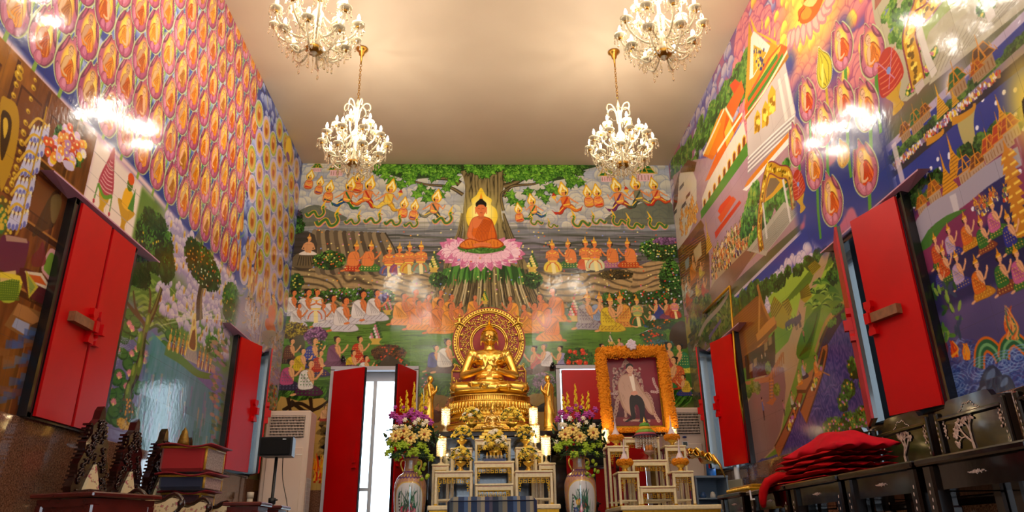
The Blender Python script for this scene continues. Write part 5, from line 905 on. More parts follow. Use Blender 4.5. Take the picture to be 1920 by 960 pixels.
class MB:
    """collects shapes into one mesh; every shape takes the current material slot"""
    def __init__(s): s.v = []; s.f = []; s.m = []; s.sm = []; s.mi = 0; s.smooth = False; s.M = None
    def add(s, vs, fs, smooth=None):
        o = len(s.v)
        if s.M is not None: vs = [tuple(s.M @ Vector(v)) for v in vs]
        s.v += [tuple(v) for v in vs]
        for f in fs: s.f.append(tuple(i + o for i in f)); s.m.append(s.mi); s.sm.append(s.smooth if smooth is None else smooth)
    def box(s, c, d, rz=0, bev=0):
        x, y, z = d[0] / 2, d[1] / 2, d[2] / 2
        if bev:
            b = min(bev, x * .9, y * .9, z * .9); vs = []
            for sx in (-1, 1):
                for sy in (-1, 1):
                    for sz in (-1, 1): vs += [(sx * x, sy * (y - b), sz * (z - b)), (sx * (x - b), sy * y, sz * (z - b)), (sx * (x - b), sy * (y - b), sz * z)]
            idx = lambda i, j, k, a: ((i * 2 + j) * 2 + k) * 3 + a
            F = []
            for i in (0, 1): q = [idx(i, j, k, 0) for j, k in ((0, 0), (1, 0), (1, 1), (0, 1))]; F.append(q if i else q[::-1])
            for j in (0, 1): q = [idx(i, j, k, 1) for i, k in ((0, 0), (1, 0), (1, 1), (0, 1))]; F.append(q[::-1] if j else q)
            for k in (0, 1): q = [idx(i, j, k, 2) for i, j in ((0, 0), (1, 0), (1, 1), (0, 1))]; F.append(q if k else q[::-1])
            for j in (0, 1):
                for k in (0, 1): F.append([idx(0, j, k, 1), idx(1, j, k, 1), idx(1, j, k, 2), idx(0, j, k, 2)])
            for i in (0, 1):
                for k in (0, 1): F.append([idx(i, 0, k, 0), idx(i, 1, k, 0), idx(i, 1, k, 2), idx(i, 0, k, 2)])
                for j in (0, 1): F.append([idx(i, j, 0, 0), idx(i, j, 1, 0), idx(i, j, 1, 1), idx(i, j, 0, 1)]) if k == 0 else None
            for i in (0, 1):
                for j in (0, 1): F.append([idx(i, j, 0, 0), idx(i, j, 1, 0), idx(i, j, 1, 1), idx(i, j, 0, 1)])
            for i in (0, 1):
                for j in (0, 1):
                    for k in (0, 1): F.append([idx(i, j, k, 0), idx(i, j, k, 1), idx(i, j, k, 2)])
            seen = set(); G = []
            for f in F:
                key = tuple(sorted(f))
                if key not in seen: seen.add(key); G.append(f)
            F = G
        else:
            vs = [(sx * x, sy * y, sz * z) for sx in (-1, 1) for sy in (-1, 1) for sz in (-1, 1)]
            F = [(0, 1, 3, 2), (4, 6, 7, 5), (0, 4, 5, 1), (2, 3, 7, 6), (0, 2, 6, 4), (1, 5, 7, 3)]
        c_, s_ = math.cos(rz), math.sin(rz)
        s.add([(c[0] + a * c_ - b * s_, c[1] + a * s_ + b * c_, c[2] + h) for a, b, h in vs], F, False)
    def bar(s, a, b, w, h=None):
        """square bar between two points"""
        s.tube([a, b], w * .7071, 4)
    def tube(s, pts, r, n=8, cap=True, rs=None):
        P = [Vector(p) for p in pts]; k = len(P); rs = rs or [r] * k
        t0 = (P[1] - P[0]).normalized(); up = Vector((0, 0, 1)) if abs(t0.z) < .9 else Vector((1, 0, 0)); nrm = t0.cross(up).normalized(); vs = []
        for i in range(k):
            t = ((P[min(i + 1, k - 1)] - P[max(i - 1, 0)])).normalized()
            nrm = (nrm - t * nrm.dot(t)); nrm = nrm.normalized() if nrm.length > 1e-6 else t.orthogonal().normalized(); bn = t.cross(nrm)
            ph = PI / 4 if n == 4 else 0
            for j in range(n):
                a = 2 * PI * j / n + ph; vs.append(P[i] + (nrm * math.cos(a) + bn * math.sin(a)) * rs[i])
        fs = [(i * n + j, i * n + (j + 1) % n, (i + 1) * n + (j + 1) % n, (i + 1) * n + j) for i in range(k - 1) for j in range(n)]
        if cap: fs += [tuple(range(n))[::-1], tuple((k - 1) * n + j for j in range(n))]
        s.add(vs, fs, n > 4)
    def lathe(s, prof, c=(0, 0, 0), n=24, sy=1.0, caps=True):
        vs = []; fs = []; k = len(prof)
        for r, z in prof:
            for j in range(n): a = 2 * PI * j / n; vs.append((c[0] + r * math.cos(a), c[1] + r * sy * math.sin(a), c[2] + z))
        for i in range(k - 1):
            for j in range(n): fs.append((i * n + j, i * n + (j + 1) % n, (i + 1) * n + (j + 1) % n, (i + 1) * n + j))
        if caps: fs += [tuple(range(n))[::-1], tuple((k - 1) * n + j for j in range(n))]
        s.add(vs, fs, True)
    def ell(s, c, r, n=10, rot=None, m=None):
        m = m or max(5, n // 2 + 1); vs = []; fs = []; R3 = Euler(rot).to_matrix() if rot else None
        if not hasattr(r, '__len__'): r = (r, r, r)
        for i in range(1, m):
            t = PI * i / m
            for j in range(n): a = 2 * PI * j / n; vs.append((r[0] * math.sin(t) * math.cos(a), r[1] * math.sin(t) * math.sin(a), r[2] * math.cos(t)))
        vs += [(0, 0, r[2]), (0, 0, -r[2])]; T = len(vs) - 2
        for i in range(m - 2):
            for j in range(n): fs.append((i * n + j, (i + 1) * n + j, (i + 1) * n + (j + 1) % n, i * n + (j + 1) % n))
        for j in range(n): fs.append((T, j, (j + 1) % n)); fs.append((T + 1, (m - 2) * n + (j + 1) % n, (m - 2) * n + j))
        if R3: vs = [R3 @ Vector(v) for v in vs]
        s.add([(c[0] + v[0], c[1] + v[1], c[2] + v[2]) for v in vs], fs, True)
    def prism(s, poly, o, ax, ay, az):
        """polygon in the plane (ax, ay) at o, pushed by the vector az"""
        o, ax, ay, az = map(Vector, (o, ax, ay, az)); n = len(poly); a = [o + ax * p[0] + ay * p[1] for p in poly]
        s.add(a + [p + az for p in a], [tuple(range(n))[::-1], tuple(range(n, 2 * n))] + [(i, (i + 1) % n, n + (i + 1) % n, n + i) for i in range(n)], False)
    def cap(s, a, ra, b, rb, n=10):
        a, b = Vector(a), Vector(b); s.ell(a, ra, n); s.ell(b, rb, n); k = 6
        s.tube([a.lerp(b, i / k) for i in range(k + 1)], 0, n, True, [ra + (rb - ra) * i / k for i in range(k + 1)])
    def build(s, name, mats, parent=None, loc=(0, 0, 0), label=None):
        me = bpy.data.meshes.new(name); me.from_pydata(s.v, [], s.f)
        mats = mats if isinstance(mats, (list, tuple)) else [mats]
        for m in mats: me.materials.append(m)
        me.polygons.foreach_set('material_index', s.m); me.polygons.foreach_set('use_smooth', s.sm)
        bm = bmesh.new(); bm.from_mesh(me); bmesh.ops.recalc_face_normals(bm, faces=bm.faces); bm.to_mesh(me); bm.free(); me.update()
        o = bpy.data.objects.new(name, me); COL.objects.link(o); o.location = loc
        if parent: o.parent = parent
        if label: o['label'] = label
        return o
def tag(o, label=None, cat=None, group=None, kind=None):
    if label: o['label'] = label
    if cat: o['category'] = cat
    if group: o['group'] = group
    if kind: o['kind'] = kind
    return o
def empty(name, loc=(0, 0, 0), rz=0, label=None, cat=None, group=None, kind=None):
    o = bpy.data.objects.new(name, None); COL.objects.link(o); o.location = loc; o.rotation_euler.z = rz; o.empty_display_size = .1
    return tag(o, label, cat, group, kind)
def kids(o): return [c for c in bpy.data.objects if c.parent == o]
def copy_tree(o, loc=None, rz=None, label=None, group=None, scale=None):
    ch = {}
    for c in bpy.data.objects:
        if c.parent: ch.setdefault(c.parent.name, []).append(c)
    def rec(a, par):
        b = a.copy(); COL.objects.link(b)
        if par: b.parent = par
        for c in ch.get(a.name, []): rec(c, b)
        return b
    r = rec(o, None)
    if loc is not None: r.location = loc
    if rz is not None: r.rotation_euler.z = rz
    if scale: r.scale = (scale,) * 3
    if label: r['label'] = label
    if group: r['group'] = group
    return r
def grid_mesh(name, P, img, mats, faces_keep=None, smooth=False):
    """P: (rows, cols, 3) points, img: (rows, cols, 3) sRGB paint -> mesh with a colour attribute"""
    H, W = P.shape[:2]; idx = np.arange(H * W).reshape(H, W)
    F = np.stack([idx[:-1, :-1], idx[:-1, 1:], idx[1:, 1:], idx[1:, :-1]], -1).reshape(-1, 4)
    if faces_keep is not None: F = F[faces_keep.reshape(-1)]
    me = bpy.data.meshes.new(name); nf = len(F)
    me.vertices.add(H * W); me.vertices.foreach_set('co', P.astype(np.float32).reshape(-1))
    me.loops.add(nf * 4); me.loops.foreach_set('vertex_index', F.astype(np.int32).reshape(-1))
    me.polygons.add(nf); me.polygons.foreach_set('loop_start', np.arange(0, nf * 4, 4, dtype=np.int32)); me.polygons.foreach_set('loop_total', np.full(nf, 4, np.int32))
    if smooth: me.polygons.foreach_set('use_smooth', np.ones(nf, bool))
    me.update(calc_edges=True)
    a = me.color_attributes.new('paint', 'BYTE_COLOR', 'POINT')
    c = np.clip(img, 0, 1); lin = np.where(c <= .04045, c / 12.92, ((c + .055) / 1.055) ** 2.4)
    a.data.foreach_set('color', np.concatenate([lin, np.ones((H, W, 1))], -1).astype(np.float32).reshape(-1))
    for m in (mats if isinstance(mats, (list, tuple)) else [mats]): me.materials.append(m)
    o = bpy.data.objects.new(name, me); COL.objects.link(o); return o
def remesh(o, v, smooth=3):
    m = o.modifiers.new('skin', 'REMESH'); m.mode = 'VOXEL'; m.voxel_size = v; m.use_smooth_shade = True
    if smooth: q = o.modifiers.new('even', 'SMOOTH'); q.iterations = smooth; q.factor = .5
"""materials"""
GOLD = mat('polished_gold', 'fad066', .27, 1, bump=.05, bscale=30)
GOLD2 = mat('gold_leaf', 'f0c85c', .32, 1, noise=.25, nscale=60, bump=.25, bscale=120)
GOLDP = mat('gold_paint', 'c8941c', .4, .7, noise=.3, nscale=40)
RED = mat('red_gloss_paint', 'be0206', .36, 0, noise=.12, nscale=3, coat=0, spec=.35)
BLACK = mat('black_gloss_paint', '0e0e12', .25, coat=.5)
WHITE = mat('white_paint', 'd8d8dc', .4)
LACQ = mat('black_lacquer', '0e0605', .13, 0, noise=.4, nscale=8, coat=.5, bump=.06, bscale=12)
PEARL = mat('pearl_inlay', 'd8b8a8', .3, noise=.3, nscale=200)
CREAM = mat('cream_gilt_wood', 'efe0b4', .4, .0, noise=.12, nscale=50)
DARKW = mat('dark_carved_rosewood', '2a0c0a', .2, coat=.6, noise=.4, nscale=30)
REDW = mat('red_brown_wood', '5a1a16', .25, coat=.5, noise=.35, nscale=14)
# ------------------------------------------------------------------ the room
def tile_mat(name, au, av, pu=.13, pv=.2, ou=0., ov=0.):
    m = attr_mat(name, .13, 0, .0); nt = m.node_tree; b = nt.nodes['Principled BSDF']; a = nt.nodes['Attribute']
    tc = nt.nodes.new('ShaderNodeTexCoord'); sp = nt.nodes.new('ShaderNodeSeparateXYZ'); nt.links.new(tc.outputs['Object'], sp.inputs[0])
    def line(ax, p, off, wd):
        d = nt.nodes.new('ShaderNodeMath'); d.operation = 'MULTIPLY_ADD'; d.inputs[1].default_value = 1 / p; d.inputs[2].default_value = 50 + off; nt.links.new(sp.outputs[ax], d.inputs[0])
        f = nt.nodes.new('ShaderNodeMath'); f.operation = 'FRACT'; nt.links.new(d.outputs[0], f.inputs[0])
        c = nt.nodes.new('ShaderNodeMath'); c.operation = 'LESS_THAN'; c.inputs[1].default_value = wd / p; nt.links.new(f.outputs[0], c.inputs[0]); return c, d
    l1, d1 = line(au, pu, ou, .0028); l2, d2 = line(av, pv, ov, .0028)
    mx = nt.nodes.new('ShaderNodeMath'); mx.operation = 'MAXIMUM'; nt.links.new(l1.outputs[0], mx.inputs[0]); nt.links.new(l2.outputs[0], mx.inputs[1])
    sc_ = nt.nodes.new('ShaderNodeMath'); sc_.operation = 'MULTIPLY'; sc_.inputs[1].default_value = .42; nt.links.new(mx.outputs[0], sc_.inputs[0])
    mix = nt.nodes.new('ShaderNodeMix'); mix.data_type = 'RGBA'; nt.links.new(sc_.outputs[0], mix.inputs['Factor']); nt.links.new(a.outputs['Color'], mix.inputs['A']); mix.inputs['B'].default_value = (.05, .04, .035, 1)
    # each tile leans a little on its own and its glaze is slightly wavy
    cmb = nt.nodes.new('ShaderNodeCombineXYZ')
    for i, dd in enumerate((d1, d2)): fl = nt.nodes.new('ShaderNodeMath'); fl.operation = 'FLOOR'; nt.links.new(dd.outputs[0], fl.inputs[0]); nt.links.new(fl.outputs[0], cmb.inputs[i])
    wn = nt.nodes.new('ShaderNodeTexWhiteNoise'); nt.links.new(cmb.outputs[0], wn.inputs[0])
    sub = nt.nodes.new('ShaderNodeVectorMath'); sub.operation = 'MULTIPLY_ADD'; sub.inputs[1].default_value = (.022, .022, .022); sub.inputs[2].default_value = (-.011, -.011, -.011); nt.links.new(wn.outputs['Color'], sub.inputs[0])
    nz = nt.nodes.new('ShaderNodeTexNoise'); nz.inputs['Scale'].default_value = 26; nt.links.new(tc.outputs['Object'], nz.inputs['Vector'])
    bu = nt.nodes.new('ShaderNodeBump'); bu.inputs['Strength'].default_value = .09; bu.inputs['Distance'].default_value = .01; nt.links.new(nz.outputs['Fac'], bu.inputs['Height'])
    ad = nt.nodes.new('ShaderNodeVectorMath'); ad.operation = 'ADD'; nt.links.new(bu.outputs['Normal'], ad.inputs[0]); nt.links.new(sub.outputs[0], ad.inputs[1])
    nm = nt.nodes.new('ShaderNodeVectorMath'); nm.operation = 'NORMALIZE'; nt.links.new(ad.outputs[0], nm.inputs[0]); nt.links.new(nm.outputs[0], b.inputs['Normal'])
    nt.links.new(mix.outputs['Result'], b.inputs['Base Color']); b.inputs['Specular IOR Level'].default_value = .34; return m
PLASTER = mat('cream_plaster', 'c0ab92', .6, bump=.08, bscale=6, noise=.05, nscale=2)
GRAN = mat('brown_polished_granite', '7a5540', .1, noise=.5, nscale=90, coat=.3)
def granite():
    m = bpy.data.materials.new('speckled_granite'); m.use_nodes = True; nt = m.node_tree; b = nt.nodes['Principled BSDF']; tc = nt.nodes.new('ShaderNodeTexCoord')
    v = nt.nodes.new('ShaderNodeTexNoise'); v.inputs['Scale'].default_value = 110; v.inputs['Detail'].default_value = 4; nt.links.new(tc.outputs['Object'], v.inputs['Vector'])
    r = nt.nodes.new('ShaderNodeValToRGB'); e = r.color_ramp.elements; e[0].position = .35; e[0].color = (*srgb('4a3024'), 1); e[1].position = .68; e[1].color = (*srgb('8a6650'), 1); q = e.new(.5); q.color = (*srgb('6e4a36'), 1)
    nt.links.new(v.outputs['Fac'], r.inputs['Fac']); nt.links.new(r.outputs['Color'], b.inputs['Base Color']); b.inputs['Roughness'].default_value = .08; b.inputs['Coat Weight'].default_value = .4; return m
GRAN = granite()
FLOORM = mat('polished_stone_floor', '8a7464', .12, noise=.2, nscale=5)
Z1, Z2 = 1.118, 2.44
LW = [(-1.9, -1.0), (.95, 1.85), (4.06, 4.88), (7.20, 8.06)]       # window openings along the side walls
RW = [(-1.9, -1.0), (.95, 1.85), (3.93, 4.83), (7.14, 8.06)]
DB = [(-1.86, -.86), (.955, 1.96)]                   # doors in the back wall
DT = 2.47
def slabs(name, openings, axis, pos, thick, lo, hi, z1, z2, extra=0):
    """wall slab with openings; axis 'y' runs along y at x = pos, growing away from the room"""
    m = MB(); cuts = sorted(openings); cur = lo
    def b(a0, a1, q0, q1):
        if a1 - a0 < 1e-4 or q1 - q0 < 1e-4: return
        c = ((a0 + a1) / 2, (q0 + q1) / 2)
        if axis == 'y': m.box((pos + thick / 2, c[0], c[1]), (abs(thick), a1 - a0, q1 - q0))
        else: m.box((c[0], pos + thick / 2, c[1]), (a1 - a0, abs(thick), q1 - q0))
    for a0, a1 in cuts:
        b(cur, a0, 0, ZC); b(a0, a1, 0, z1); b(a0, a1, z2, ZC); cur = a1
    b(cur, hi, 0, ZC); return m
floor = MB(); floor.box(((XL + XR) / 2, (Y0 + D) / 2, -.05), (XR - XL + .6, D - Y0 + .6, .1)); tag(floor.build('floor', FLOORM), kind='structure')
ceil = MB(); ceil.box(((XL + XR) / 2, (Y0 + D) / 2, ZC + .05), (XR - XL + .6, D - Y0 + .6, .1)); tag(ceil.build('ceiling', PLASTER), kind='structure')
tag(slabs('wall_left', LW, 'y', XL - .004, -.24, Y0, D + .24, Z1, Z2).build('wall_left', PLASTER), kind='structure')
tag(slabs('wall_right', RW, 'y', XR + .004, .24, Y0, D + .24, Z1, Z2).build('wall_right', PLASTER), kind='structure')
tag(slabs('wall_back', DB, 'x', D + .004, .24, XL - .24, XR + .24, 0, DT).build('wall_back', PLASTER), kind='structure')
tag(slabs('wall_front', [(-.8, .8)], 'x', Y0, -.24, XL - .24, XR + .24, 0, 2.5).build('wall_front', PLASTER), kind='structure')
def band(name, wall):      # granite dado with a bevelled top
    m = MB(); t = .018
    if wall == 'back':
        for a, b in ((XL, DB[0][0] - .05), (DB[0][1] + .05, DB[1][0] - .05), (DB[1][1] + .05, XR)): m.box(((a + b) / 2, D - t / 2, 1.04 / 2), (b - a, t, 1.04))
    else:
        X = XL + t / 2 if wall == 'left' else XR - t / 2; m.box((X, (Y0 + D) / 2, ZG / 2), (t, D - Y0, ZG), bev=.006)
    tag(m.build(name, GRAN), kind='structure')
band('baseboard_left', 'left'); band('baseboard_right', 'right'); band('baseboard_back', 'back')
# painted tile walls
def fX(X, sg): return lambda x, y: (lambda p: (sg * p[1], p[2]))(onX(x, y, X))
def fY(x, y): p = onY(x, y); return (p[0], p[2])
def cols(y0, y1, n):
    t = np.linspace(0, 1, 4000); y = y0 + (y1 - y0) * t; dens = 1 / (y * .93 + 1.2) ** 2; c = np.concatenate([[0], np.cumsum((dens[1:] + dens[:-1]) / 2)]); c /= c[-1]
    return np.interp(np.linspace(0, 1, n), c, y)
def mural(name, w, kind, pos, openings, z1, z2, mt):
    U, V = np.meshgrid(w.us, w.vs); K = np.full(U.shape, float(pos))
    P = np.stack({'b': (U, K, V), 'l': (K, U, V), 'r': (K, -U, V)}[kind], -1)
    if kind == 'r': P = P[:, ::-1]; img = w.img[:, ::-1]; s = -U[:, ::-1]
    else: img = w.img; s = U
    sc_, vc = (s[:-1, :-1] + s[1:, 1:]) / 2, (V[:-1, :-1] + V[1:, 1:]) / 2; keep = np.ones(sc_.shape, bool)
    for a, b in openings: keep &= ~((sc_ > a) & (sc_ < b) & (vc > z1) & (vc < z2))
    o = grid_mesh(name, P, np.clip(img, 0, 1) ** 1.16, mt, keep); return tag(o, kind='structure')
Wb = Wall(np.linspace(XL, XR, 900), np.linspace(1.04, ZC, 800), fY, '808080'); paint_back(Wb)
mural('wall_back_tiles', Wb, 'b', D, DB, 0, DT, tile_mat('painted_tiles_back', 'X', 'Z', .13, .2, .2, .1)); del Wb
yl = cols(2.0, D, 900)
Wl = Wall(yl, np.linspace(ZG, ZC, 950), fX(XL, 1), '808080'); paint_left(Wl)
mural('wall_left_tiles', Wl, 'l', XL, LW, Z1, Z2, tile_mat('painted_tiles_left', 'Y', 'Z', .3, .3, .1, .0)); del Wl
Wr = Wall(-yl[::-1], np.linspace(ZG, ZC, 950), fX(XR, -1), '808080'); paint_right(Wr)
mural('wall_right_tiles', Wr, 'r', XR, RW, Z1, Z2, tile_mat('painted_tiles_right', 'Y', 'Z', .3, .3, .4, .0)); del Wr
# --- windows: black frames, red shutters, sloping hoods
HOOD = mat('mauve_hood_paint', 'b8869c', .3)
def shutter(par, X, sg, hy, wdt, ang, dirn, handle=0, label=None):
    """sg: +1 on the left wall (room lies at +x), hinge at y=hy, dirn: +1 leaf runs towards +y when closed"""
    e = bpy.data.objects.new('shutter_pivot', None)
    m = MB(); c, s_ = math.cos(ang), math.sin(ang); h = Z2 - Z1 - .02; t = .035
    ax = Vector((sg * s_, dirn * c, 0)); nr = Vector((sg * c, -dirn * s_, 0)); o = Vector((X + sg * .03, hy, Z1 + .01))
    m.prism([(.0, 0), (wdt, 0), (wdt, h), (0, h)], o, ax, (0, 0, 1), nr * .022)
    m.mi = 1; m.prism([(.006, 0), (wdt - .006, 0), (wdt - .006, h - .002), (.006, h - .002)], o + nr * .022, ax, (0, 0, 1), nr * .016)
    ob = m.build('shutter', [BLACK, RED], par)
    # bracket and bolt
    b = MB(); q = o + ax * (wdt - .035) + nr * .038; b.prism([(-.03, .5), (.03, .5), (.03, .53), (.016, .55), (.016, .66), (.03, .68), (.03, .72), (-.03, .72), (-.03, .68), (-.016, .66), (-.016, .55), (-.03, .53)], q, ax, (0, 0, 1), nr * .03)
    b.prism([(-.02, .57), (.02, .57), (.02, .64), (-.02, .64)], q, ax, (0, 0, 1), nr * .055); b.build('bracket', RED, ob)
    if handle:
        b = MB(); b.prism([(-.24, .575), (.0, .575), (.0, .635), (-.24, .635)], q, ax, (0, 0, 1), nr * .04); b.build('wooden_bolt', mat('worn_bolt_wood', '8a5a3a', .5, noise=.3, nscale=30), ob, label='plain brown wooden bolt')
    return ob
def hood(par, X, sg, y0, y1, p0, p1, out=.1):
    m = MB(); zi, zo = Z2 - .01, Z2 + .01
    vs = [(X, y0, zi), (X, y1, zi), (X + sg * out, p1, zo), (X + sg * out, p0, zo), (X, p0, zo + .012), (X, p1, zo + .012), (X + sg * out, p1, zo + .01), (X + sg * out, p0, zo + .01)]
    m.add(vs, [(0, 1, 2, 3), (3, 2, 6, 7), (7, 6, 5, 4), (0, 3, 7, 4), (1, 5, 6, 2), (0, 4, 5, 1)], False)
    m.build('hood', HOOD, par)
def window(n, X, sg, op, specs, hoodpts, frame=BLACK):
    w = empty('window_%d' % n, (0, 0, 0), kind='structure'); y0, y1 = op; m = MB(); t = .045
    for y in (y0 + t / 2 - .012, y1 - t / 2 + .012): m.box((X + sg * .0, y, (Z1 + Z2) / 2), (.1, t, Z2 - Z1))
    m.box((X + sg * .0, (y0 + y1) / 2, Z2 - .012), (.1, y1 - y0, .045)); m.box((X - sg * .02, (y0 + y1) / 2, Z1 + .01), (.14, y1 - y0, .03)); m.build('window_frame', frame, w)
    if n == 3:
        m = MB(); m.box((X - sg * .125, y1 - .008, (Z1 + Z2) / 2), (.25, .02, Z2 - Z1)); m.build('far_jamb', mat('matte_black_paint', '0a0a0c', .9, spec=.05), w)
    if specs: m = MB(); m.box((X + sg * .012, y1 + .022, (Z1 + Z2) / 2), (.03, .022, Z2 - Z1 + .02)); m.build('side_trim', WHITE, w)
    # aluminium sliding sash with glass, deeper in the opening
    m = MB(); xx = X - sg * .17
    for y in (y0 + .03, (y0 + y1) / 2, y1 - .03): m.box((xx, y, (Z1 + Z2) / 2), (.03, .035, Z2 - Z1 - .02))
    for z in (Z1 + .035, Z2 - .04): m.box((xx, (y0 + y1) / 2, z), (.03, y1 - y0, .04))
    m.build('sash', WHITE, w)
    m = MB(); m.box((xx, (y0 + y1) / 2, (Z1 + Z2) / 2), (.005, y1 - y0 - .04, Z2 - Z1 - .06)); m.build('pane', GLASS, w)
    for (hy, wdt, ang, dirn, hd) in specs: shutter(w, X, sg, hy, wdt, ang, dirn, hd)
    if hoodpts: hood(w, X, sg, y0, y1, *hoodpts)
    return w
def thin_glass():
    m = bpy.data.materials.new('window_glass'); m.use_nodes = True; nt = m.node_tree; nt.nodes.clear(); o = nt.nodes.new('ShaderNodeOutputMaterial'); t = nt.nodes.new('ShaderNodeBsdfTransparent'); t.inputs[0].default_value = (.92, .96, .97, 1)
    g = nt.nodes.new('ShaderNodeBsdfGlossy'); g.inputs['Roughness'].default_value = .02; x = nt.nodes.new('ShaderNodeMixShader'); x.inputs[0].default_value = .08; nt.links.new(t.outputs[0], x.inputs[1]); nt.links.new(g.outputs[0], x.inputs[2]); nt.links.new(x.outputs[0], o.inputs[0]); return m
GLASS = thin_glass()
hp = lambda x, y, X: float(onX(x, y, X)[1])
window(1, XL, 1, LW[2], [(4.1, .378, 0, 1, 1), (4.835, .338, 0, -1, 0)], (hp(100, 325, XL + .08), hp(299, 497, XL + .08), .08))
window(2, XL, 1, LW[3], [(7.235, .42, .24, 1, 0), (8.03, .39, .52, -1, 0)], (hp(431, 615, XL + .08), 8.15, .08))
window(3, XR, -1, RW[2], [(3.97, .41, .24, 1, 1), (4.80, .41, .42, -1, 0)], (hp(1725, 335, XR - .08), hp(1540, 487, XR - .08), .08))
window(4, XR, -1, RW[3], [(7.18, .42, .26, 1, 0), (8.03, .39, .62, -1, 0)], (hp(1386, 610, XR - .08), 8.15, .08))
window(5, XL, 1, LW[1], [], None); window(6, XR, -1, RW[1], [], None); window(7, XL, 1, LW[0], [], None); window(8, XR, -1, RW[0], [], None)  # unseen openings toward the front; the last pair added for more daylight
# --- doors in the back wall
def door(n, op, leaves, slide):
    d = empty('door_%d' % n, (0, 0, 0), kind='structure'); a, b = op; m = MB()
    for x in (a - .02, b + .02): m.box((x, D - .01, DT / 2), (.05, .1, DT))
    m.box(((a + b) / 2, D - .01, DT + .015), (b - a + .09, .1, .05)); m.build('door_frame', mat('grey_white_frame', 'b8b4bc', .35), d)
    for hx_, sgn, wdt, ang in leaves:
        m = MB(); c, s_ = math.cos(ang), math.sin(ang); ax = Vector((sgn * c, -s_, 0)); nr = Vector((-sgn * s_, -c, 0)); o = Vector((hx_, D - .05, .02)); h = DT - .05
        m.prism([(0, 0), (wdt, 0), (wdt, h), (0, h)], o, ax, (0, 0, 1), nr * .03); m.mi = 1; m.prism([(.008, 0), (wdt - .008, 0), (wdt - .008, h), (.008, h)], o + nr * .03, ax, (0, 0, 1), nr * .015)
        lf = m.build('door_leaf', [BLACK, RED], d)
        b2 = MB(); q = o + ax * (wdt - .07) + nr * .045; b2.prism([(-.02, 1.3), (.02, 1.3), (.02, 1.55), (-.02, 1.55)], q, ax, (0, 0, 1), nr * .02); b2.prism([(-.02, 1.24), (.035, 1.24), (.035, 1.26), (-.02, 1.26)], q, ax, (0, 0, 1), nr * .03); b2.build('door_bolt', RED, lf)
    if slide:
        m = MB(); y = D + .14
        for x in (a + .03, a + .49, b - .03): m.box((x, y, 1.2), (.045, .04, 2.4))
        m.box(((a + b) / 2, y, DT - .06), (b - a, .05, .11)); m.box((a + .25, y, 1.05), (.45, .03, .04)); m.build('sliding_frame', WHITE, d)
        m = MB(); m.box(((a + b) / 2, y, 1.2), (b - a - .05, .006, 2.36)); m.build('pane', GLASS, d)
door(1, DB[0], [(-1.845, 1, .49, .52), (-.875, -1, .46, 1.17)], True)
door(2, DB[1], [(.975, 1, .485, 0), (1.945, -1, .475, 0)], False)
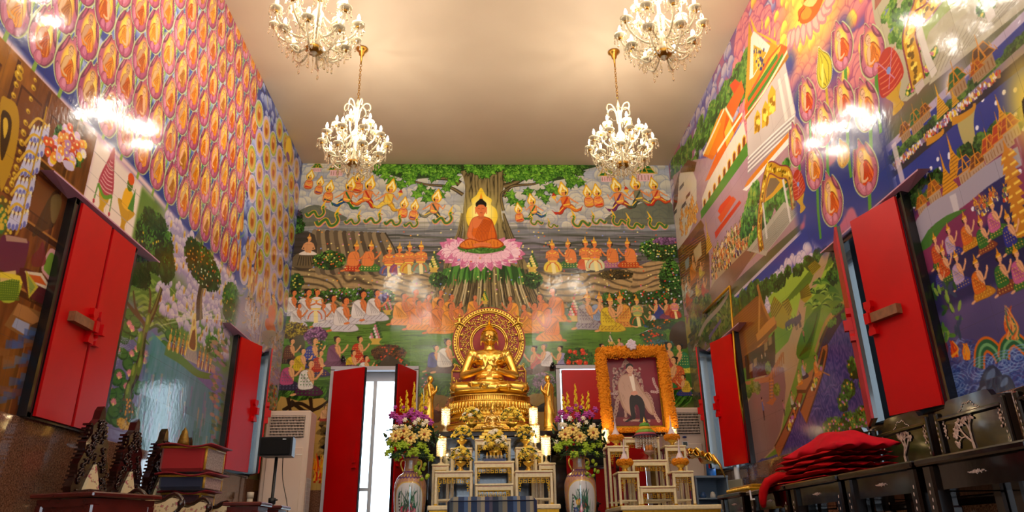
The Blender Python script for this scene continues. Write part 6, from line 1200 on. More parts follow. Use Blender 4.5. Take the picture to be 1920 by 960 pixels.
# ------------------------------------------------------------------ chandeliers
CRY = mat('cut_crystal', 'fff6e0', .04, 0, trans=.92, ior=1.5)
CRYS = mat('frosted_glass_arm', 'fdf0cc', .12, 0, trans=.5, ior=1.45)
BULB = mat('lit_candle_bulb', 'fff0c8', .5, emit='fff0d0', es=30)
BRASS = mat('antique_brass', 'b88a3c', .28, 1, noise=.2, nscale=40)
def chandelier(x, y, label):
    e = empty('chandelier', (x, y, ZC), 0, label, 'chandelier', 'crystal chandeliers under the ceiling')
    m = MB(); m.lathe([(0, 0), (.062, 0), (.066, -.012), (.05, -.03), (.032, -.05), (.026, -.085), (.012, -.1), (.008, -.2), (0, -.2)], n=24, caps=False); m.build('ceiling_canopy', BRASS, e)
    m = MB(); z = -.2; k = 0
    while z > -.66:
        a = PI / 2 * (k % 2); pts = [(.011 * math.cos(t) * math.cos(a), .011 * math.cos(t) * math.sin(a), z - .017 + .02 * math.sin(t)) for t in np.linspace(0, 2 * PI, 11)]; m.tube(pts, .0032, 5); z -= .03; k += 1
    m.build('chain', BRASS, e)
    m = MB(); zc = -1.2
    m.lathe([(0, .56), (.012, .55), (.02, .5), (.012, .46), (.03, .42), (.012, .38), (.016, .2), (.045, .15), (.05, .1), (.02, .05), (.016, -.1), (.05, -.14), (.062, -.18), (.03, -.22), (.012, -.25), (0, -.27)], (0, 0, zc), 16, caps=False); m.build('glass_column', CRYS, e)
    m = MB(); m.lathe([(0, -.17), (.06, -.18), (.075, -.2), (.05, -.225), (0, -.23)], (0, 0, zc), 16, caps=False); m.build('bottom_dish', BRASS, e)
    # crown of scrolls with strung beads
    m = MB()
    for i in range(6):
        a = 2 * PI * i / 6; ca, sa = math.cos(a), math.sin(a); P = [(.02, .3), (.03, .42), (.07, .5), (.12, .5), (.135, .45), (.12, .42)]; P = crv(P, 3, False); m.tube([(p[0] * ca, p[0] * sa, zc + p[1]) for p in P], .008, 6)
    m.build('crown_scrolls', CRYS, e)
    m = MB()
    for i in range(6):
        a = 2 * PI * i / 6; a2 = 2 * PI * (i + 1) / 6
        for t in np.linspace(0, 1, 9): r = .13; X = (math.cos(a) * (1 - t) + math.cos(a2) * t) * r; Y = (math.sin(a) * (1 - t) + math.sin(a2) * t) * r; m.ell((X, Y, zc + .45 - .22 * t * (1 - t)), .007, 5)
        for q in range(4): m.ell((math.cos(a) * .135, math.sin(a) * .135, zc + .4 - q * .018), .006, 5)
    m.build('crown_beads', CRY, e)
    # one arm of each tier, then copies
    def arm(R, zt, drop, nm=''):
        P = crv([(.035, -.04), (.1, -.12), (R * .62, -.13), (R * .92, -.06), (R, .02)], 4, False); m = MB(); m.tube([(p[0], 0, p[1]) for p in P], .0085, 7)
        A = m.build('arm', CRYS, e, (0, 0, zt))
        m = MB(); m.lathe([(0, .02), (.02, .022), (.048, .032), (.052, .045), (.047, .043), (.015, .032), (.012, .05), (.011, .075), (0, .075)], (R, 0, 0), 14, caps=False); m.build('drip_cup', CRYS, A)
        m = MB(); m.lathe([(0, .0), (.016, .0), (.018, .018), (.01, .026), (0, .026)], (R, 0, 0), 10, caps=False); m.build('brass_socket', BRASS, A)
        m = MB(); m.lathe([(.006, .075), (.0125, .09), (.0135, .105), (.008, .125), (.002, .14)], (R, 0, 0), 10); m.build('bulb', BULB, A)
        m = MB()
        for q in range(6):
            a = 2 * PI * q / 6; px, py = R + .048 * math.cos(a), .048 * math.sin(a)
            m.ell((px, py, .018), .006, 5); m.ell((px, py, .004), .006, 5); m.ell((px, py, -.022), (.0085, .0085, .02), 6)
        for t in np.linspace(.1, .92, 10): r = .05 + (R - .08) * t; m.ell((r, 0, -.13 - .13 * 4 * t * (1 - t) * .6 + .08 * t), .0065, 5)
        for q in range(drop): m.ell((R * .62, 0, -.15 - .017 * q), .0062, 5)
        m.ell((R * .62, 0, -.15 - .017 * drop - .018), (.01, .01, .024), 6)
        m.build('crystal_drops', CRY, A)
        return A
    kidsof = {}
    def ring(A, n, ph, lit):
        for i in range(n):
            B = A if i == 0 else A.copy()
            if i:
                COL.objects.link(B)
                for c in list(A.children): d = c.copy(); COL.objects.link(d); d.parent = B
            B.rotation_euler.z = ph + 2 * PI * i / n
    A1 = arm(.325, zc - .0, 5); A2 = arm(.2, zc + .17, 3); A3 = arm(.24, zc - .13, 3)
    for A, n, ph in ((A1, 10, .1), (A2, 6, .4), (A3, 6, .0)): ring(A, n, ph, 1)
    # beads strung between the arms and the fringe under the lower ring
    m = MB()
    for i in range(10):
        a, a2 = .1 + 2 * PI * i / 10, .1 + 2 * PI * (i + 1) / 10
        for t in np.linspace(0, 1, 13): X = (math.cos(a) * (1 - t) + math.cos(a2) * t) * .325; Y = (math.sin(a) * (1 - t) + math.sin(a2) * t) * .325; m.ell((X, Y, zc + .01 - .3 * t * (1 - t)), .006, 5)
    m.build('bead_swags', CRY, e)
    m = MB(); g = random.Random(2)
    for r, n, z0, k in ((.27, 26, -.15, 4), (.19, 18, -.19, 5), (.11, 12, -.22, 5)):
        for i in range(n):
            a = 2 * PI * i / n + r; X, Y = r * math.cos(a), r * math.sin(a)
            for q in range(k): m.ell((X, Y, zc + z0 + .05 - .014 * q), .0055, 5)
            m.ell((X, Y, zc + z0 + .05 - .014 * k - .016), (.008, .008, .02), 5)
    m.build('crystal_fringe', CRY, e)
    # the light of the bulbs
    for R, z, n, ph in ((.325, zc + .15, 6, .1), (.2, zc + .33, 3, .4)):
        for i in range(n):
            a = ph + 2 * PI * i / n; l = bpy.data.lights.new('bulb_light', 'POINT'); l.energy = BULB_W; l.color = (1, .92, .79); l.shadow_soft_size = .014
            o = bpy.data.objects.new('bulb_light', l); COL.objects.link(o); o.parent = e; o.location = (R * math.cos(a), R * math.sin(a), z)
    return e
ch = chandelier(-1.314, 6.45, 'crystal chandelier nearer the altar on the left, before the painted clouds')
copy_tree(ch, (1.42, 6.45, ZC), .3, 'crystal chandelier nearer the altar on the right, in front of the back wall')
copy_tree(ch, (-1.314, 4.65, ZC), .5, 'crystal chandelier cut by the top of the photo, left side')
copy_tree(ch, (1.42, 4.65, ZC), .9, 'crystal chandelier cut by the top of the photo, right side')
for x in (-1.314, 1.42):
    for y in (2.85, 1.05, -.75): copy_tree(ch, (x, y, ZC), .5, 'crystal chandelier added for light over the front of the hall, out of view')  # unseen copies continuing both rows, added for the hall's light and reflections

# ------------------------------------------------------------------ air conditioners
def aircon(x, y, label):
    e = empty('air_conditioner', (x, y, 0), 0, label, 'air conditioner', 'tall floor air conditioners by the back wall'); W, H, DP = .5, 1.86, .3
    P = mat('warm_white_plastic', 'd8c4b4', .35); DK = mat('dark_vent', '2a2420', .6); GY = mat('grey_plastic', 'a8a4a0', .4)
    m = MB(); m.box((0, DP / 2, H / 2), (W, DP, H), bev=.018); m.box((0, -.006, .8), (W * .78, .02, 1.3), bev=.006); m.build('body', P, e)
    m = MB(); m.box((0, -.004, 1.68), (W * .76, .016, .24)); m.build('grille_opening', DK, e)
    m = MB()
    for i in range(8): m.box((0, -.02, 1.572 + i * .031), (W * .76, .012, .0075))
    for i in range(24): m.box((-W * .37 + i * W * .74 / 23, -.016, 1.68), (.003, .01, .235))
    m.build('grille', P, e)
    m = MB(); m.M = Matrix.Translation((0, -.02, 1.52)) @ Matrix.Rotation(PI / 2, 4, 'X'); m.lathe([(0, 0), (.026, 0), (.026, .006), (0, .006)], n=20, sy=.42, caps=False); m.M = None; m.build('badge', mat('blue_badge', '1c2a6a', .3), e)
    m = MB(); m.box((0, -.018, 1.435), (.07, .012, .075)); m.mi = 1; m.box((0, -.026, 1.445), (.046, .006, .04)); m.mi = 2
    for i in range(5): m.box((-.024 + .012 * i, -.026, 1.408), (.006, .006, .006))
    m.build('display', [WHITE, mat('grey_lcd', '5a6466', .2), GY], e)
    m = MB(); m.box((.16, -.018, 1.37), (.07, .004, .01)); m.build('label_strip', mat('pale_label', 'f0ece4', .3), e)
    m = MB()
    for i in range(10): m.box((W / 2 + .002, .16, .7 + i * .045), (.006, .2, .03))
    for i in range(6): m.box((W / 2 + .004, .07 + i * .036, .9), (.006, .004, .46))
    m.build('side_vent', GY, e); return e
ac = aircon(-2.2, 8.3, 'beige floor-standing air conditioner in the left corner behind the black speaker'); copy_tree(ac, (2.28, 8.3, 0), label='beige floor-standing air conditioner in the right corner, half behind the garlanded portrait')

# ------------------------------------------------------------------ speakers on stands
def speaker_stand(x, y, h, label):
    e = empty('speaker_stand', (x, y, 0), 0, label, 'speaker stand', 'tripod stands by the back doors'); K = mat('matte_black_metal', '121214', .45)
    m = MB(); m.tube([(0, 0, .25), (0, 0, h)], .014, 10); m.tube([(0, 0, .25), (0, 0, h * .66)], .019, 10); m.build('pole', K, e)
    m = MB(); m.lathe([(.0, .0), (.032, 0), (.034, .05), (.022, .055), (0, .055)], (0, 0, h * .66), 12, caps=False); m.tube([(0, 0, h * .69), (.05, -.02, h * .69)], .008, 6); m.build('clamp', K, e)
    for i in range(3):
        a = 2 * PI * i / 3 + .5; c, s = math.cos(a), math.sin(a); m = MB(); m.bar((.02 * c, .02 * s, .72), (.36 * c, .36 * s, .01), .022); m.bar((.02 * c, .02 * s, .28), (.2 * c, .2 * s, .35), .014); m.build('leg', K, e)
    m = MB(); m.lathe([(0, 0), (.045, 0), (.045, .04), (0, .04)], (0, 0, .7), 10, caps=False); m.build('leg_collar', K, e); return e
s1 = speaker_stand(-1.86, 6.75, 1.18, 'black tripod stand with a trailing cable in front of the left air conditioner')
def speaker(x, y, z, w, h, d, label, rz=0):
    e = empty('loudspeaker', (x, y, z), rz, label, 'speaker'); m = MB(); m.prism([(-w / 2, 0), (w / 2, 0), (w * .42, d), (-w * .42, d)], (0, 0, 0), (1, 0, 0), (0, 1, 0), (0, 0, h)); m.build('cabinet', mat('black_vinyl', '17181c', .4), e)
    m = MB(); m.box((0, -.008, h / 2), (w * .88, .016, h * .9), bev=.006); m.build('grille', mat('black_cloth', '08080a', .9), e)
    m = MB(); m.box((w * .26, -.018, h * .86), (.03, .004, .008)); m.build('badge', WHITE, e); return e
speaker(-1.86, 6.68, 1.185, .3, .165, .2, 'wide black loudspeaker lying across the tripod stand at the left')
m = MB(); P = crv([(-1.83, 6.85, 1.2), (-1.8, 6.8, 1.0), (-1.72, 6.75, .75), (-1.66, 6.72, .4), (-1.6, 6.7, .02)], 6, False); m.tube([tuple(p) for p in P], .004, 5)
tag(m.build('cable', BLACK), 'thin black cable hanging from the left loudspeaker to the floor', 'cable')
s2 = copy_tree(s1, (1.22, 8.22, 0), .5, 'black tripod stand behind the right vase, in front of the closed red door', None)
speaker(1.19, 8.16, 1.19, .36, .52, .2, 'black loudspeaker behind the right flower vase and beside the marigold frame', .0)
# cameras above the doors
for x, z, lb in ((.87, 2.5, 'black dome camera above the left corner of the closed red door'), (-1.76, 2.6, 'small black and white camera on the painted tiles above the open door')):
    e = empty('security_camera', (x, D - .01, z), 0, lb, 'camera'); m = MB(); m.box((0, -.01, .0), (.05, .03, .05), bev=.006); m.build('bracket', WHITE if x < 0 else BLACK, e); m = MB(); m.ell((0, -.055, -.01), .034, 12); m.build('lens_dome', BLACK, e); m = MB(); m.tube([(0, -.04, .03), (0, -.1, .02)], .018, 10); m.build('hood_cap', BLACK, e)
m = MB(); m.tube([(.9, D - .02, 2.53), (1.3, D - .03, 2.515), (1.75, D - .03, 2.53)], .004, 5); m.tube([(1.95, D - .02, 2.9), (2.3, D - .2, 3.0), (2.6, D - .5, 3.05)], .002, 4); tag(m.build('cable', BLACK), 'thin dark wire strung along the top of the closed red door', 'cable')
ob = MB(); ob.tube([(2.62, 8.15, 2.95), (2.6, 7.1, 2.92)], .014, 6); ob.tube([(2.6, 7.1, 2.92), (2.57, 7.15, 2.1), (2.59, 7.2, 1.35)], .011, 5)
tag(ob.build('ribbon', mat('gold_ribbon', 'c8901c', .35, .5)), 'old gold ribbon strung beside the far right window and hanging over its shutter', 'ribbon')

# ------------------------------------------------------------------ golden figures
def figure(m, s=1.0, crown=0, M=None):
    """seated figure, base of the crossed legs at z=0, about .88 high, facing -y"""
    m.M = (M or Matrix()) @ Matrix.Scale(s, 4)
    for k in (-1, 1):
        m.cap((k * .12, .05, .1), .1, (k * .34, -.06, .085), .075, 12); m.ell((k * .365, -.07, .085), (.07, .075, .065), 12)
        m.cap((k * .34, -.1, .075), .062, (-k * .06, -.2, .07 + (k > 0) * .035), .048, 12); m.ell((-k * .15, -.2, .085 + (k > 0) * .03), (.09, .04, .03), 10)
    m.ell((0, .02, .1), (.24, .16, .1), 14); m.ell((0, .03, .2), (.165, .125, .11), 14); m.ell((0, .03, .3), (.135, .1, .12), 14); m.ell((0, .03, .42), (.18, .115, .12), 16); m.ell((0, .03, .47), (.2, .095, .075), 14)
    for k in (-1, 1):
        m.ell((k * .19, .03, .475), .068, 12); m.cap((k * .205, .03, .46), .058, (k * .285, -.01, .24), .047, 12)
        m.ell((k * .085, -.055, .43), (.075, .035, .055), 10)
    m.cap((-.285, -.01, .235), .046, (-.07, -.2, .27), .03, 12); m.cap((.285, -.01, .235), .046, (.08, -.2, .26), .03, 12)
    # hands joined in the teaching gesture
    m.ell((-.045, -.215, .315), (.03, .018, .042), 10); m.ell((.05, -.225, .3), (.035, .018, .035), 10)
    for i in range(4): m.cap((-.07 + .017 * i, -.22, .345), .0085, (-.075 + .02 * i, -.222, .405 - .006 * abs(i - 1)), .006, 6); m.cap((.03 + .006 * i, -.245, .33 - .012 * i), .0085, (-.025 + .004 * i, -.25, .35 - .012 * i), .006, 6)
    m.cap((-.025, -.23, .32), .009, (-.005, -.24, .36), .007, 6); m.cap((.04, -.24, .32), .009, (.015, -.245, .355), .007, 6)
    m.cap((0, .03, .5), .068, (0, .02, .6), .052, 12)
    m.ell((0, .005, .675), (.086, .092, .1), 18); m.ell((0, -.012, .64), (.07, .08, .068), 14); m.ell((0, -.04, .6), (.032, .03, .024), 10)
    m.ell((0, -.095, .66), (.013, .02, .026), 8); m.ell((0, -.108, .645), (.018, .012, .01), 8); m.ell((0, -.092, .618), (.028, .012, .007), 8); m.ell((0, -.09, .608), (.02, .012, .006), 8)
    for k in (-1, 1):
        m.ell((k * .034, -.083, .679), (.02, .012, .008), 8); m.tube([(k * .012, -.098, .7), (k * .035, -.092, .708), (k * .06, -.07, .698)], .004, 5)
        m.ell((k * .092, .005, .655), (.012, .02, .05), 8); m.ell((k * .094, .0, .6), (.01, .013, .03), 8)
    m.M = None
BM = MB(); figure(BM)
bud_e = empty('buddha_statue', (.063, 7.85, 1.905), 0, 'large seated golden Buddha statue with joined teaching hands, centre of the altar', 'statue')
o = BM.build('body', GOLD, bud_e); remesh(o, .0075, 4)
m = MB()
for r_ in range(9):           # rows of small curls and the cranial bump
    t = .12 + r_ * .155; rr = .089 * math.sin(t) + .003; zz = .678 + .1 * math.cos(t); n = max(1, int(2 * PI * rr / .016))
    for i in range(n):
        a = 2 * PI * i / n + r_ * .5; y = .008 + rr * 1.02 * math.sin(a)
        if zz < .735 and y < -.03 + (.735 - zz) * 1.6: continue
        m.ell((rr * math.cos(a), y, zz), .0092, 6)
for r_ in range(6):
    t = .1 + r_ * .3; rr = .045 * math.sin(t); n = max(1, int(2 * PI * rr / .015)); zz = .765 + .05 * math.cos(t)
    for i in range(n): a = 2 * PI * i / n; m.ell((rr * math.cos(a), .012 + rr * math.sin(a), zz), .0088, 6)
m.ell((0, .012, .765), (.045, .045, .05), 12); m.lathe([(.02, 0), (.024, .02), (.012, .045), (.003, .075), (0, .08)], (0, .012, .81), 10); m.build('curled_hair', mat('matt_gold', 'd8961c', .35, 1), bud_e)
m = MB(); P = crv([(.2, .0, .5), (.14, -.08, .47), (.06, -.1, .36), (.0, -.105, .25), (-.08, -.1, .2)], 5, False)
for q in (0, .014): m.tube([(p[0] + q, p[1] - .012, p[2] + q) for p in P], .0045, 5)
m.tube([tuple(p) for p in crv([(-.28, -.12, .14), (-.12, -.24, .12), (0, -.25, .11), (.14, -.24, .125), (.28, -.12, .14)], 4, False)], .004, 5)
for k in (-1, 1): m.tube([(k * .2, -.245, .03), (k * .195, -.25, .09), (k * .19, -.2, .15)], .004, 5)
m.build('robe_edge', GOLD, bud_e)
m = MB(); M0 = MB()
m.prism([(-.06, 0), (-.05, .12), (.01, .14), (.055, .1), (.05, 0)], (.03, -.15, .12), (1, 0, 0), (0, 0, 1), (0, -.004, 0)) if False else None

# throne back with its halo disc
hl = empty('throne_back', (.06, 8.14, 1.9), 0, 'red and gold round halo panel with scrolls behind the seated golden Buddha', 'throne back'); REDL = mat('red_lacquer', 'a01408', .35, noise=.2, nscale=30)
arc = [(.425 * math.cos(t), .7 + .425 * math.sin(t)) for t in np.linspace(-.95, PI + .95, 60)]
m = MB(); m.prism([(-.43, -.02), (.43, -.02), (.43, .36), (.39, .42), (.3, .4)] + [p for p in arc if True] + [(-.3, .4), (-.39, .42), (-.43, .36)], (0, 0, 0), (1, 0, 0), (0, 0, 1), (0, .04, 0)); m.build('panel', REDL, hl)
def ring(m, r, th, y, z=.7, n=64, a0=0, a1=2 * PI): m.tube([(r * math.cos(t), y, z + r * math.sin(t)) for t in np.linspace(a0, a1, n)], th, 6)
m = MB()
for r, th in ((.405, .006), (.375, .011), (.355, .007), (.215, .012), (.195, .007)): ring(m, r, th, -.008)
m.tube([(-.42, -.005, .36), (-.28, -.005, .36)], .012, 6); m.tube([(.28, -.005, .36), (.42, -.005, .36)], .012, 6)
for k in (-1, 1): m.tube([(k * .42, -.005, 0), (k * .42, -.005, .36), (k * .38, -.005, .42)], .009, 6)
m.build('gilt_rings', GOLD2, hl)
m = MB(); g = random.Random(4)
for i in range(72): t = 2 * PI * i / 72; m.M = Matrix.Translation((.392 * math.cos(t), -.004, .7 + .392 * math.sin(t))) @ Matrix.Rotation(-t + PI / 2, 4, 'Y'); m.prism([(-.012, -.006), (.012, -.006), (0, .02)], (0, 0, 0), (1, 0, 0), (0, 0, 1), (0, -.008, 0))
m.M = None; m.build('tooth_border', GOLD2, hl)
m = MB()
def curl(cx, cz, s, a, f):
    P = [(cx + s * (1 - t) * math.cos(a + f * t * 5.2), -.006, cz + s * (1 - t) * math.sin(a + f * t * 5.2)) for t in np.linspace(0, .9, 12)]; m.tube(P, .0042, 5)
    m.ell((P[0][0], -.006, P[0][2]), (.009, .005, .009), 6)
for i in range(40):
    for j, r in enumerate((.245, .28, .315)):
        t = 2 * PI * (i + .33 * j) / 40; curl(r * math.cos(t), .7 + r * math.sin(t), .021, t + j, (-1) ** (i + j))
for i in range(12): t = 2 * PI * i / 12 + PI / 12; m.ell((.33 * math.cos(t), -.008, .7 + .33 * math.sin(t)), (.018, .01, .018), 8)
for k in (-1, 1):
    for i in range(16): curl(k * g.uniform(.3, .4), g.uniform(.03, .33), .022, g.random() * 6, k)
    for i in range(6): curl(k * (.33 + .012 * i), .39 + .01 * i, .02, i, k)
m.build('gilt_scrollwork', GOLD2, hl)
def creature(x, z, f, lab):
    m = MB(); m.M = Matrix.Translation((x, -.03, z)) @ Matrix.Scale(f, 4, (1, 0, 0))
    m.cap((0, 0, .03), .02, (.0, 0, .075), .018, 8); m.ell((.003, 0, .108), .017, 8); m.cap((.003, 0, .12), .009, (.006, 0, .145), .002, 6)
    m.cap((0, 0, .03), .018, (-.045, -.01, .01), .012, 6); m.cap((-.045, -.01, .01), .01, (-.03, 0, -.03), .008, 6); m.cap((0, 0, .03), .016, (.045, 0, .005), .011, 6); m.cap((.045, 0, .005), .01, (.075, 0, -.02), .007, 6)
    m.cap((.0, 0, .075), .01, (.04, -.01, .085), .007, 6); m.cap((.04, -.01, .085), .007, (.06, 0, .12), .005, 6); m.cap((0, 0, .08), .01, (-.05, -.01, .06), .007, 6); m.cap((-.05, -.01, .06), .006, (-.07, 0, .1), .005, 6)
    m.cap((-.02, 0, .0), .009, (-.07, 0, -.02), .004, 6); m.M = None; m.build('gilt_creature', GOLD2, hl)
for x, z, f in ((-.345, .9, 1), (.345, .9, -1), (-.37, .12, 1), (.37, .12, -1)): creature(x, z, f, '')

# lotus throne
lt = empty('lotus_throne', (.063, 7.85, 1.46), 0, 'tiered golden lotus pedestal under the seated Buddha', 'pedestal')
m = MB(); m.lathe([(0, .0), (.5, .0), (.52, .03), (.5, .06), (.5, .1), (.49, .12), (.45, .13), (.44, .16), (.46, .18), (.47, .2), (.41, .22), (.38, .26), (.42, .3), (.44, .34), (.445, .36), (.43, .37), (.43, .425), (.435, .44), (0, .44)], n=64, sy=.62, caps=False); m.build('tiers', GOLD2, lt)
m = MB()
for i in range(64):
    a = 2 * PI * i / 64
    for r, z, s, tl in ((.44, .325, .045, .35), (.41, .285, .035, .8)): m.ell((r * math.cos(a), r * .62 * math.sin(a), z), (.02, .016, s), 8, (0, 0, a))
m.build('petals', GOLD, lt)
m = MB()
for z, r, th in ((.375, .44, .008), (.43, .44, .008), (.19, .475, .008), (.065, .515, .008), (.135, .47, .006)): m.tube([(r * math.cos(t), r * .62 * math.sin(t), z) for t in np.linspace(0, 2 * PI, 65)], th, 5)
m.build('mouldings', GOLD, lt)
m = MB()
for i in range(110): a = 2 * PI * i / 110; m.box((.437 * math.cos(a), .437 * .62 * math.sin(a), .402), (.008, .008, .045), a)
m.build('studded_band', mat('red_bronze', 'b06a20', .35, .8), lt)
m = MB()
for i in range(120): a = 2 * PI * i / 120; m.ell((.505 * math.cos(a), .505 * .62 * math.sin(a), .075), .0075, 5); m.ell((.455 * math.cos(a), .455 * .62 * math.sin(a), .155), .006, 5)
m.build('red_jewels', mat('red_glass_beads', 'b01820', .15, coat=.5), lt)

# standing disciples
def disciple(x, f, label):
    e = empty('disciple_statue', (x, 7.7, 1.5), 0, label, 'statue', 'golden standing disciples beside the Buddha'); B = MB(); q = lambda a, b, c: (a * f, b, c)
    B.lathe([(.0, .08), (.062, .08), (.06, .2), (.05, .33), (.055, .42), (.06, .48), (.035, .525), (0, .53)], n=18, sy=.75, caps=False)
    B.ell(q(.01, 0, .575), (.034, .037, .043), 12); B.ell(q(.035, 0, .57), (.008, .01, .012), 6); B.cap((0, 0, .52), .02, (0, 0, .55), .018, 8)
    for k in (-1, 1): B.cap(q(0, k * .05, .5), .022, q(.02, k * .058, .39), .019, 8); B.cap(q(.02, k * .055, .39), .018, q(.075, k * .012, .45), .012, 8); B.cap(q(.078, k * .008, .45), .012, q(.082, k * .005, .505), .006, 8)
    B.lathe([(.0, .0), (.07, .0), (.062, .04), (.062, .09), (0, .09)], (0, 0, .06), 16, sy=.75, caps=False)
    o = B.build('body', GOLD, e); remesh(o, .0055, 3)
    m = MB(); m.lathe([(0, 0), (.085, 0), (.09, .02), (.07, .035), (.06, .05), (.065, .06), (0, .06)], n=20, caps=False); m.build('round_base', GOLD2, e)
    m = MB(); [m.tube([q(-.055 + .01 * i, -.035, .12 + .02 * i), q(-.02 + .01 * i, -.048, .3), q(.02, -.045, .45)], .003, 5) for i in range(4)]; m.build('robe_folds', GOLD, e)
disciple(-.585, 1, 'golden standing disciple statue with joined hands, left of the Buddha'); disciple(.7, -1, 'golden standing disciple statue with joined hands, right of the Buddha')

# ------------------------------------------------------------------ altar: stage, tiers, tables
ZB = .735
def table(x, y, w, d, z, label, zb=ZB, group=None, name='altar_table', fr=1, legs=True):
    e = empty(name, (x, y, zb), 0, label, 'altar table', group); h = z - zb
    m = MB(); m.box((0, 0, h - .009), (w, d, .018), bev=.005); m.mi = 1; m.box((0, 0, h - .021), (w - .014, d - .014, .006)); m.mi = 0; m.box((0, -d / 2 + .012, h - .038), (w - .02, .012, .03)); m.box((0, d / 2 - .012, h - .038), (w - .02, .012, .03)); m.build('top', [CREAM, REDL], e)
    t = .022; mm = []
    if h > .08:
        for sx in (-1, 1):
            for sy in (-1, 1):
                m = MB(); m.box((sx * (w / 2 - t / 2 - .005), sy * (d / 2 - t / 2 - .005), (h - .02) / 2), (t, t, h - .02), bev=.003); m.mi = 1; m.box((sx * (w / 2 - t / 2 - .005), sy * (d / 2 - t / 2 - .005) - sy * .0, .006), (t + .004, t + .004, .012)); m.build('leg', [CREAM, GOLDP], e)
    # fretted apron under the top: square key pattern
    m = MB(); yy = -d / 2 + .012; z0 = h - .055; n = max(2, int((w - .07) / .034)); sx = (w - .06) / n; fh = .045 if h > .12 else .022
    for i in range(n):
        cx = -w / 2 + .03 + sx * (i + .5)
        for a, b, c, d in ((0, 0, sx, .005), (-.3, -.5, .005, fh), (.05, -.62, sx * .5, .005), (.3, -.75, .005, fh * .5), (0, -1, sx * .8, .005), (0, -.3, sx * .4, .005)): m.box((cx + a * sx, yy, z0 + b * fh), (c, .008, d))
    if h > .16:
        for s_ in (-1, 1):
            for q in range(min(4, int(h / .05))): m.box((s_ * (w / 2 - .042), yy, z0 - fh - .006 - q * .02), (.03 - .005 * q, .008, .005)); m.box((s_ * (w / 2 - .034 - .012 * (q % 2)), yy, z0 - fh - q * .02), (.005, .008, .022))
    m.build('fretwork', GOLDP, e)
    if h > .14:
        m = MB(); m.box((0, -d / 2 + .014, .05), (w - .03, .014, .014)); m.box((0, d / 2 - .014, .05), (w - .03, .014, .014)); m.build('stretcher', CREAM, e)
        for s_ in (-1, 1): m = MB(); m.box((s_ * (w / 2 - .016), 0, .05), (.014, d - .04, .014)); m.box((s_ * (w / 2 - .016), 0, .05 + (h - .07) / 2), (.01, .018, h - .07)); m.build('side_rail', mat('maroon_rail', '7a1a3a', .4), e)
    return e
def stage(x0, x1, y0, y1, z, label):
    e = empty('altar_stage', ((x0 + x1) / 2, (y0 + y1) / 2, 0), 0, label, 'altar stage'); m = MB(); m.box((0, 0, z / 2 - .02), (x1 - x0 - .06, y1 - y0 - .06, z - .04)); m.build('body', mat('dark_red_cloth', '4a0c12', .8), e); m = MB(); m.box((0, 0, z - .02), (x1 - x0, y1 - y0, .04), bev=.008); m.build('top', CREAM, e); m = MB(); m.box((0, -(y1 - y0) / 2 + .02, z - .055), (x1 - x0 - .03, .012, .03)); m.build('gilt_band', GOLDP, e)
stage(-.47, .65, 6.38, 7.2, ZB, 'low cream and gilt stage carrying the stepped tables of the main altar'); stage(1.2, 2.1, 6.62, 7.5, ZB - .01, 'low cream and gilt stage under the portrait tables')
AG = 'cream fretwork tables of the main altar'
table(-.255, 6.52, .33, .26, 1.015, 'lowest cream fretwork table at the left front of the main altar', group=AG)
table(.43, 6.52, .33, .26, 1.01, 'lowest cream fretwork table at the right front of the main altar', group=AG)
table(.09, 6.5, .33, .24, .905, 'lowest centre step of the main altar, just above the plaid seat', group=AG)
table(.095, 6.74, .36, .23, 1.115, 'centre step of the main altar holding the tray of candle cups', group=AG)
table(.085, 6.98, .34, .24, 1.34, 'highest centre table of the main altar below the small crowned figure', group=AG)
table(-.2, 6.8, .2, .24, 1.24, 'tall narrow cream table left of the centre steps', group=AG); table(.385, 6.8, .2, .24, 1.24, 'tall narrow cream table right of the centre steps', group=AG)
table(-.385, 6.78, .16, .2, 1.1, 'small cream table under the crystal lamp at the left of the altar', group=AG); table(.57, 6.78, .16, .2, 1.1, 'small cream table under the crystal lamp at the right of the altar', group=AG)
# black altar cabinet carrying the statue
e = empty('altar_cabinet', (.06, 7.72, 0), 0, 'black lacquered altar cabinet behind the cream steps, under the golden pedestal', 'cabinet')
m = MB(); m.box((0, .1, .7), (1.5, 1.1, 1.4)); m.build('body', LACQ, e); m = MB(); m.box((0, .1, 1.43), (1.62, 1.2, .06), bev=.012); m.build('top', LACQ, e)
m = MB()
for x in (-.62, -.3, .3, .62): m.box((x, -.46, .7), (.05, .03, 1.3))
for z in (.3, .8, 1.25): m.box((0, -.46, z), (1.4, .03, .05))
m.build('front_frame', LACQ, e)
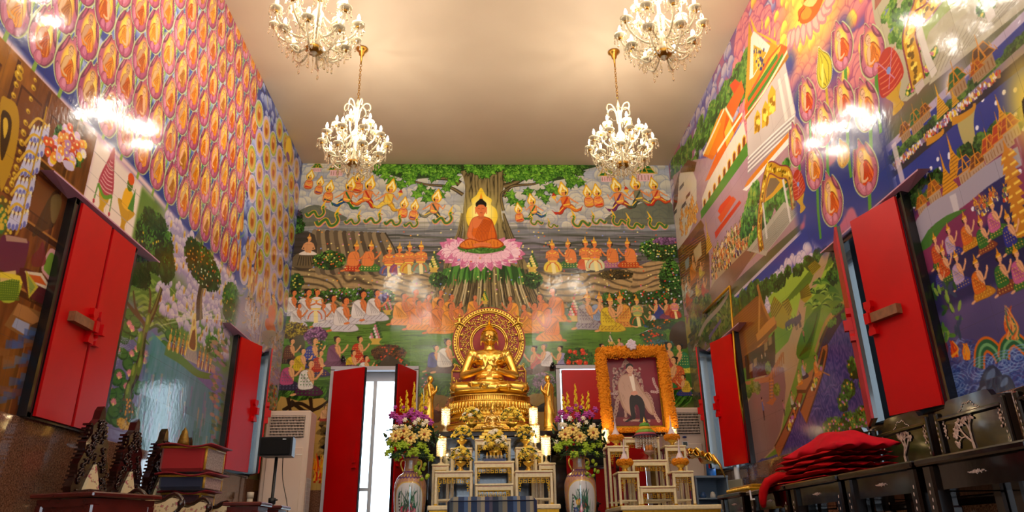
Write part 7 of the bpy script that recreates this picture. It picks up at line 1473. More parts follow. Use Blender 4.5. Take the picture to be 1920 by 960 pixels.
# plaid seat in front
def plaid():
    m = bpy.data.materials.new('blue_plaid'); m.use_nodes = True; nt = m.node_tree; b = nt.nodes['Principled BSDF']; tc = nt.nodes.new('ShaderNodeTexCoord'); sp = nt.nodes.new('ShaderNodeSeparateXYZ'); nt.links.new(tc.outputs['Object'], sp.inputs[0])
    r = nt.nodes.new('ShaderNodeValToRGB'); r.color_ramp.interpolation = 'CONSTANT'; e = r.color_ramp.elements
    mm = nt.nodes.new('ShaderNodeMath'); mm.operation = 'MULTIPLY'; mm.inputs[1].default_value = 2.6; nt.links.new(sp.outputs['X'], mm.inputs[0]); f = nt.nodes.new('ShaderNodeMath'); f.operation = 'FRACT'; nt.links.new(mm.outputs[0], f.inputs[0]); nt.links.new(f.outputs[0], r.inputs['Fac'])
    seq = [(0, '1c3350'), (.12, '5a6a78'), (.2, '8a8878'), (.3, '1e3a66'), (.42, '4a6a9a'), (.5, '9a9482'), (.56, '22406a'), (.68, '7a7f86'), (.76, 'a8a490'), (.84, '2a3a6a'), (.93, '5a5870')]
    e[0].position = 0; e[0].color = (*srgb(seq[0][1]), 1); e[1].position = seq[1][0]; e[1].color = (*srgb(seq[1][1]), 1)
    for p, c in seq[2:]: q = e.new(p); q.color = (*srgb(c), 1)
    ck = nt.nodes.new('ShaderNodeTexChecker'); ck.inputs['Scale'].default_value = 160; ck.inputs['Color1'].default_value = (1, 1, 1, 1); ck.inputs['Color2'].default_value = (.6, .6, .62, 1); nt.links.new(tc.outputs['Object'], ck.inputs['Vector'])
    mx = nt.nodes.new('ShaderNodeMix'); mx.data_type = 'RGBA'; mx.blend_type = 'MULTIPLY'; mx.inputs['Factor'].default_value = .8; nt.links.new(r.outputs['Color'], mx.inputs['A']); nt.links.new(ck.outputs['Color'], mx.inputs['B']); nt.links.new(mx.outputs['Result'], b.inputs['Base Color']); b.inputs['Roughness'].default_value = .8; return m
m = MB(); m.box((0, 0, .39), (.7, .34, .78), bev=.035); o = m.build('plaid_seat', plaid(), loc=(.07, 6.12, 0)); tag(o, 'seat covered in blue and grey plaid cloth before the main altar', 'seat')
m = MB(); m.tube([(-.35, -.172, .2), (-.35, -.172, .74)], .004, 5); m.tube([(-.33, -.172, .745), (.33, -.172, .745)], .004, 5); m.build('seam', mat('navy_piping', '14203c', .6), o)

# ------------------------------------------------------------------ crystal lamps, flower bowls and small altar things
LAMPS = mat('lit_crystal_strands', 'fff4d8', .1, trans=.5, ior=1.5)
def crystal_lamp(x, y, z, label, h=.25, r=.042, w=1.6):
    e = empty('crystal_lamp', (x, y, z), 0, label, 'lamp', 'crystal table lamps on the altars'); s = h / .25
    m = MB(); m.lathe([(0, 0), (.035, 0), (.03, .012), (.012, .02), (.008, .05), (.014, .06), (.008, .07), (0, .075)], n=16, caps=False); m.build('foot', CRYS, e)
    m = MB(); m.lathe([(.001, .07), (.012, .08), (.014, .11), (.01, .16), (0, .17)], n=10); m.build('bulb', mat('lit_warm_bulb', 'ffe8b0', .5, emit='ffdc98', es=16), e)
    m = MB(); n = 22
    for i in range(n):
        a = 2 * PI * i / n
        for q in range(10): m.ell((r * math.cos(a), r * math.sin(a), h - .02 - q * .0165 * s), (.0055, .0055, .0072), 5)
    m.build('crystal_strands', LAMPS, e)
    m = MB(); m.tube([(r * math.cos(t), r * math.sin(t), h - .01) for t in np.linspace(0, 2 * PI, 25)], .005, 6); m.tube([(-r, 0, h - .01), (0, 0, h + .004), (r, 0, h - .01)], .003, 5); m.build('top_ring', GOLD, e)
    l = bpy.data.lights.new('lamp_light', 'POINT'); l.energy = w; l.color = (1, .74, .42); l.shadow_soft_size = .012; o = bpy.data.objects.new('lamp_light', l); COL.objects.link(o); o.parent = e; o.location = (0, 0, .19); return e
for x, y, z, lb in ((-.385, 6.76, 1.1, 'lit crystal lamp on the small table at the left of the main altar'), (.57, 6.76, 1.1, 'lit crystal lamp on the small table at the right of the main altar, nearer one'), (-.38, 7.31, 1.46, 'lit crystal lamp on the black cabinet, left below the Buddha'), (.5, 7.31, 1.46, 'lit crystal lamp on the black cabinet, right below the Buddha'), (.49, 6.98, 1.24, 'lit crystal lamp standing behind the nearer one at the right of the altar')):
    if z == 1.24: table(.5, 6.98, .12, .12, 1.235, 'small cream stand hidden behind the right lamps of the main altar', group=AG)
    crystal_lamp(x, y, z, lb)
YEL = mat('yellow_rose', 'fbdc44', .6, sheen=.3, noise=.15, nscale=60); WHT = mat('ivory_rose', 'f4ecd0', .6, sheen=.3); LEAF = mat('dark_green_leaf', '1f4a1c', .5, noise=.4, nscale=30); LIME = mat('lime_flower', 'a8c832', .6, noise=.2, nscale=40); PINK = mat('magenta_peony', 'c04aa8', .6, noise=.35, nscale=70); PEACH = mat('yellow_dahlia', 'fbdc7a', .6, noise=.1, nscale=60); ORC = mat('dahlia_heart', 'a8542a', .7); SPK = mat('yellow_spike_flower', 'f4d020', .6, noise=.15, nscale=80)
MARI = mat('marigold', 'ff9e0c', .75, noise=.25, nscale=160, bump=.8, bscale=260)
def rose(m, c, r, d=(0, -1, .3)):
    c = Vector(c); d = Vector(d).normalized(); q = d.to_track_quat('Z', 'Y').to_matrix()
    m.ell(c + d * r * .25, r * .42, 8)
    for ring_, (k, rr, t) in enumerate(((4, .4, .5), (6, .68, .2))):
        for i in range(k): a = 2 * PI * i / k + ring_; p = c + q @ Vector((rr * r * math.cos(a), rr * r * math.sin(a), t * r * .4)); m.ell(p, (r * .42, r * .3, r * .36), 6, (q @ Euler((0, .5, a)).to_matrix()).to_euler())
def flower_bowl(x, y, z, s, label, mix=.3, seed=1, n=26, spread=.1, gh=.1):
    g = random.Random(seed); e = empty('flower_bowl', (x, y, z), 0, label, 'flower bowl', 'golden footed bowls of yellow roses'); k = s
    m = MB(); m.lathe([(0, 0), (.034, 0), (.036, .008), (.024, .018), (.016, .032), (.02, .044), (.045, .062), (.052, .082), (.046, .084), (.0, .07)], n=24, caps=False); m.v = [(a * k, b * k, c * k) for a, b, c in m.v]; m.build('bowl', GOLD2, e)
    L = MB()
    for i in range(44): a = g.random() * 6.28; t = g.random(); r = spread * k * (.5 + .6 * t); L.ell((r * math.cos(a), r * math.sin(a), (.09 + gh * .9 * (1 - t * t)) * k + .01), (.007, .02, .004), 5, (g.uniform(-1, 1), g.uniform(-1, 1), a))
    L.build('leaves', LEAF, e)
    for i in range(n):
        a = i * 2.4; t = math.sqrt((i + .5) / n); r = spread * k * t; zz = (.09 + gh * (1 - t * t) * 1.1) * k + .015; m = MB(); rose(m, (0, 0, 0), .023 * k * g.uniform(.85, 1.15), (math.cos(a) * t, math.sin(a) * t - .3, .8)); m.build('rose', WHT if g.random() < mix else YEL, e, (r * math.cos(a), r * math.sin(a), zz))
    return e
flower_bowl(.105, 6.72, 1.115, 1.15, 'golden footed bowl of yellow and white roses on the centre step', .4, 1, 34, .1, .13)
for x, y, z, s, lb, sd in ((-.2, 6.46, 1.015, .95, 'golden bowl of yellow roses on the lowest left table', 2), (.39, 6.46, 1.01, .95, 'golden bowl of yellow roses on the lowest right table', 3), (-.2, 6.78, 1.24, .95, 'golden bowl of yellow roses on the tall left table', 4), (.385, 6.78, 1.24, .95, 'golden bowl of yellow roses on the tall right table', 5), (-.12, 7.32, 1.46, 1.15, 'bowl of bright yellow flowers on the black cabinet, left of the small crowned figure', 6), (.28, 7.32, 1.46, 1.15, 'bowl of bright yellow flowers on the black cabinet, right of the small crowned figure', 7)): flower_bowl(x, y, z, s, lb, .08, sd, 22)
sm = empty('small_buddha_statue', (.085, 7.0, 1.44), 0, 'small crowned silver-gold Buddha figure in front of the large statue', 'statue'); B = MB(); figure(B, .26); B.M = None; o = B.build('body', mat('pale_gold', 'e8c878', .22, 1), sm); o.location.z = 0; remesh(o, .003, 2)
m = MB(); m.lathe([(.024, .185), (.028, .2), (.014, .215), (.009, .235), (0, .27)], n=12); m.build('pointed_crown', GOLD, sm)
m = MB()
for i, (w_, h_) in enumerate(((.26, .035), (.21, .03), (.17, .03))): m.box((0, 0, -.095 + i * .032 + h_ / 2), (w_, w_ * .6, h_), bev=.006)
m.build('stepped_base', GOLD2, sm)
# tray of candle cups
tr = empty('candle_tray', (.095, 6.66, 1.115), 0, 'cloth-draped tray in the middle of the altar steps', 'tray'); BLC = mat('blue_lace_cloth', '5a6a9a', .8, noise=.5, nscale=220)
m = MB(); m.box((0, 0, .01), (.19, .06, .02)); m.box((0, -.032, -.02) if False else (0, -.03, .0), (.19, .004, .02)); m.build('board', BLC, tr)
for i in range(5):
    e = empty('candle_cup', (.095 - .064 + i * .032, 6.66, 1.135), 0, 'small glass cup with a yellow candle, ' + ['first', 'second', 'middle', 'fourth', 'last'][i] + ' from the left on the centre step', 'candle', 'yellow candle cups on the altar tray'); m = MB(); m.lathe([(.008, 0), (.011, .0), (.012, .03), (.0085, .032)], n=12); m.build('cup', CRYS, e)
    m = MB(); m.lathe([(.007, .004), (.0085, .035), (.005, .05), (.001, .062)], n=10); m.build('candle', mat('yellow_wax', 'e8b020', .4), e)

# ------------------------------------------------------------------ porcelain vases with arrangements
def vase(x, y, label, flip, seed):
    prof = [(.0, .0), (.1, .0), (.105, .02), (.09, .08), (.095, .25), (.12, .5), (.145, .74), (.152, .86), (.146, .94), (.115, 1.0), (.075, 1.03), (.062, 1.07), (.06, 1.12), (.075, 1.17), (.09, 1.19)]
    prof = [(r * .92, z * .99) for r, z in prof]
    n = 220; zs = np.linspace(0, 1.178, 270); pz = [p[1] for p in prof[1:]]; pr = crv([(b, a) for a, b in prof[1:]], 8, False); rr = np.interp(zs, np.maximum.accumulate(pr[:, 0]), pr[:, 1])
    w = Wall(np.linspace(-PI, PI, n), zs, None, 'b08068'); g = random.Random(seed)
    def bs(U, V): k = fbm(U * 1.5, V * 4, .18, 3, 2); return mixc(mixc(hx('a8705c'), hx('c8a088'), k), hx('c8963c'), sst(.62, .7, fbm(U * 2, V * 6, .12, 3, 5)))
    w.all(bs)
    for k in range(500): w.fill(ell(g.uniform(-PI, PI), g.uniform(0, 1.1), .03, .006, g.random(), 6), g.choice(['d8b050', '8a3a4a', '4a6a7a', 'e0c8a8']), .8)
    for z0 in (.97, 1.02, 1.14): w.fill([(-PI, z0), (PI, z0), (PI, z0 + .012), (-PI, z0 + .012)], '6a3a7a')
    for k in range(24): w.fill(ell(-PI + k * .262 + .1, .99, .11, .028), '5a3a7a'); w.fill(ell(-PI + k * .262 + .1, .993, .07, .016), 'd8b050')
    for c0 in (-PI / 2 + .0, PI / 2):
        pan = crv([(c0 - 1.0, .5), (c0 - 1.0, .82), (c0 - .62, .92), (c0, .94), (c0 + .62, .92), (c0 + 1.0, .82), (c0 + 1.0, .5), (c0 + .5, .3), (c0 - .5, .3)], 5)
        w.fill(pan * [1, 1], 'd8b45a'); w.fill((pan - [c0, .63]) * [.95, .965] + [c0, .63], 'd8dce0')
        for k in range(90):
            a, b = c0 + g.gauss(.05, .36), .66 + g.gauss(0, .1)
            if abs(a - c0) < .8 and .36 < b < .86: w.fill(ell(a, b, .11, .018, g.random() * 3, 7), g.choice(['2f6a4a', '4a8a5a', '2a5a5a']))
        for k in range(16):
            a, b = c0 + g.gauss(0, .28), .68 + g.gauss(0, .08); c = g.choice(['c83a6a', 'd88a9a', 'e0b040', '3a5aa0', 'c8502a', 'b03a7a'] if flip > 0 else ['c83a6a', 'd86a8a', 'e8e0d8', 'b03a5a'])
            w.fill(ell(a, b, .16, .026, 0, 9), c); w.fill(ell(a, b, .08, .013, 0, 7), mixs(c, 'fff0c0', .5))
        for k in range(10): w.line([(c0 + g.uniform(-.4, .5), .7), (c0 + g.uniform(-.5, .5), .86)], '3a5a4a', .03, .01)
        for k in range(8): w.fill([(c0 - .66, .82 - .026 * k), (c0 - .57, .82 - .026 * k), (c0 - .57, .805 - .026 * k), (c0 - .66, .805 - .026 * k)], '3a2a3a')
        w.fill([(c0 - .3, 1.05), (c0 + .3, 1.05), (c0 + .3, 1.12), (c0 - .3, 1.12)], 'c8ccd8')
    A = w.us[None, :]; R_ = np.repeat(rr[:, None], n, 1); P = np.stack([R_ * np.cos(A), R_ * np.sin(A), np.repeat(zs[:, None], n, 1)], -1)
    e = empty('porcelain_vase', (x, y, 0), 0, label, 'vase', 'tall porcelain floor vases before the altar')
    o = grid_mesh('vase_body', P, w.img, VASEM, smooth=True); o.parent = e; m = MB(); m.tube([(.083 * math.cos(t), .083 * math.sin(t), 1.178) for t in np.linspace(0, 2 * PI, 33)], .006, 6); m.build('rim', GOLD2, e)
    m = MB()
    for s_ in (-1, 1): m.tube([tuple(p) for p in crv([(s_ * .058, 0, 1.13), (s_ * .085, 0, 1.12), (s_ * .088, 0, 1.08), (s_ * .066, 0, 1.03)], 4, False)], .008, 7)
    m.build('handle', GOLD2, e); return e
VASEM = attr_mat('porcelain_glaze', .08, .6)
def arrangement(x, y, z, label, seed):
    g = random.Random(seed); e = empty('flower_arrangement', (x, y, z), 0, label, 'flowers', 'tall flower arrangements in the floor vases')
    L = MB()
    for i in range(150):
        a = g.random() * 6.28; t = g.random(); r = .05 + .2 * t; L.ell((r * math.cos(a), r * .7 * math.sin(a), .06 + .3 * g.random() * (1 - .5 * t)), (.012, .05, .004), 6, (g.uniform(-.9, .9), g.uniform(-.6, .6), a))
    for i in range(14): a = g.uniform(-2.6, .0); L.tube([(0, 0, .0), (.1 * math.cos(a), .1 * math.sin(a), .04), (.24 * math.cos(a), .2 * math.sin(a), -.03 - .06 * g.random())], .004, 5); [L.ell(((.08 + .02 * q) * math.cos(a) + .0, (.08 + .02 * q) * math.sin(a), .03 - .012 * q), (.008, .028, .004), 5, (0, .3, a + (-1) ** q)) for q in range(8)]
    L.build('foliage', LEAF, e)
    for i in range(5):       # tall yellow spikes
        a = -1.15 + 2.3 * i / 4; h = (.5, .55, .62, .52, .54)[i] + g.uniform(-.02, .02); px, py = .115 * math.sin(a), .02 + .05 * (i % 2); m = MB(); m.tube([(px * .5, py, .2), (px, py, .4), (px * 1.15, py, h)], .004, 5); n = 15
        for q in range(n):
            t = q / n; zz = .36 + (h - .36) * t; rr = .017 * (1 - t * .7)
            for c in range(5): b = q * 1.3 + c * 1.257; m.ell((px * (1 + .15 * t) + rr * math.cos(b), py + rr * math.sin(b), zz + .006 * c), (.0085 * (1.1 - .6 * t),) * 3, 5)
        m.build('yellow_spike', SPK, e)
    def put(n, name, mt, r0, zlo, zhi, xr, yr=.13, fn=None):
        for i in range(n):
            t = (i + .5) / n; xx = -xr + 2 * xr * ((i * .618) % 1); zz = zlo + (zhi - zlo) * g.random(); yy = -yr * (1 - (xx / (xr + .1)) ** 2) + g.uniform(-.02, .02); m = MB(); (fn or rose)(m, (0, 0, 0), r0 * g.uniform(.85, 1.15), (xx * 3, -1, .3)); m.build(name, mt, e, (xx, yy, zz))
    put(11, 'pink_peony', PINK, .034, .25, .36, .18, .1); put(9, 'white_rose', WHT, .024, .18, .27, .15, .16)
    def dahlia(m, c, r, d):
        c = Vector(c); q = Vector(d).normalized().to_track_quat('Z', 'Y').to_matrix()
        for k, (n, rr, t) in enumerate(((9, .7, 0), (8, .45, .14))):
            for i in range(n): a = 2 * PI * i / n + k * .3; m.ell(c + q @ Vector((rr * r * math.cos(a), rr * r * math.sin(a), t * r)), (r * .36, r * .22, r * .08), 6, (q @ Euler((0, -.25, a)).to_matrix()).to_euler())
    for i, (xx, zz) in enumerate(((-.13, .13), (.0, .11), (.12, .14), (-.06, .17))):
        m = MB(); dahlia(m, (0, 0, 0), .062, (xx * 2, -1, .2)); o = m.build('dahlia', PEACH, e, (xx, -.15, zz)); m = MB(); m.ell((0, -.012, 0), .013, 8); m.build('heart', ORC, o)
    put(16, 'lime_orchid', LIME, .034, -.06, .08, .2, .15); put(6, 'white_rose', WHT, .026, .05, .14, .2, .1); put(5, 'pink_peony', PINK, .02, .34, .42, .16, .03)
    m = MB()
    for i in range(10): xx = g.uniform(.05, .16); m.ell((xx * (1 if i % 2 else 1), -.1 + g.uniform(-.05, 0), -.1 - .015 * i), (.02, .012, .02), 6, (g.random(), 0, g.random()))
    m.build('trailing_orchid', LIME, e); return e
vase(-.64, 6.62, 'tall pale porcelain vase with peonies, left of the altar by the open door', -1, 3); arrangement(-.64, 6.62, 1.19, 'tall bouquet of yellow spikes, pink peonies and lime orchids in the left vase', 5)
vase(.85, 6.62, 'tall pale porcelain vase with mixed painted bouquet, right of the altar', 1, 8); arrangement(.85, 6.62, 1.19, 'tall bouquet of yellow spikes, pink peonies and dahlias in the right vase', 9)
# ------------------------------------------------------------------ portrait with marigold garland and its tables
PG = 'cream fretwork tables under the portrait'
table(1.305, 6.84, .2, .28, 1.02, 'lowest cream table at the left front under the portrait', ZB - .01, PG); table(1.8, 6.84, .2, .28, 1.02, 'lowest cream table at the right front under the portrait', ZB - .01, PG)
table(1.555, 6.78, .33, .22, .89, 'lowest centre step under the portrait', ZB - .01, PG); table(1.55, 7.0, .34, .2, 1.14, 'centre step with the glass bowl of candles under the portrait', ZB - .01, PG); table(1.55, 7.28, .36, .2, 1.385, 'highest centre table right under the portrait', ZB - .01, PG)
table(1.285, 7.18, .21, .3, 1.285, 'tall cream table on the left under the portrait', ZB - .01, PG); table(1.84, 7.18, .21, .3, 1.285, 'tall cream table on the right under the portrait', ZB - .01, PG)
pw, ph = .56, .74
w = Wall(np.linspace(-.28, .28, 330), np.linspace(0, ph, 430), None, '5a1a34')
def pb(U, V): n = fbm(U, V, .2, 4, 3); return mixc(mixc(hx('3a1028'), hx('7a1c34'), sst(.1, .6, V + .2 * n)), hx('a02a3a'), sst(.5, .7, n) * sst(.2, .6, V) * sst(-.1, .2, U))
w.all(pb)
w.fill([(-.28, 0), (.28, 0), (.28, .06), (-.28, .1)], '6a2430')
def orn(P, wd, c='a88a80'):
    Q_ = crv(P, 6, False); w.line(Q_, mixs(c, '3a1020', .4), wd * 1.3, wd * 1.3); w.line(Q_, c, wd, wd)
    for a, b in Q_[::2]: w.fill(ell(a, b, wd * .8, wd * .8, n=7), c); w.fill(ell(a + wd * .2, b, wd * .3, wd * .3, n=6), '7a4a50')
orn([(-.2, .3), (-.2, .48), (-.15, .56), (-.1, .62), (-.05, .7), (0, .62), (.05, .56), (.1, .48), (.1, .3)], .02); orn([(-.14, .3), (-.14, .46), (-.05, .6), (.04, .48), (.05, .34)], .016); orn([(-.05, .72), (-.05, .66)], .014)
for k in range(200): a, b = rnd.uniform(-.2, .1), rnd.uniform(.32, .62); w.fill(ell(a, b, .012, .012, n=7), rnd.choice(['b0948a', '6a3a44', '8f7070', '4a2430']))
orn([(-.24, .06), (-.2, .16), (-.17, .28), (-.12, .32), (-.08, .3)], .03); orn([(.24, .05), (.2, .14), (.18, .28), (.14, .34), (.1, .32)], .026); orn([(-.1, .1), (-.1, .26)], .02); orn([(-.12, .06), (.14, .05)], .018); orn([(-.27, .34), (-.18, .34)], .02, 'b89a9a'); orn([(.2, .36), (.27, .36), (.24, .44), (.23, .5)], .02, 'b89a9a')
w.fill(crv([(-.1, .54), (-.15, .48), (-.16, .4), (-.15, .28), (-.12, .18), (-.04, .1), (.0, .12), (.0, .3), (.02, .33), (.06, .3), (.14, .14), (.2, .12), (.18, .26), (.1, .38), (.06, .48), (.02, .54), (-.04, .56)], 4), 'a08070')
w.fill(crv([(-.09, .54), (-.14, .47), (-.15, .4), (-.13, .28), (-.1, .18), (-.03, .12), (-.01, .3), (.03, .34), (.08, .28), (.15, .16), (.18, .14), (.16, .26), (.08, .38), (.04, .48), (.01, .53)], 4), 'b8988a')
for k in range(26): a, b = rnd.uniform(-.14, .15), rnd.uniform(.15, .5); w.line([(a, b), (a + .02, b - .05)], '94746a', .005, .003, .7)
w.fill(crv([(-.03, .32), (.02, .33), (.08, .3), (.11, .22), (.1, .1), (.12, .05), (.05, .05), (.05, .16), (.03, .22), (0, .2), (.0, .08), (-.04, .08), (-.05, .24)], 3), '14141e')
w.fill([(-.03, .55), (.02, .55), (.03, .36), (-.0, .36)], 'e8dcd0'); w.fill(crv([(-.01, .36), (.03, .37), (.05, .34), (.01, .32), (-.03, .335)], 3), 'c89080')
w.fill([(-.04, .53), (.005, .53), (.005, .56), (-.035, .56)], 'c89a88'); w.fill(crv([(-.05, .6), (-.045, .64), (-.01, .655), (.02, .64), (.022, .6), (.008, .57), (-.02, .562), (-.042, .575)], 4), 'd0a490'); w.fill(crv([(-.052, .61), (-.052, .65), (-.02, .675), (.018, .66), (.026, .635), (.02, .63), (.0, .648), (-.03, .64)], 4), '1c1418')
for a in (-.025, .005): w.line([(a - .006, .615), (a + .006, .615)], '2a1a1a', .004)
w.line([(-.018, .583), (.002, .583)], 'a05a54', .003); w.line([(-.008, .61), (-.01, .597)], 'b07a68', .003); w.fill([(-.12, .04), (-.09, .04), (-.02, .07), (-.05, .09)], '14141e'); w.fill([(.03, .04), (.12, .03), (.13, .05), (.05, .07)], '14141e')
por = empty('portrait', (1.585, 7.56, 1.545), 0, 'framed portrait of a seated person in a cream robe on an ornate throne, crimson ground', 'portrait')
tilt = Matrix.Rotation(-.08, 4, 'X'); U, V = np.meshgrid(w.us, w.vs); P = np.stack([U, U * 0 - .012, V], -1); o = grid_mesh('painted_print', P, w.img, attr_mat('portrait_print', .25)); o.parent = por; o.rotation_euler.x = -.08
m = MB(); m.box((0, .01, ph / 2), (.66, .03, .84)); o = m.build('frame_board', GOLDP, por); o.rotation_euler.x = -.08
garl = empty('marigold_garland', (1.585, 7.49, 1.5), 0, 'thick orange marigold garland running round the portrait', 'garland'); m = MB(); g = random.Random(9); path = []
for k in range(2): pass
x0, x1, z0, z1 = -.335, .335, -.02, .86
def side(a, b, n): return [(a[0] + (b[0] - a[0]) * t, a[1] + (b[1] - a[1]) * t) for t in np.linspace(0, 1, n)]
for (px, pz) in side((x0 + .03, z0 - .06), (x0, z1 - .05), 34) + side((x0, z1 - .04), (x1, z1 - .02), 28) + side((x1, z1 - .04), (x1 + .02, z0), 34) + side((x0 + .05, z0 + .01), (x1 - .05, z0 + .01), 24):
    th = .062 if pz > .02 else .04
    for q in range(30):
        a = g.random() * 6.28; rr = th * (.75 + .3 * g.random()); ph_ = g.uniform(-1.2, 1.2); dx = rr * math.cos(a); dy = -abs(rr * math.sin(a)) * .9 + .02
        m.ell((px + dx * (1 if pz < z1 - .06 else .6) , dy - .03 + pz * .08, pz + g.uniform(-.02, .02) + (dx * .9 if pz >= z1 - .06 else 0)), (.011, .011, .006), 5, (g.random() * 3, g.random() * 3, 0))
for (px, pz) in side((x0 + .02, z0), (x0, z1 - .03), 20) + side((x0, z1 - .03), (x1, z1 - .02), 14) + side((x1, z1 - .02), (x1, z0), 20): m.ell((px, -.02 + pz * .08, pz), (.055, .045, .055), 8)
m.build('blossoms', MARI, garl)
m = MB()
for i in range(20): a = i * 2.4; m.ell((.0 + .05 * math.sqrt(i / 20) * math.cos(a), -.07 + .06, z1 + .03 + .05 * math.sqrt(i / 20) * math.sin(a)), .018, 6)
m.build('white_rosette', mat('pale_lilac_blossom', 'd8c8d8', .7), garl)
e = empty('portrait_easel', (1.585, 7.68, 0), 0, 'dark stand holding the portrait up behind the tables', 'easel')
for k in (-1, 1): m = MB(); m.bar((k * .2, -.05, 1.45), (k * .24, 0, 0), .03); m.bar((k * .2, -.05, 1.45), (k * .18, -.0, 2.2), .02); m.build('leg', DARKW, e)
m = MB(); m.box((0, -.07, 1.46), (.6, .1, .03)); m.build('ledge', DARKW, e)
def phum(x, y, z, label):
    e = empty('phum_offering', (x, y, z), 0, label, 'offering', 'marigold offerings with white spires'); m = MB(); m.lathe([(0, 0), (.036, 0), (.034, .012), (.02, .02), (.02, .032), (.045, .05), (.055, .075), (.05, .078), (0, .07)], n=24, caps=False); m.build('gold_bowl', GOLD2, e)
    m = MB(); g = random.Random(int(x * 100)); m.lathe([(0, .06), (.055, .06), (.07, .08), (.06, .11), (0, .115)], n=20, caps=False)
    for i in range(260): a = g.random() * 6.28; t = g.uniform(-1, 1); m.ell(((.055 + .018 * math.cos(t * 1.5)) * math.cos(a), (.055 + .018 * math.cos(t * 1.5)) * math.sin(a), .087 + .026 * t), (.01, .01, .006), 5, (g.random() * 3, g.random() * 3, 0))
    m.build('marigold_ring', MARI, e); m = MB(); m.lathe([(.045, .108), (.042, .12), (.03, .135), (.02, .16), (.012, .175), (.015, .18), (.009, .19), (.012, .198), (.007, .21), (.009, .216), (.005, .235), (.0015, .3)], n=20); m.build('white_spire', mat('pale_plaster_spire', 'd8c8d0', .4), e)
for x, y, z, lb in ((1.295, 6.8, 1.02, 'marigold offering on the lowest left table under the portrait'), (1.81, 6.8, 1.02, 'marigold offering on the lowest right table under the portrait'), (1.29, 7.14, 1.285, 'marigold offering on the tall left table, before the frame corner'), (1.84, 7.14, 1.285, 'marigold offering on the tall right table, before the frame corner')): phum(x, y, z, lb)
crystal_lamp(1.215, 7.3, 1.285, 'lit lamp glowing at the lower left corner of the portrait', .2, .035, 2.0); crystal_lamp(1.9, 7.3, 1.285, 'lit lamp glowing at the lower right corner of the portrait', .2, .035, 2.0)
e = empty('tiered_offering', (1.56, 7.045, 1.14), 0, 'tiered green, pink and gold cone offering with a bead fringe in front of the portrait', 'offering'); m = MB(); m.lathe([(0, 0), (.05, 0), (.055, .02), (.03, .05), (.06, .08), (.0, .08)], n=20, caps=False); m.build('stand', REDL, e)
m = MB(); m.lathe([(.125, .225), (.13, .235), (.1, .245), (0, .25)], n=28, caps=False); m.build('dark_brim', mat('dark_brim', '3a1c3a', .6), e)
for z, r, mt, nm in ((.25, .1, 'c8506a', 'pink_tier'), (.27, .09, '7aa83a', 'green_tier'), (.305, .06, 'e0b030', 'gold_tier'), (.335, .05, '5a9a3a', 'upper_green_tier')):
    m = MB(); m.lathe([(0, z - .02), (r, z - .015), (r * 1.05, z), (r * .8, z + .02), (0, z + .03)], n=24, caps=False); m.build(nm, mat(nm, mt, .6, noise=.3, nscale=150), e)
m = MB(); m.lathe([(.012, .36), (.014, .37), (.001, .42)], n=10); m.build('gold_tip', GOLD, e)
m = MB()
for i in range(22):
    a = 2 * PI * i / 22
    for q in range(7): m.ell((.1 * math.cos(a), .1 * math.sin(a), .225 - .016 * q), .0062, 5)
m.build('bead_fringe', mat('white_bead', 'e8e4e0', .3), e)
e = empty('candle_bowl', (1.56, 6.93, 1.14), 0, 'footed glass bowl of amber candles on the centre step under the portrait', 'candle bowl'); m = MB(); m.lathe([(0, -.0), (.025, 0), (.02, .01), (.01, .03), (.012, .04), (.045, .06), (.052, .085), (0, .06)], n=20, caps=False); m.build('glass_bowl', mat('smoky_pink_glass', 'c89a8a', .1, trans=.5), e)
for i in range(5): m = MB(); a = i * 1.257; m.lathe([(.008, .07), (.012, .1), (.009, .125), (.001, .14)], (.024 * math.cos(a), .024 * math.sin(a), 0), 10); m.build('candle', mat('amber_wax', 'd88a3a', .4, trans=.2), e)
e = empty('golden_cloth', (2.2, 7.5, 1.13), 0, 'draped golden foil cloth to the right of the portrait tables', 'cloth'); N = 16; P = [[(-.14 + .28 * i / N, .12 * math.sin(j * .5) - .1 + .16 * j / N, .14 - .1 * (i / N) ** 2 + .035 * math.sin(i * .9 + j * .4)) for i in range(N + 1)] for j in range(N + 1)]
m = MB(); vs = [p for r_ in P for p in r_]; k = N + 1; m.add(vs, [(j * k + i, j * k + i + 1, (j + 1) * k + i + 1, (j + 1) * k + i) for j in range(N) for i in range(N)], True); o = m.build('folded_cloth', GOLD, e); q = o.modifiers.new('thickness', 'SOLIDIFY'); q.thickness = .01
m = MB(); m.tube([(.1, -.1, .1), (.16, -.12, .0), (.2, -.12, -.12)], .016, 8, rs=[.02, .014, .005]); m.build('hanging_tassel', GOLD, e)
# cabinet, bottles on the right
BLUE = mat('grey_blue_cabinet', '7a8ca0', .4); 
e = empty('open_shelf_cabinet', (2.31, 7.72, 0), 0, 'grey-blue open shelf cabinet with a door standing ajar, right of the portrait tables', 'cabinet')
m = MB(); W_, D_, H_ = .32, .36, 1.03
for x in (-1, 1): m.box((x * W_ / 2, 0, H_ / 2), (.015, D_, H_))
m.box((0, D_ / 2, H_ / 2), (W_, .01, H_)); m.box((0, 0, H_), (W_ + .02, D_ + .02, .02)); m.build('carcass', BLUE, e)
for z in (.05, .45, .67, .82): m = MB(); m.box((0, 0, z), (W_, D_, .012)); m.build('shelf', BLUE, e)
m = MB(); m.M = Matrix.Translation((W_ / 2 + .01, -D_ / 2, 0)) @ Matrix.Rotation(-1.25, 4, 'Z'); m.box((.11, 0, .5), (.22, .018, .98), bev=.004); m.M = None; m.build('door', mat('dull_olive_grey', '8a8878', .4), e)
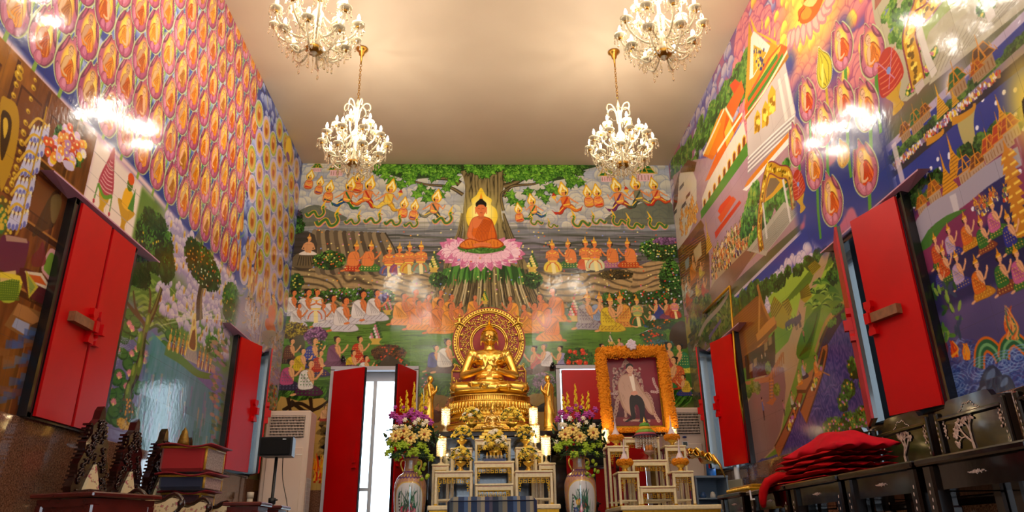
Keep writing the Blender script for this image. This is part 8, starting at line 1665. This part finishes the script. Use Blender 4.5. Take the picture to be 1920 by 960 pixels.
for i, (x, z, c, r) in enumerate(((-.08, .826, '3a5a8a', .03), (.02, .826, 'd8d0c8', .026), (.1, .676, '4a6aa0', .03), (-.06, .676, 'c8c0b8', .028))):
    m = MB(); m.lathe([(0, 0), (r, 0), (r * 1.1, .03), (r * .6, .06), (0, .065)], n=14, caps=False); o = m.build('jar', mat('jar_%d' % i, c, .3), loc=(2.31 + x, 7.62, z)); tag(o, ['small blue jar on the upper shelf of the grey-blue cabinet', 'small white jar on the upper shelf of the grey-blue cabinet', 'small blue jar on the middle shelf of the grey-blue cabinet', 'small white jar on the middle shelf of the grey-blue cabinet'][i], 'jar')
m = MB(); m.lathe([(0, 0), (.045, 0), (.05, .02), (.048, .14), (.03, .16), (0, .16)], n=20, caps=False); tag(m.build('plastic_tub', mat('blue_plastic', '2a6ab0', .3, trans=.2), loc=(2.4, 7.82, 1.04)), 'blue plastic tub standing on the grey-blue cabinet', 'tub')
m = MB(); m.tube([(0, 0, 0), (0, 0, .36)], .028, 14); o = m.build('white_pipe', WHITE, loc=(2.55, 7.45, .85)); tag(o, 'white plastic pipe with a capped end below the far right window', 'pipe'); m = MB(); m.tube([(0, 0, .34), (0, 0, .375)], .033, 14); m.build('end_cap', WHITE, o); m = MB(); m.tube([(0, 0, -.85), (0, 0, 0)], .026, 12); m.build('lower_pipe', WHITE, o)
m = MB(); m.tube([(0, 0, 0), (0, 0, .9)], .03, 12); m.lathe([(0, .9), (.036, .9), (.036, .96), (0, .96)], n=12, caps=False); tag(m.build('white_pipe', mat('cream_pipe', 'd8ccb8', .4), loc=(-2.42, 7.95, 0)), 'cream plastic pipe standing under the far left window', 'pipe')

# ------------------------------------------------------------------ left furniture
def floral(name):
    m = bpy.data.materials.new(name); m.use_nodes = True; nt = m.node_tree; b = nt.nodes['Principled BSDF']; tc = nt.nodes.new('ShaderNodeTexCoord'); v = nt.nodes.new('ShaderNodeTexVoronoi'); v.inputs['Scale'].default_value = 26; nz = nt.nodes.new('ShaderNodeTexNoise'); nz.inputs['Scale'].default_value = 30; nt.links.new(tc.outputs['Object'], nz.inputs['Vector'])
    add = nt.nodes.new('ShaderNodeMix'); add.data_type = 'VECTOR'; add.inputs['Factor'].default_value = .08; nt.links.new(tc.outputs['Object'], add.inputs['A']); nt.links.new(nz.outputs['Color'], add.inputs['B']); nt.links.new(add.outputs['Result'], v.inputs['Vector'])
    r = nt.nodes.new('ShaderNodeValToRGB'); e = r.color_ramp.elements; e[0].position = .18; e[0].color = (*srgb('a84a5c'), 1); e[1].position = .5; e[1].color = (*srgb('d8c8a0'), 1); q = e.new(.28); q.color = (*srgb('c88a84'), 1); q = e.new(.36); q.color = (*srgb('8a8a5c'), 1); q = e.new(.41); q.color = (*srgb('dcccaa'), 1)
    nt.links.new(v.outputs['Distance'], r.inputs['Fac']); nt.links.new(r.outputs['Color'], b.inputs['Base Color']); b.inputs['Roughness'].default_value = .8; return m
FLOR = floral('floral_tapestry')
def armchair(x, y, label, s=1.0):
    """carved throne-like armchair, back against the left wall, facing +x"""
    e = empty('carved_armchair', (x, y, 0), 0, label, 'armchair', 'carved armchairs along the left wall')
    out = [(-.17, .0), (-.19, .28), (-.16, .36), (-.175, .42), (-.14, .5), (-.15, .56), (-.11, .64), (-.115, .7), (-.07, .76), (-.075, .81), (-.03, .86), (-.02, .92), (0, .95)]
    out = out + [(-a, b) for a, b in out[::-1][1:]]
    m = MB(); m.prism(out, (-.01, 0, .45), (0, 1, 0), (0, 0, 1), (.055, 0, 0)); m.M = None
    for k in (-1, 1):
        for i in range(30): t = i / 29; m.box((.005, k * (.164 - .095 * max(0, t - .45) * 1.6), .47 + t * .8), (.06, .02, .013))
    m.build('back_frame', DARKW, e)
    m = MB(); g = random.Random(3)
    for i in range(110):
        z = g.uniform(.5, 1.3); wd = .15 * (1 - max(0, (z - .9)) / .5); yy = g.uniform(-wd, wd)
        if z < 1.0 and abs(yy) < .09: yy = math.copysign(g.uniform(.1, .15), yy)
        t0 = g.random() * 6; P = [(.052, yy + .022 * (1 - t) * math.cos(t0 + 5 * t), z + .022 * (1 - t) * math.sin(t0 + 5 * t)) for t in np.linspace(0, .9, 8)]; m.tube(P, .006, 5)
    m.build('back_carving', DARKW, e)
    m = MB(); m.prism([(-.085, 0), (-.09, .3), (-.05, .42), (0, .52), (.05, .42), (.09, .3), (.085, 0)], (.045, 0, .5), (0, 1, 0), (0, 0, 1), (.02, 0, 0)); m.build('back_cushion', FLOR, e)
    m = MB(); m.box((.28, 0, .41), (.56, .46, .06), bev=.01); m.build('seat_rail', DARKW, e); m = MB(); m.box((.28, 0, .47), (.5, .42, .08), bev=.03); m.build('seat', FLOR, e)
    for k in (-1, 1):
        m = MB(); P = crv([(.02, .0), (.04, .3), (.2, .37), (.42, .33), (.52, .37), (.57, .32), (.52, .27), (.42, .26), (.33, .16), (.31, .0)], 4); m.prism([tuple(p) for p in P], (0, k * .205 - .025, .44), (1, 0, 0), (0, 0, 1), (0, .05, 0)); m.build('arm_pad', FLOR, e)
        m = MB(); m.tube([(p[0], k * .205, .45 + p[1]) for p in crv([(.0, .35), (.2, .385), (.42, .345), (.52, .385), (.585, .34), (.56, .28)], 4, False)], .015, 8); m.tube([(p[0], k * .205, .42 + p[1]) for p in crv([(.56, .31), (.43, .26), (.34, .15), (.37, 0)], 4, False)], .014, 8); m.ell((.575, k * .205, .77), (.028, .03, .028), 8); m.build('arm_rail', DARKW, e)
        for xx in (.04, .53): m = MB(); m.tube([(xx, k * .2, .4), (xx + .02, k * .21, .2), (xx - .01, k * .2, .0)], .02, 8, rs=[.028, .02, .026]); m.build('leg', DARKW, e)
    return e
c1 = armchair(-2.3, 4.42, 'carved dark armchair with a tall pointed back, nearest on the left wall'); c1.scale = (.88,) * 3; c1.rotation_euler.z = -.16; copy_tree(c1, (-2.3, 4.88, 0), label='carved dark armchair with a tall pointed back, second along the left wall beside the cushions'); copy_tree(c1, (-2.3, 5.34, 0), label='carved armchair holding the stacked triangular cushions'); copy_tree(c1, (-2.3, 5.8, 0), label='farthest carved armchair, its point rising behind the cushions')
def side_table(x, y, w_, d_, h, label, mt=REDW):
    e = empty('side_table', (x, y, 0), 0, label, 'table', 'dark wooden side tables by the left armchairs'); m = MB(); m.box((0, 0, h - .012), (w_ + .05, d_ + .05, .024), bev=.006); m.box((0, 0, h - .045), (w_, d_, .035)); m.build('top', mt, e)
    for sx in (-1, 1):
        m = MB(); m.prism([(-d_ / 2 + .03, .0), (-d_ / 2 + .04, -.03), (-d_ * .25, -.05), (-.06, -.04), (0, -.07), (.06, -.04), (d_ * .25, -.05), (d_ / 2 - .04, -.03), (d_ / 2 - .03, 0)], (sx * (w_ / 2 - .01), 0, h - .06), (0, 1, 0), (0, 0, 1), (.012, 0, 0)); m.build('scalloped_apron', mt, e)
        m = MB(); m.prism([(-w_ / 2 + .03, .0), (-w_ / 2 + .04, -.03), (-w_ * .25, -.05), (-.05, -.04), (0, -.07), (.05, -.04), (w_ * .25, -.05), (w_ / 2 - .04, -.03), (w_ / 2 - .03, 0)], (0, sx * (d_ / 2 - .01), h - .06), (1, 0, 0), (0, 0, 1), (0, .012, 0)); m.build('scalloped_apron', mt, e)
        for sy in (-1, 1): m = MB(); m.box((sx * (w_ / 2 - .02), sy * (d_ / 2 - .02), (h - .05) / 2), (.05, .05, h - .05), bev=.008); m.build('leg', mt, e)
    return e
side_table(-1.895, 3.8, .36, .36, .69, 'red-brown square side table before the nearest carved armchair').rotation_euler.z = -.4; side_table(-1.56, 5.1, .2, .22, .71, 'small polished side table between the second and third armchairs'); side_table(-1.56, 5.6, .2, .22, .71, 'small polished side table by the farthest armchair')
# triangular cushions stacked on the third chair
def wedge(x, y, z, sx, sy, sz, label, ca, cb):
    e = empty('triangular_cushion', (x, y, z), 0, label, 'cushion', 'stacked ceremonial cushions'); A = mat('cushion_' + ca, ca, .7, sheen=.3); Bm = mat('cushion_stripe_' + cb, cb, .8, noise=.5, nscale=90); G = mat('gold_braid', 'd8a83a', .5, .3, noise=.4, nscale=200)
    m = MB(); m.box((0, 0, sz / 2), (sx, sy, sz), bev=.02); m.build('pad', A, e); m = MB(); m.box((0, -sy / 2 - .002, sz / 2), (sx * .9, .012, sz * .86), bev=.004) if False else m.box((sx / 2, 0, sz / 2), (.012, sy * .86, sz * .84), bev=.004); m.build('striped_face', Bm, e)
    m = MB()
    for k in (-1, 1): m.tube([(sx / 2, k * sy / 2 * .93, .01), (sx / 2, k * sy / 2 * .93, sz - .01)], .009, 6)
    m.tube([(sx / 2, -sy / 2, sz - .012), (sx / 2, sy / 2, sz - .012)], .009, 6); m.tube([(-sx / 2, -sy / 2, sz - .01), (sx / 2, -sy / 2, sz - .012)], .009, 6); m.build('gold_piping', G, e)
    m = MB(); vs = []; n = 12
    for j in range(2):
        for i in range(n + 1): t = i / n; vs.append((-sx / 2 - .02 + (sx + .06) * t, (-sy / 2 - .03) if j == 0 else sy / 2 + .03, sz + .004 + .012 * math.sin(t * 7 + j)))
    m.add(vs, [(i, i + 1, n + 2 + i, n + 1 + i) for i in range(n)], True); o = m.build('flap', mat('crimson_flap', '8a1420', .7, noise=.3, nscale=60), e); q = o.modifiers.new('thickness', 'SOLIDIFY'); q.thickness = .01
    return e
wedge(-2.03, 5.3, .8, .3, .36, .1, 'lower dark blue and striped cushion of the stack on the left chairs', '1c2440', 'c8a8a0'); wedge(-2.03, 5.28, .915, .3, .38, .17, 'upper crimson cushion with striped face and gold edging, top of the stack', '9a0c14', 'b8a8a0')
wedge(-2.05, 5.34, .47, .26, .28, .32, 'bottom cushion of the stack, mostly hidden by the armchair arms', '3a1420', 'a88a80')
m = MB(); m.lathe([(0, 0), (.045, 0), (.04, .03), (.02, .1), (0, .13)], n=12, sy=.6, caps=False); tag(m.build('golden_finial', mat('dark_gold', '8a6a24', .4, .6, noise=.4, nscale=60), loc=(-2.2, 5.12, 1.17) if False else (-2.1, 5.24, 1.1)), 'small dark gold pointed ornament on top of the crimson cushion', 'ornament')

# ------------------------------------------------------------------ right furniture: lacquered chairs with pearl inlay
def inlay_tree(m, y, z, s, x, seed):
    g = random.Random(seed)
    def br(p, a, l, w_, d):
        q = (p[0] + l * math.sin(a), p[1] + l * math.cos(a)); m.tube([(x, p[0], p[1]), (x, q[0], q[1])], w_, 4)
        if d: [br(q, a + g.uniform(-.9, .9), l * .72, w_ * .75, d - 1) for _ in range(2)]
        else: [m.ell((x, q[0] + g.uniform(-.012, .012) * s, q[1] + g.uniform(-.012, .012) * s), (.002, .007 * s, .01 * s), 5, (g.random() * 3, 0, 0)) for _ in range(4)]
    br((y, z), .1, .06 * s, .005 * s, 4)
def lchair(x, y, label, seed, arm=1):
    e = empty('lacquered_chair', (x, y, 0), 0, label, 'chair', 'black lacquered chairs along the right wall'); W_ = .54; H_ = .5
    m = MB(); top = [(-W_ / 2, .0), (-W_ / 2, H_ - .04), (-W_ * .34, H_ - .035), (-W_ * .3, H_ - .005), (-W_ * .26, H_), (W_ * .26, H_), (W_ * .3, H_ - .005), (W_ * .34, H_ - .035), (W_ / 2, H_ - .04), (W_ / 2, 0)]
    m.prism(top, (0, 0, .58), (0, 1, 0), (0, 0, 1), (.03, 0, 0)); m.build('back_panel', LACQ, e)
    m = MB(); bx = -.006
    for yy in (-W_ / 2 + .02, W_ / 2 - .02): m.box((bx, yy, .58 + (H_ - .05) / 2), (.022, .032, H_ - .05), bev=.006)
    m.box((bx, 0, .6), (.022, W_, .035), bev=.006); m.box((bx, 0, .58 + H_ - .085), (.022, W_ - .04, .022), bev=.006); m.build('back_frame', LACQ, e)
    m = MB(); inlay_tree(m, .01, .79, 1.15, -.006, seed); 
    for k in (-1, 1):
        for i in range(10): m.ell((-.004, k * (W_ / 2 - .055 - .006 * (i % 3)), .95 - i * .006 + .04 * (i % 2)), (.002, .008, .006), 5, (i, 0, 0)); m.ell((-.004, k * (W_ / 2 - .06), .63 + i * .006), (.002, .008, .005), 5, (i, 0, 0))
        for i in range(14): m.ell((-.019, k * (W_ / 2 - .02) , .62 + i * .028), (.002, .0022, .008), 5)
    for i in range(15): m.ell((-.003, (i - 7) * .011, 1.045 + .005 * math.cos(i * 1.3) - .0008 * (i - 7) ** 2), (.002, .0045, .0035), 5)
    m.build('pearl_inlay', PEARL, e)
    m = MB(); m.box((-.22, 0, .47), (.44, W_, .05), bev=.01); m.build('seat', LACQ, e); m = MB(); m.box((-.22, 0, .4), (.4, W_ - .06, .09)); m.build('seat_apron', LACQ, e)
    for sx in (-.02, -.41):
        for k in (-1, 1): m = MB(); m.box((sx, k * (W_ / 2 - .03), .28 if sx < -.1 else .29), (.05, .05, .56 if sx < -.1 else .58), bev=.008); m.build('leg', LACQ, e)
    for k in (-1, 1):
        m = MB(); m.box((-.22, k * (W_ / 2 - .02), .735), (.42, .045, .035), bev=.008); m.box((-.41, k * (W_ / 2 - .02), .62), (.045, .04, .25), bev=.006); m.box((-.22, k * (W_ / 2 - .02), .62), (.35, .012, .02)); m.build('arm', LACQ, e)
    return e
g_ = [(4.62, 'small-looking farthest lacquered chair back with pearl tree, behind the red cloths', 5), (4.02, 'second lacquered chair from the far end, its back rising above the red cloths', 8), (3.42, 'third lacquered chair with bright reflections and a large pearl tree inlay', 12), (2.82, 'nearest lacquered chair, cut by the right edge of the photo', 17)]
for yy, lb, sd in g_: lchair(2.34, yy, lb, sd)
def ltable(x, y, label, w_=.5, d_=.5, h=.715, gold=0):
    e = empty('lacquered_table', (x, y, 0), 0, label, 'table', 'black lacquered tables before the right-hand chairs')
    m = MB(); m.box((0, 0, h - .012), (d_ + .03, w_ + .02, .024), bev=.006); m.build('top', LACQ, e); m = MB(); m.box((0, 0, h - .065), (d_ - .04, w_ - .04, .08)); m.build('apron', LACQ, e)
    for sx in (-1, 1):
        for sy in (-1, 1): m = MB(); m.box((sx * (d_ / 2 - .03), sy * (w_ / 2 - .03), (h - .02) / 2), (.055, .055, h - .02), bev=.008); m.build('leg', LACQ, e)
    m = MB(); m.box((0, 0, .12), (d_ - .06, w_ - .06, .02)); m.build('low_shelf', LACQ, e)
    m = MB(); xx = -d_ / 2 + .018
    for i in range(13): m.ell((xx, (i - 6) * .007, h - .065 + .005 * math.sin(i * i * 2.1)), (.002, .0035, .0075 - .001 * abs(i - 6)), 5)
    for sy in (-1, 1):
        for i in range(18): m.ell((-d_ / 2 + .002, sy * (w_ / 2 - .03) + .003 * (-1) ** i, .2 + i * .024), (.002, .0022, .007), 5)
    m.build('pearl_inlay', PEARL, e); return e
for yy, lb in ((4.02, 'black lacquered table under the red cloths, second from the far end'), (3.44, 'black lacquered table beside the red cloths, third from the far end'), (2.86, 'black lacquered table before the nearest chair'), (2.28, 'black lacquered table cut by the lower right corner')): ltable(1.7, yy, lb, .54, .36, .695)
ltable(1.68, 4.56, 'farthest black lacquered table carrying the gilt frame', .42, .36, .7)
e = empty('gilt_frame', (1.68, 4.56, .7), 0, 'long carved gilt frame lying on the farthest lacquered table', 'frame'); m = MB(); m.box((0, 0, .0125), (.26, .42, .025), bev=.004); m.box((0, 0, .034), (.22, .4, .018), bev=.004); m.build('moulding', GOLDP, e)
m = MB()
for i in range(26): m.ell((-.13, -.2 + i * .016, .02), (.006, .007, .012), 6)
m.build('carved_beads', GOLD2, e)
# low dark tray-like arms in front of the chairs, red cloths
def cloth(x, y, z, sx, sy, label, seed, th=.035, top=0, col='b00008'):
    g = random.Random(seed); N, M_ = 24, 18; vs = []
    for j in range(M_ + 1):
        for i in range(N + 1):
            u, v = i / N * 2 - 1, j / M_ * 2 - 1; d = max(abs(u), abs(v)); bulge = top * (1 - u * u) * (1 - v * v); edge = (.018 if top else .009) * math.sin(7 * u + seed) * math.cos(6 * v + seed * 2)
            vs.append((sx / 2 * u + .012 * math.sin(9 * v + seed), sy / 2 * v + .012 * math.sin(8 * u + seed), bulge + edge * .5 - .02 * d ** 4))
    k = N + 1; F = [(j * k + i, j * k + i + 1, (j + 1) * k + i + 1, (j + 1) * k + i) for j in range(M_) for i in range(N)]
    b = len(vs); vs2 = [(a, c, -th + .01 * math.sin(8 * a * 10 + seed)) for a, c, _ in vs]; m = MB(); m.add(vs + vs2, F + [tuple(q + b for q in f[::-1]) for f in F] + [(i, i + 1, b + i + 1, b + i) for i in range(N)] + [(M_ * k + i, M_ * k + i + 1, b + M_ * k + i + 1, b + M_ * k + i) for i in range(N)] + [(j * k, (j + 1) * k, b + (j + 1) * k, b + j * k) for j in range(M_)] + [(j * k + N, (j + 1) * k + N, b + (j + 1) * k + N, b + j * k + N) for j in range(M_)], True)
    o = m.build('folded_red_cloth', mat('red_cotton_' + col, col, .9, noise=.2, nscale=14, spec=.2), loc=(x, y, z)); q = o.modifiers.new('soft', 'SUBSURF'); q.levels = q.render_levels = 1
    return tag(o, label, 'folded cloth', 'pile of folded red cloths')
lb = ['bottom folded red cloth of the pile on the lacquered tables', 'second folded red cloth from the bottom of the pile', 'middle folded red cloth of the pile', 'fourth folded red cloth of the pile', 'fifth folded red cloth, just below the bright top one']
for i in range(5): cloth(1.72 + .012 * i, 3.74 - .02 * (i % 2), .695 + .028 + .029 * i, .34, .78 - .03 * i, lb[i], i + 2, .019)
cloth(1.76, 3.62, .865, .3, .62, 'bright crimson cloth puffed up on top of the red pile', 9, .03, .07, 'c00820')
m = MB(); P = [(.12, .02, .085), (.04, .03, .085), (-.02, .04, .055), (-.045, .05, .01), (-.05, .06, -.03), (-.045, .065, -.055)]
for k in range(4): m.tube([(p[0] + .012 * k, p[1] + .035 * k - .04, p[2] + .012 * math.sin(k * 2)) for p in P], .03, 8, rs=[.014, .018, .02, .022, .02, .012])
oo = m.build('hanging_cloth_end', mat('red_cotton_b00008', 'b00008', .9), loc=(1.51, 3.9, .66)); q = oo.modifiers.new('skin', 'REMESH'); q.mode = 'VOXEL'; q.voxel_size = .009; q.use_smooth_shade = True
tag(oo, 'end of a red cloth hanging over the table edge with a white angular mark', 'cloth')
m = MB(); m.box((-.083, .1, -.0), (.006, .008, .05)); m.box((-.083, .075, -.022), (.006, .05, .008)); m.build('white_mark', WHITE, oo)
# crystal strings, beads, leaves and petals nobody would count
for o in bpy.data.objects:
    if o.name.split('.')[0] in ('crystal_fringe', 'crystal_drops', 'bead_swags', 'crown_beads', 'crystal_strands', 'blossoms', 'leaves', 'foliage', 'gilt_scrollwork', 'back_carving', 'pearl_inlay', 'curled_hair', 'red_jewels', 'marigold_ring', 'bead_fringe', 'fretwork', 'petals', 'tooth_border', 'carved_beads', 'studded_band'): o['kind'] = 'stuff'
